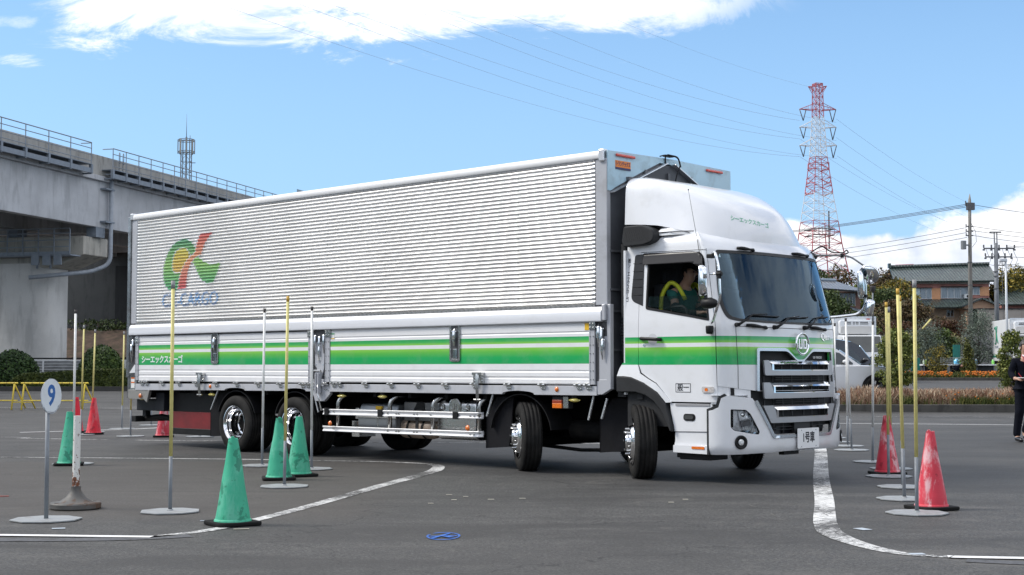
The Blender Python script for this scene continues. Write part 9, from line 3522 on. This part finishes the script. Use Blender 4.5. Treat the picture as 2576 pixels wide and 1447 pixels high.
def grow(name, V, E, m, parent=None, sub=2, root=0):
 """continuous body or garment grown round a skeleton: V = [(x,y,z,rx,ry)]"""
 me = bpy.data.meshes.new(name)
 me.from_pydata([v[:3] for v in V], E, [])
 me.materials.append(m)
 o = bpy.data.objects.new(name, me)
 link(o, parent)
 s = o.modifiers.new('skin', 'SKIN'); s.use_smooth_shade = True
 for i, v in enumerate(V):
  sv = me.skin_vertices[0].data[i]
  sv.radius = (v[3], v[4] if len(v) > 4 else v[3])
  sv.use_root = (i == root)
 o.modifiers.new('smooth', 'SUBSURF').levels = sub
 o.modifiers['smooth'].render_levels = sub
 return o


def chain(V, E, start, pts):
 prev = start
 for p in pts:
  V.append(p); E.append((prev, len(V) - 1)); prev = len(V) - 1
 return prev


def hand(V, E, w, c, d, up, side, curl=0.5):
 """five fingers from palm centre c: d = finger direction, up = back of hand, side = towards the thumb"""
 c = Vector(c); d = Vector(d).normalized(); up = Vector(up).normalized(); side = Vector(side).normalized()
 p = chain(V, E, w, [(*c, 0.026, 0.018)])
 for k, (o_, L) in enumerate(((0.024, 0.070), (0.008, 0.078), (-0.009, 0.072), (-0.025, 0.058))):
  b_ = c + side * o_ + d * 0.035
  k1 = b_ + d * L * 0.45 - up * L * curl * 0.25; k2 = k1 + d * L * 0.2 - up * L * curl * 0.45
  chain(V, E, p, [(*b_, 0.0095), (*k1, 0.0085), (*k2, 0.007)])
 th = c + side * 0.035 - d * 0.005
 chain(V, E, p, [(*th, 0.0105), (*(th + d * 0.03 + side * 0.012 - up * 0.012), 0.0085), (*(th + d * 0.05 - up * 0.022), 0.007)])


def face(parent, c, yaw, s=1.0, hairfull=True):
 """nose, eyes, brows, mouth, ears and hair on a head centred at c looking along -y turned by yaw"""
 M = Matrix.Translation(c) @ Matrix.Rotation(yaw, 4, 'Z') @ Matrix.Scale(s, 4)
 bm = BM()
 for sx in (-1, 1):
  bmesh.ops.create_uvsphere(bm, u_segments=10, v_segments=6, radius=0.011, matrix=M @ Matrix.Translation((sx * 0.031, -0.083, 0.008)))
  tube(bm, [M @ Vector((sx * 0.045, -0.082, 0.030)), M @ Vector((sx * 0.016, -0.092, 0.031))], 0.004 * s, 5)
 tube(bm, [M @ Vector((-0.022, -0.087, -0.052)), M @ Vector((0, -0.093, -0.053)), M @ Vector((0.022, -0.087, -0.052))], 0.0035 * s, 5)
 ob('eyes_and_mouth', bm, mat('dark_feature', (0.05, 0.02, 0.018), 0.4), parent)
 bm = BM()
 tube(bm, [M @ Vector((0, -0.084, 0.018)), M @ Vector((0, -0.104, -0.018)), M @ Vector((0, -0.090, -0.030))], [0.008 * s, 0.014 * s, 0.008 * s], 8)
 for sx in (-1, 1):
  lathe(bm, [(0, 0.004), (0.014, 0.007), (0.019, 0.0), (0.012, -0.006), (0, -0.004)], M @ Matrix.Translation((sx * 0.080, 0.006, -0.006)) @ Matrix.Rotation(R(90), 4, 'Y') @ Matrix.Diagonal((1.5, 0.9, 1, 1)), 12)
 ob('nose_and_ears', bm, M_SKIN, parent)
 bm = BM()
 bmesh.ops.create_uvsphere(bm, u_segments=24, v_segments=16, radius=1.0)
 for v in list(bm.verts):
  if v.co.z < (0.30 if v.co.y < -0.35 else -0.35) and not (v.co.y > 0.2 and v.co.z > -0.6):
   bm.verts.remove(v)
 for v in bm.verts:
  n_ = 1 + 0.05 * noise.noise(v.co * 4)
  v.co = M @ Vector((v.co.x * 0.084 * n_, v.co.y * 0.100 * n_ + 0.004, 0.015 + v.co.z * 0.118 * n_))
 ob('hair', bm, M_HAIR, parent, smooth=True)


# the man in the suit, walking, cut by the right edge of the photo
V = [(0, 0, .92, .13, .10)]
E = []
ch = chain(V, E, 0, [(0, 0, 1.08, .125, .095), (0, -.01, 1.27, .145, .105), (0, 0, 1.40, .09, .07), (0, 0, 1.47, .052), (0, -.012, 1.52, .055), (0, -.02, 1.565, .070, .074), (0, -.012, 1.62, .078, .090), (0, -.004, 1.675, .062, .074)])
for s in (-1, 1):
 a = chain(V, E, 2, [(s * .17, 0, 1.385, .055), (s * .255, .02, 1.16, .045), (s * .26, -.16, 1.075, .034), (s * .255, -.20, 1.07, .026)])
 hand(V, E, a, (s * .25, -.245, 1.07), (-s * .35, -1, 0.0), (s * .6, 0, .8), (-s * .8, 0, .6), 0.7)
leg = {-1: [(-.10, 0, .86, .085), (-.135, -.06, .50, .062), (-.165, .0, .10, .04), (-.175, -.06, .045, .038), (-.18, -.17, .035, .03)],
    1: [(.09, .02, .86, .085), (.10, .02, .50, .062), (.11, .28, .16, .04), (.11, .25, .08, .038), (.11, .14, .035, .03)]}
for s in (-1, 1): chain(V, E, 0, leg[s])
man = grow('person', V, E, M_SKIN)
man.location = (8.765, 24.3, 0.0)
man.rotation_euler = (0, 0, 0.12)
tag(man, 'man in dark suit and white shirt walking with a clipboard at the right edge', 'person')
face(man, (0, -.012, 1.605), 0.1)
# jacket
V = [(0, .005, 1.05, .165, .135)]; E = []
chain(V, E, 0, [(0, .005, .90, .185, .145), (0, .005, .76, .200, .150), (0, .005, .735, .195, .145)])
t_ = chain(V, E, 0, [(0, 0, 1.22, .175, .135), (0, 0, 1.36, .165, .10)])
for s in (-1, 1):
 chain(V, E, t_, [(s * .175, .005, 1.375, .072), (s * .245, .025, 1.17, .060), (s * .262, -.11, 1.095, .050), (s * .262, -.165, 1.08, .043)])
grow('suit_jacket', V, E, M_SUIT, man)
V = [(0, 0, .90, .135, .11)]; E = []
for s, pts in ((-1, [(-.095, 0, .82, .105), (-.13, -.05, .52, .083), (-.14, -.045, .48, .080), (-.165, .0, .18, .066), (-.168, .0, .075, .070)]),
      (1, [(.09, .02, .82, .105), (.10, .02, .52, .083), (.105, .15, .30, .07), (.11, .28, .14, .065)])):
 chain(V, E, 0, pts)
grow('trousers', V, E, M_SUIT, man)
bm = BM()
prism(bm, [(-.055, 1.47), (.055, 1.47), (.075, 1.38), (.05, .98), (-.03, .98), (-.075, 1.38)], frame((0, -.150, 0), (1, 0, 0), (0, 0, 1)), .03)
for s in (-1, 1): tube(bm, [(s * .05, -.02, 1.475), (s * .04, -.07, 1.455), (0.004 * s, -.115, 1.41)], .014, 6)
ob('shirt', bm, mat('shirt_white', (0.72, 0.73, 0.76), 0.8), man, bevel=.006)
bm = BM()
for s in (-1, 1): tube(bm, [(s * .055, .0, 1.48), (s * .07, -.11, 1.40), (s * .05, -.150, 1.22), (0, -.155, 1.06)], .006, 5)
ob('lanyard', bm, mat('lanyard_red', (0.45, 0.02, 0.06), 0.6), man)
for s, c in ((-1, (-.178, -.08, .045)), (1, (.11, .20, .06))):
 V = [(c[0], c[1] + .09, c[2] + .01, .042), (c[0], c[1], c[2] + .005, .045), (c[0], c[1] - .10, c[2] - .005, .040), (c[0], c[1] - .14, c[2] - .010, .028)]
 grow('shoe', V, [(0, 1), (1, 2), (2, 3)], mat('shoe_leather', (0.012, 0.011, 0.012), 0.2, coat=0.5), man)
cbd = empty('clipboard', (8.765, 24.3, 0), 0.12, 'white clipboard held level in the hands of the man in the suit', 'clipboard')
bm = BM(); box(bm, (0, -.33, 1.083), (.50, .28, .010), Matrix.Rotation(.04, 4, 'Y')); ob('board', bm, mat('board_white', (0.66, 0.67, 0.69), 0.5), cbd)
bm = BM(); box(bm, (0, -.30, 1.093), (.24, .18, .006)); ob('paper_sheets', bm, mat('shirt_white', (0.72, 0.73, 0.76), 0.8), cbd)
pen = empty('pen', (8.765, 24.3, 0), 0.12, 'red pen in the right hand of the man in the suit', 'pen')
bm = BM(); cyl(bm, (-.27, -.30, 1.17), (-.21, -.31, 1.09), .006, seg=8); ob('pen_barrel', bm, mat('pen_red', (0.5, 0.02, 0.03), 0.4), pen)

# the driver
V = [(0, 0, 0.02, .14, .12)]; E = []
chain(V, E, 0, [(.01, 0, .24, .13, .11), (.03, 0, .46, .15, .115), (.045, 0, .58, .09, .075), (.07, 0, .625, .060), (.10, 0, .655, .062), (.12, 0, .69, .078, .074), (.115, 0, .75, .092, .080), (.105, 0, .80, .07, .065)])
for s in (-1, 1):
 a = chain(V, E, 2, [(.03, s * .19, .53, .058), (.12, s * .25, .29, .046), (.36, s * .19, .27, .034), (.41, s * .18, .27, .026)])
 hand(V, E, a, (.445, s * .175, .28), (1, 0, .15), (0, s * .3, 1), (0, -s, .2), 1.0)
for s in (-1, 1): chain(V, E, 0, [(.10, s * .10, 0.0, .09), (.42, s * .13, .02, .075), (.46, s * .13, -.30, .05)])
drv = grow('person', V, E, M_SKIN)
Md = Matrix.Translation((3.244, 16.06, 0)) @ Matrix.Rotation(-0.759, 4, 'Z') @ Matrix.Translation((-1.17, -0.64, 1.60))
drv.matrix_world = Md
tag(drv, 'driver in green shirt and yellow-edged vest behind the open side window of the truck', 'person')
face(drv, (.125, 0, .745), R(90))
V = [(0, 0, .05, .155, .135)]; E = []
t_ = chain(V, E, 0, [(.01, 0, .24, .150, .13), (.03, 0, .44, .175, .135), (.045, 0, .55, .14, .10)])
for s in (-1, 1): chain(V, E, t_, [(.03, s * .195, .53, .082), (.08, s * .235, .40, .072)])
grow('shirt', V, E, mat('shirt_green', (0.01, 0.11, 0.09), 0.85, var=0.15), drv)
for s in (-1, 1):
 V = [(.075, s * .235, .40, .068), (.12, s * .25, .30, .062), (.26, s * .22, .27, .048), (.38, s * .19, .27, .040)]
 grow('sleeve', V, [(0, 1), (1, 2), (2, 3)], mat('sleeve_black', (0.012, 0.012, 0.014), 0.85), drv)
M_HIV = mat('hi_vis_yellow', (0.62, 0.66, 0.04), 0.6)
V = [(0, 0, -.02, .168, .148), (.01, 0, .14, .165, .145), (.03, 0, .42, .185, .150)]
grow('vest', V, [(0, 1), (1, 2)], mat('vest_navy', (0.012, 0.015, 0.03), 0.85), drv)
for s in (-1, 1):
 bm = BM()
 tube(bm, bend([(-.13, s * .20, .02), (-.12, s * .235, .25), (-.08, s * .262, .50), (.02, s * .225, .645), (.12, s * .20, .58), (.19, s * .17, .43)], .09, 4), .026, 6)
 ob('vest_edge', bm, M_HIV, drv)
bm = BM(); bx(bm, .12, .30, -.20, -.12, -.06, .12); bx(bm, -.16, -.10, -.23, -.16, -.05, .10)
ob('vest_panel', bm, M_HIV, drv, bevel=.02)
# someone crouching behind the tables
V = [(0, 0, .32, .15)]; E = []
chain(V, E, 0, [(.10, -.05, .52, .16, .14), (.25, -.10, .68, .10), (.33, -.12, .72, .06), (.40, -.14, .74, .085), (.45, -.15, .74, .07)])
for s in (-1, 1):
 chain(V, E, 0, [(.22, s * .12 - .05, .38, .08), (.15, s * .12, .06, .05), (.24, s * .12, .04, .04)])
 a = chain(V, E, 1, [(.26, s * .17, .60, .055), (.34, s * .16, .42, .04), (.42, s * .10, .34, .03)])
cr_ = grow('person', V, E, M_SUIT)
cr_.location = (23.85, 77.0, 0.66)
tag(cr_, 'person in black crouching behind the flower bed under the middle table', 'person')
bm = BM(); bmesh.ops.create_uvsphere(bm, u_segments=12, v_segments=8, radius=.085, matrix=Matrix.Translation((.44, -.16, .73)))
ob('face', bm, M_SKIN, cr_, smooth=True)
bm = BM(); bmesh.ops.create_uvsphere(bm, u_segments=12, v_segments=8, radius=.095, matrix=Matrix.Translation((.40, -.13, .77)))
ob('hair', bm, M_HAIR, cr_, smooth=True)
# ---------------------------------------------------------------- loose pieces of a part become parts of their own


def explode(o, newname=None, under=False):
 me = o.data
 adj = [[] for _ in me.vertices]
 for e in me.edges:
  a, c = e.vertices
  adj[a].append(c); adj[c].append(a)
 comp = [-1] * len(adj)
 n = 0
 for s in range(len(adj)):
  if comp[s] >= 0: continue
  st_k = [s]; comp[s] = n
  while st_k:
   v = st_k.pop()
   for w in adj[v]:
    if comp[w] < 0:
     comp[w] = n; st_k.append(w)
  n += 1
 if n < 2: return
 for k in range(n - 1, -1, -1):
  bm = BM(); bm.from_mesh(me)
  dele = [v for v in bm.verts if comp[v.index] != k]
  bmesh.ops.delete(bm, geom=dele, context='VERTS')
  if k == 0:
   bm.to_mesh(me); bm.free()
  else:
   c = o.copy(); c.data = me.copy(); COL.objects.link(c)
   c.name = newname or o.name.split('.')[0]
   if under:
    c.parent = o; c.matrix_local = Matrix.Identity(4)
   bm.to_mesh(c.data); bm.free()


for nm_, nn_, un_ in (('corner_post', None, 0), ('bearing', None, 0), ('corner_cap', None, 0), ('side_guard', 'guard_post', 1), ('guard_bracket', None, 0), ('corner_panel', None, 0),
       ('deflector_skirt', None, 0), ('tank_strap', None, 0), ('box_strap', None, 0), ('porch_column', None, 0), ('vest_panel', None, 0), ('insulators', 'insulator', 0), ('sheet', None, 0), ('rivets', 'rivet', 0), ('arm_clamp', None, 0),
       ('verge_board', None, 0), ('buttress', None, 0), ('panel_rib', None, 0), ('bulkhead_rib', None, 0), ('end_rail', None, 0), ('side_stripe', None, 0), ('cab_lining', 'lining_panel', 0)):
 for o in [o for o in S.objects if o.type == 'MESH' and o.name.split('.')[0] == nm_]:
  explode(o, nn_, un_)
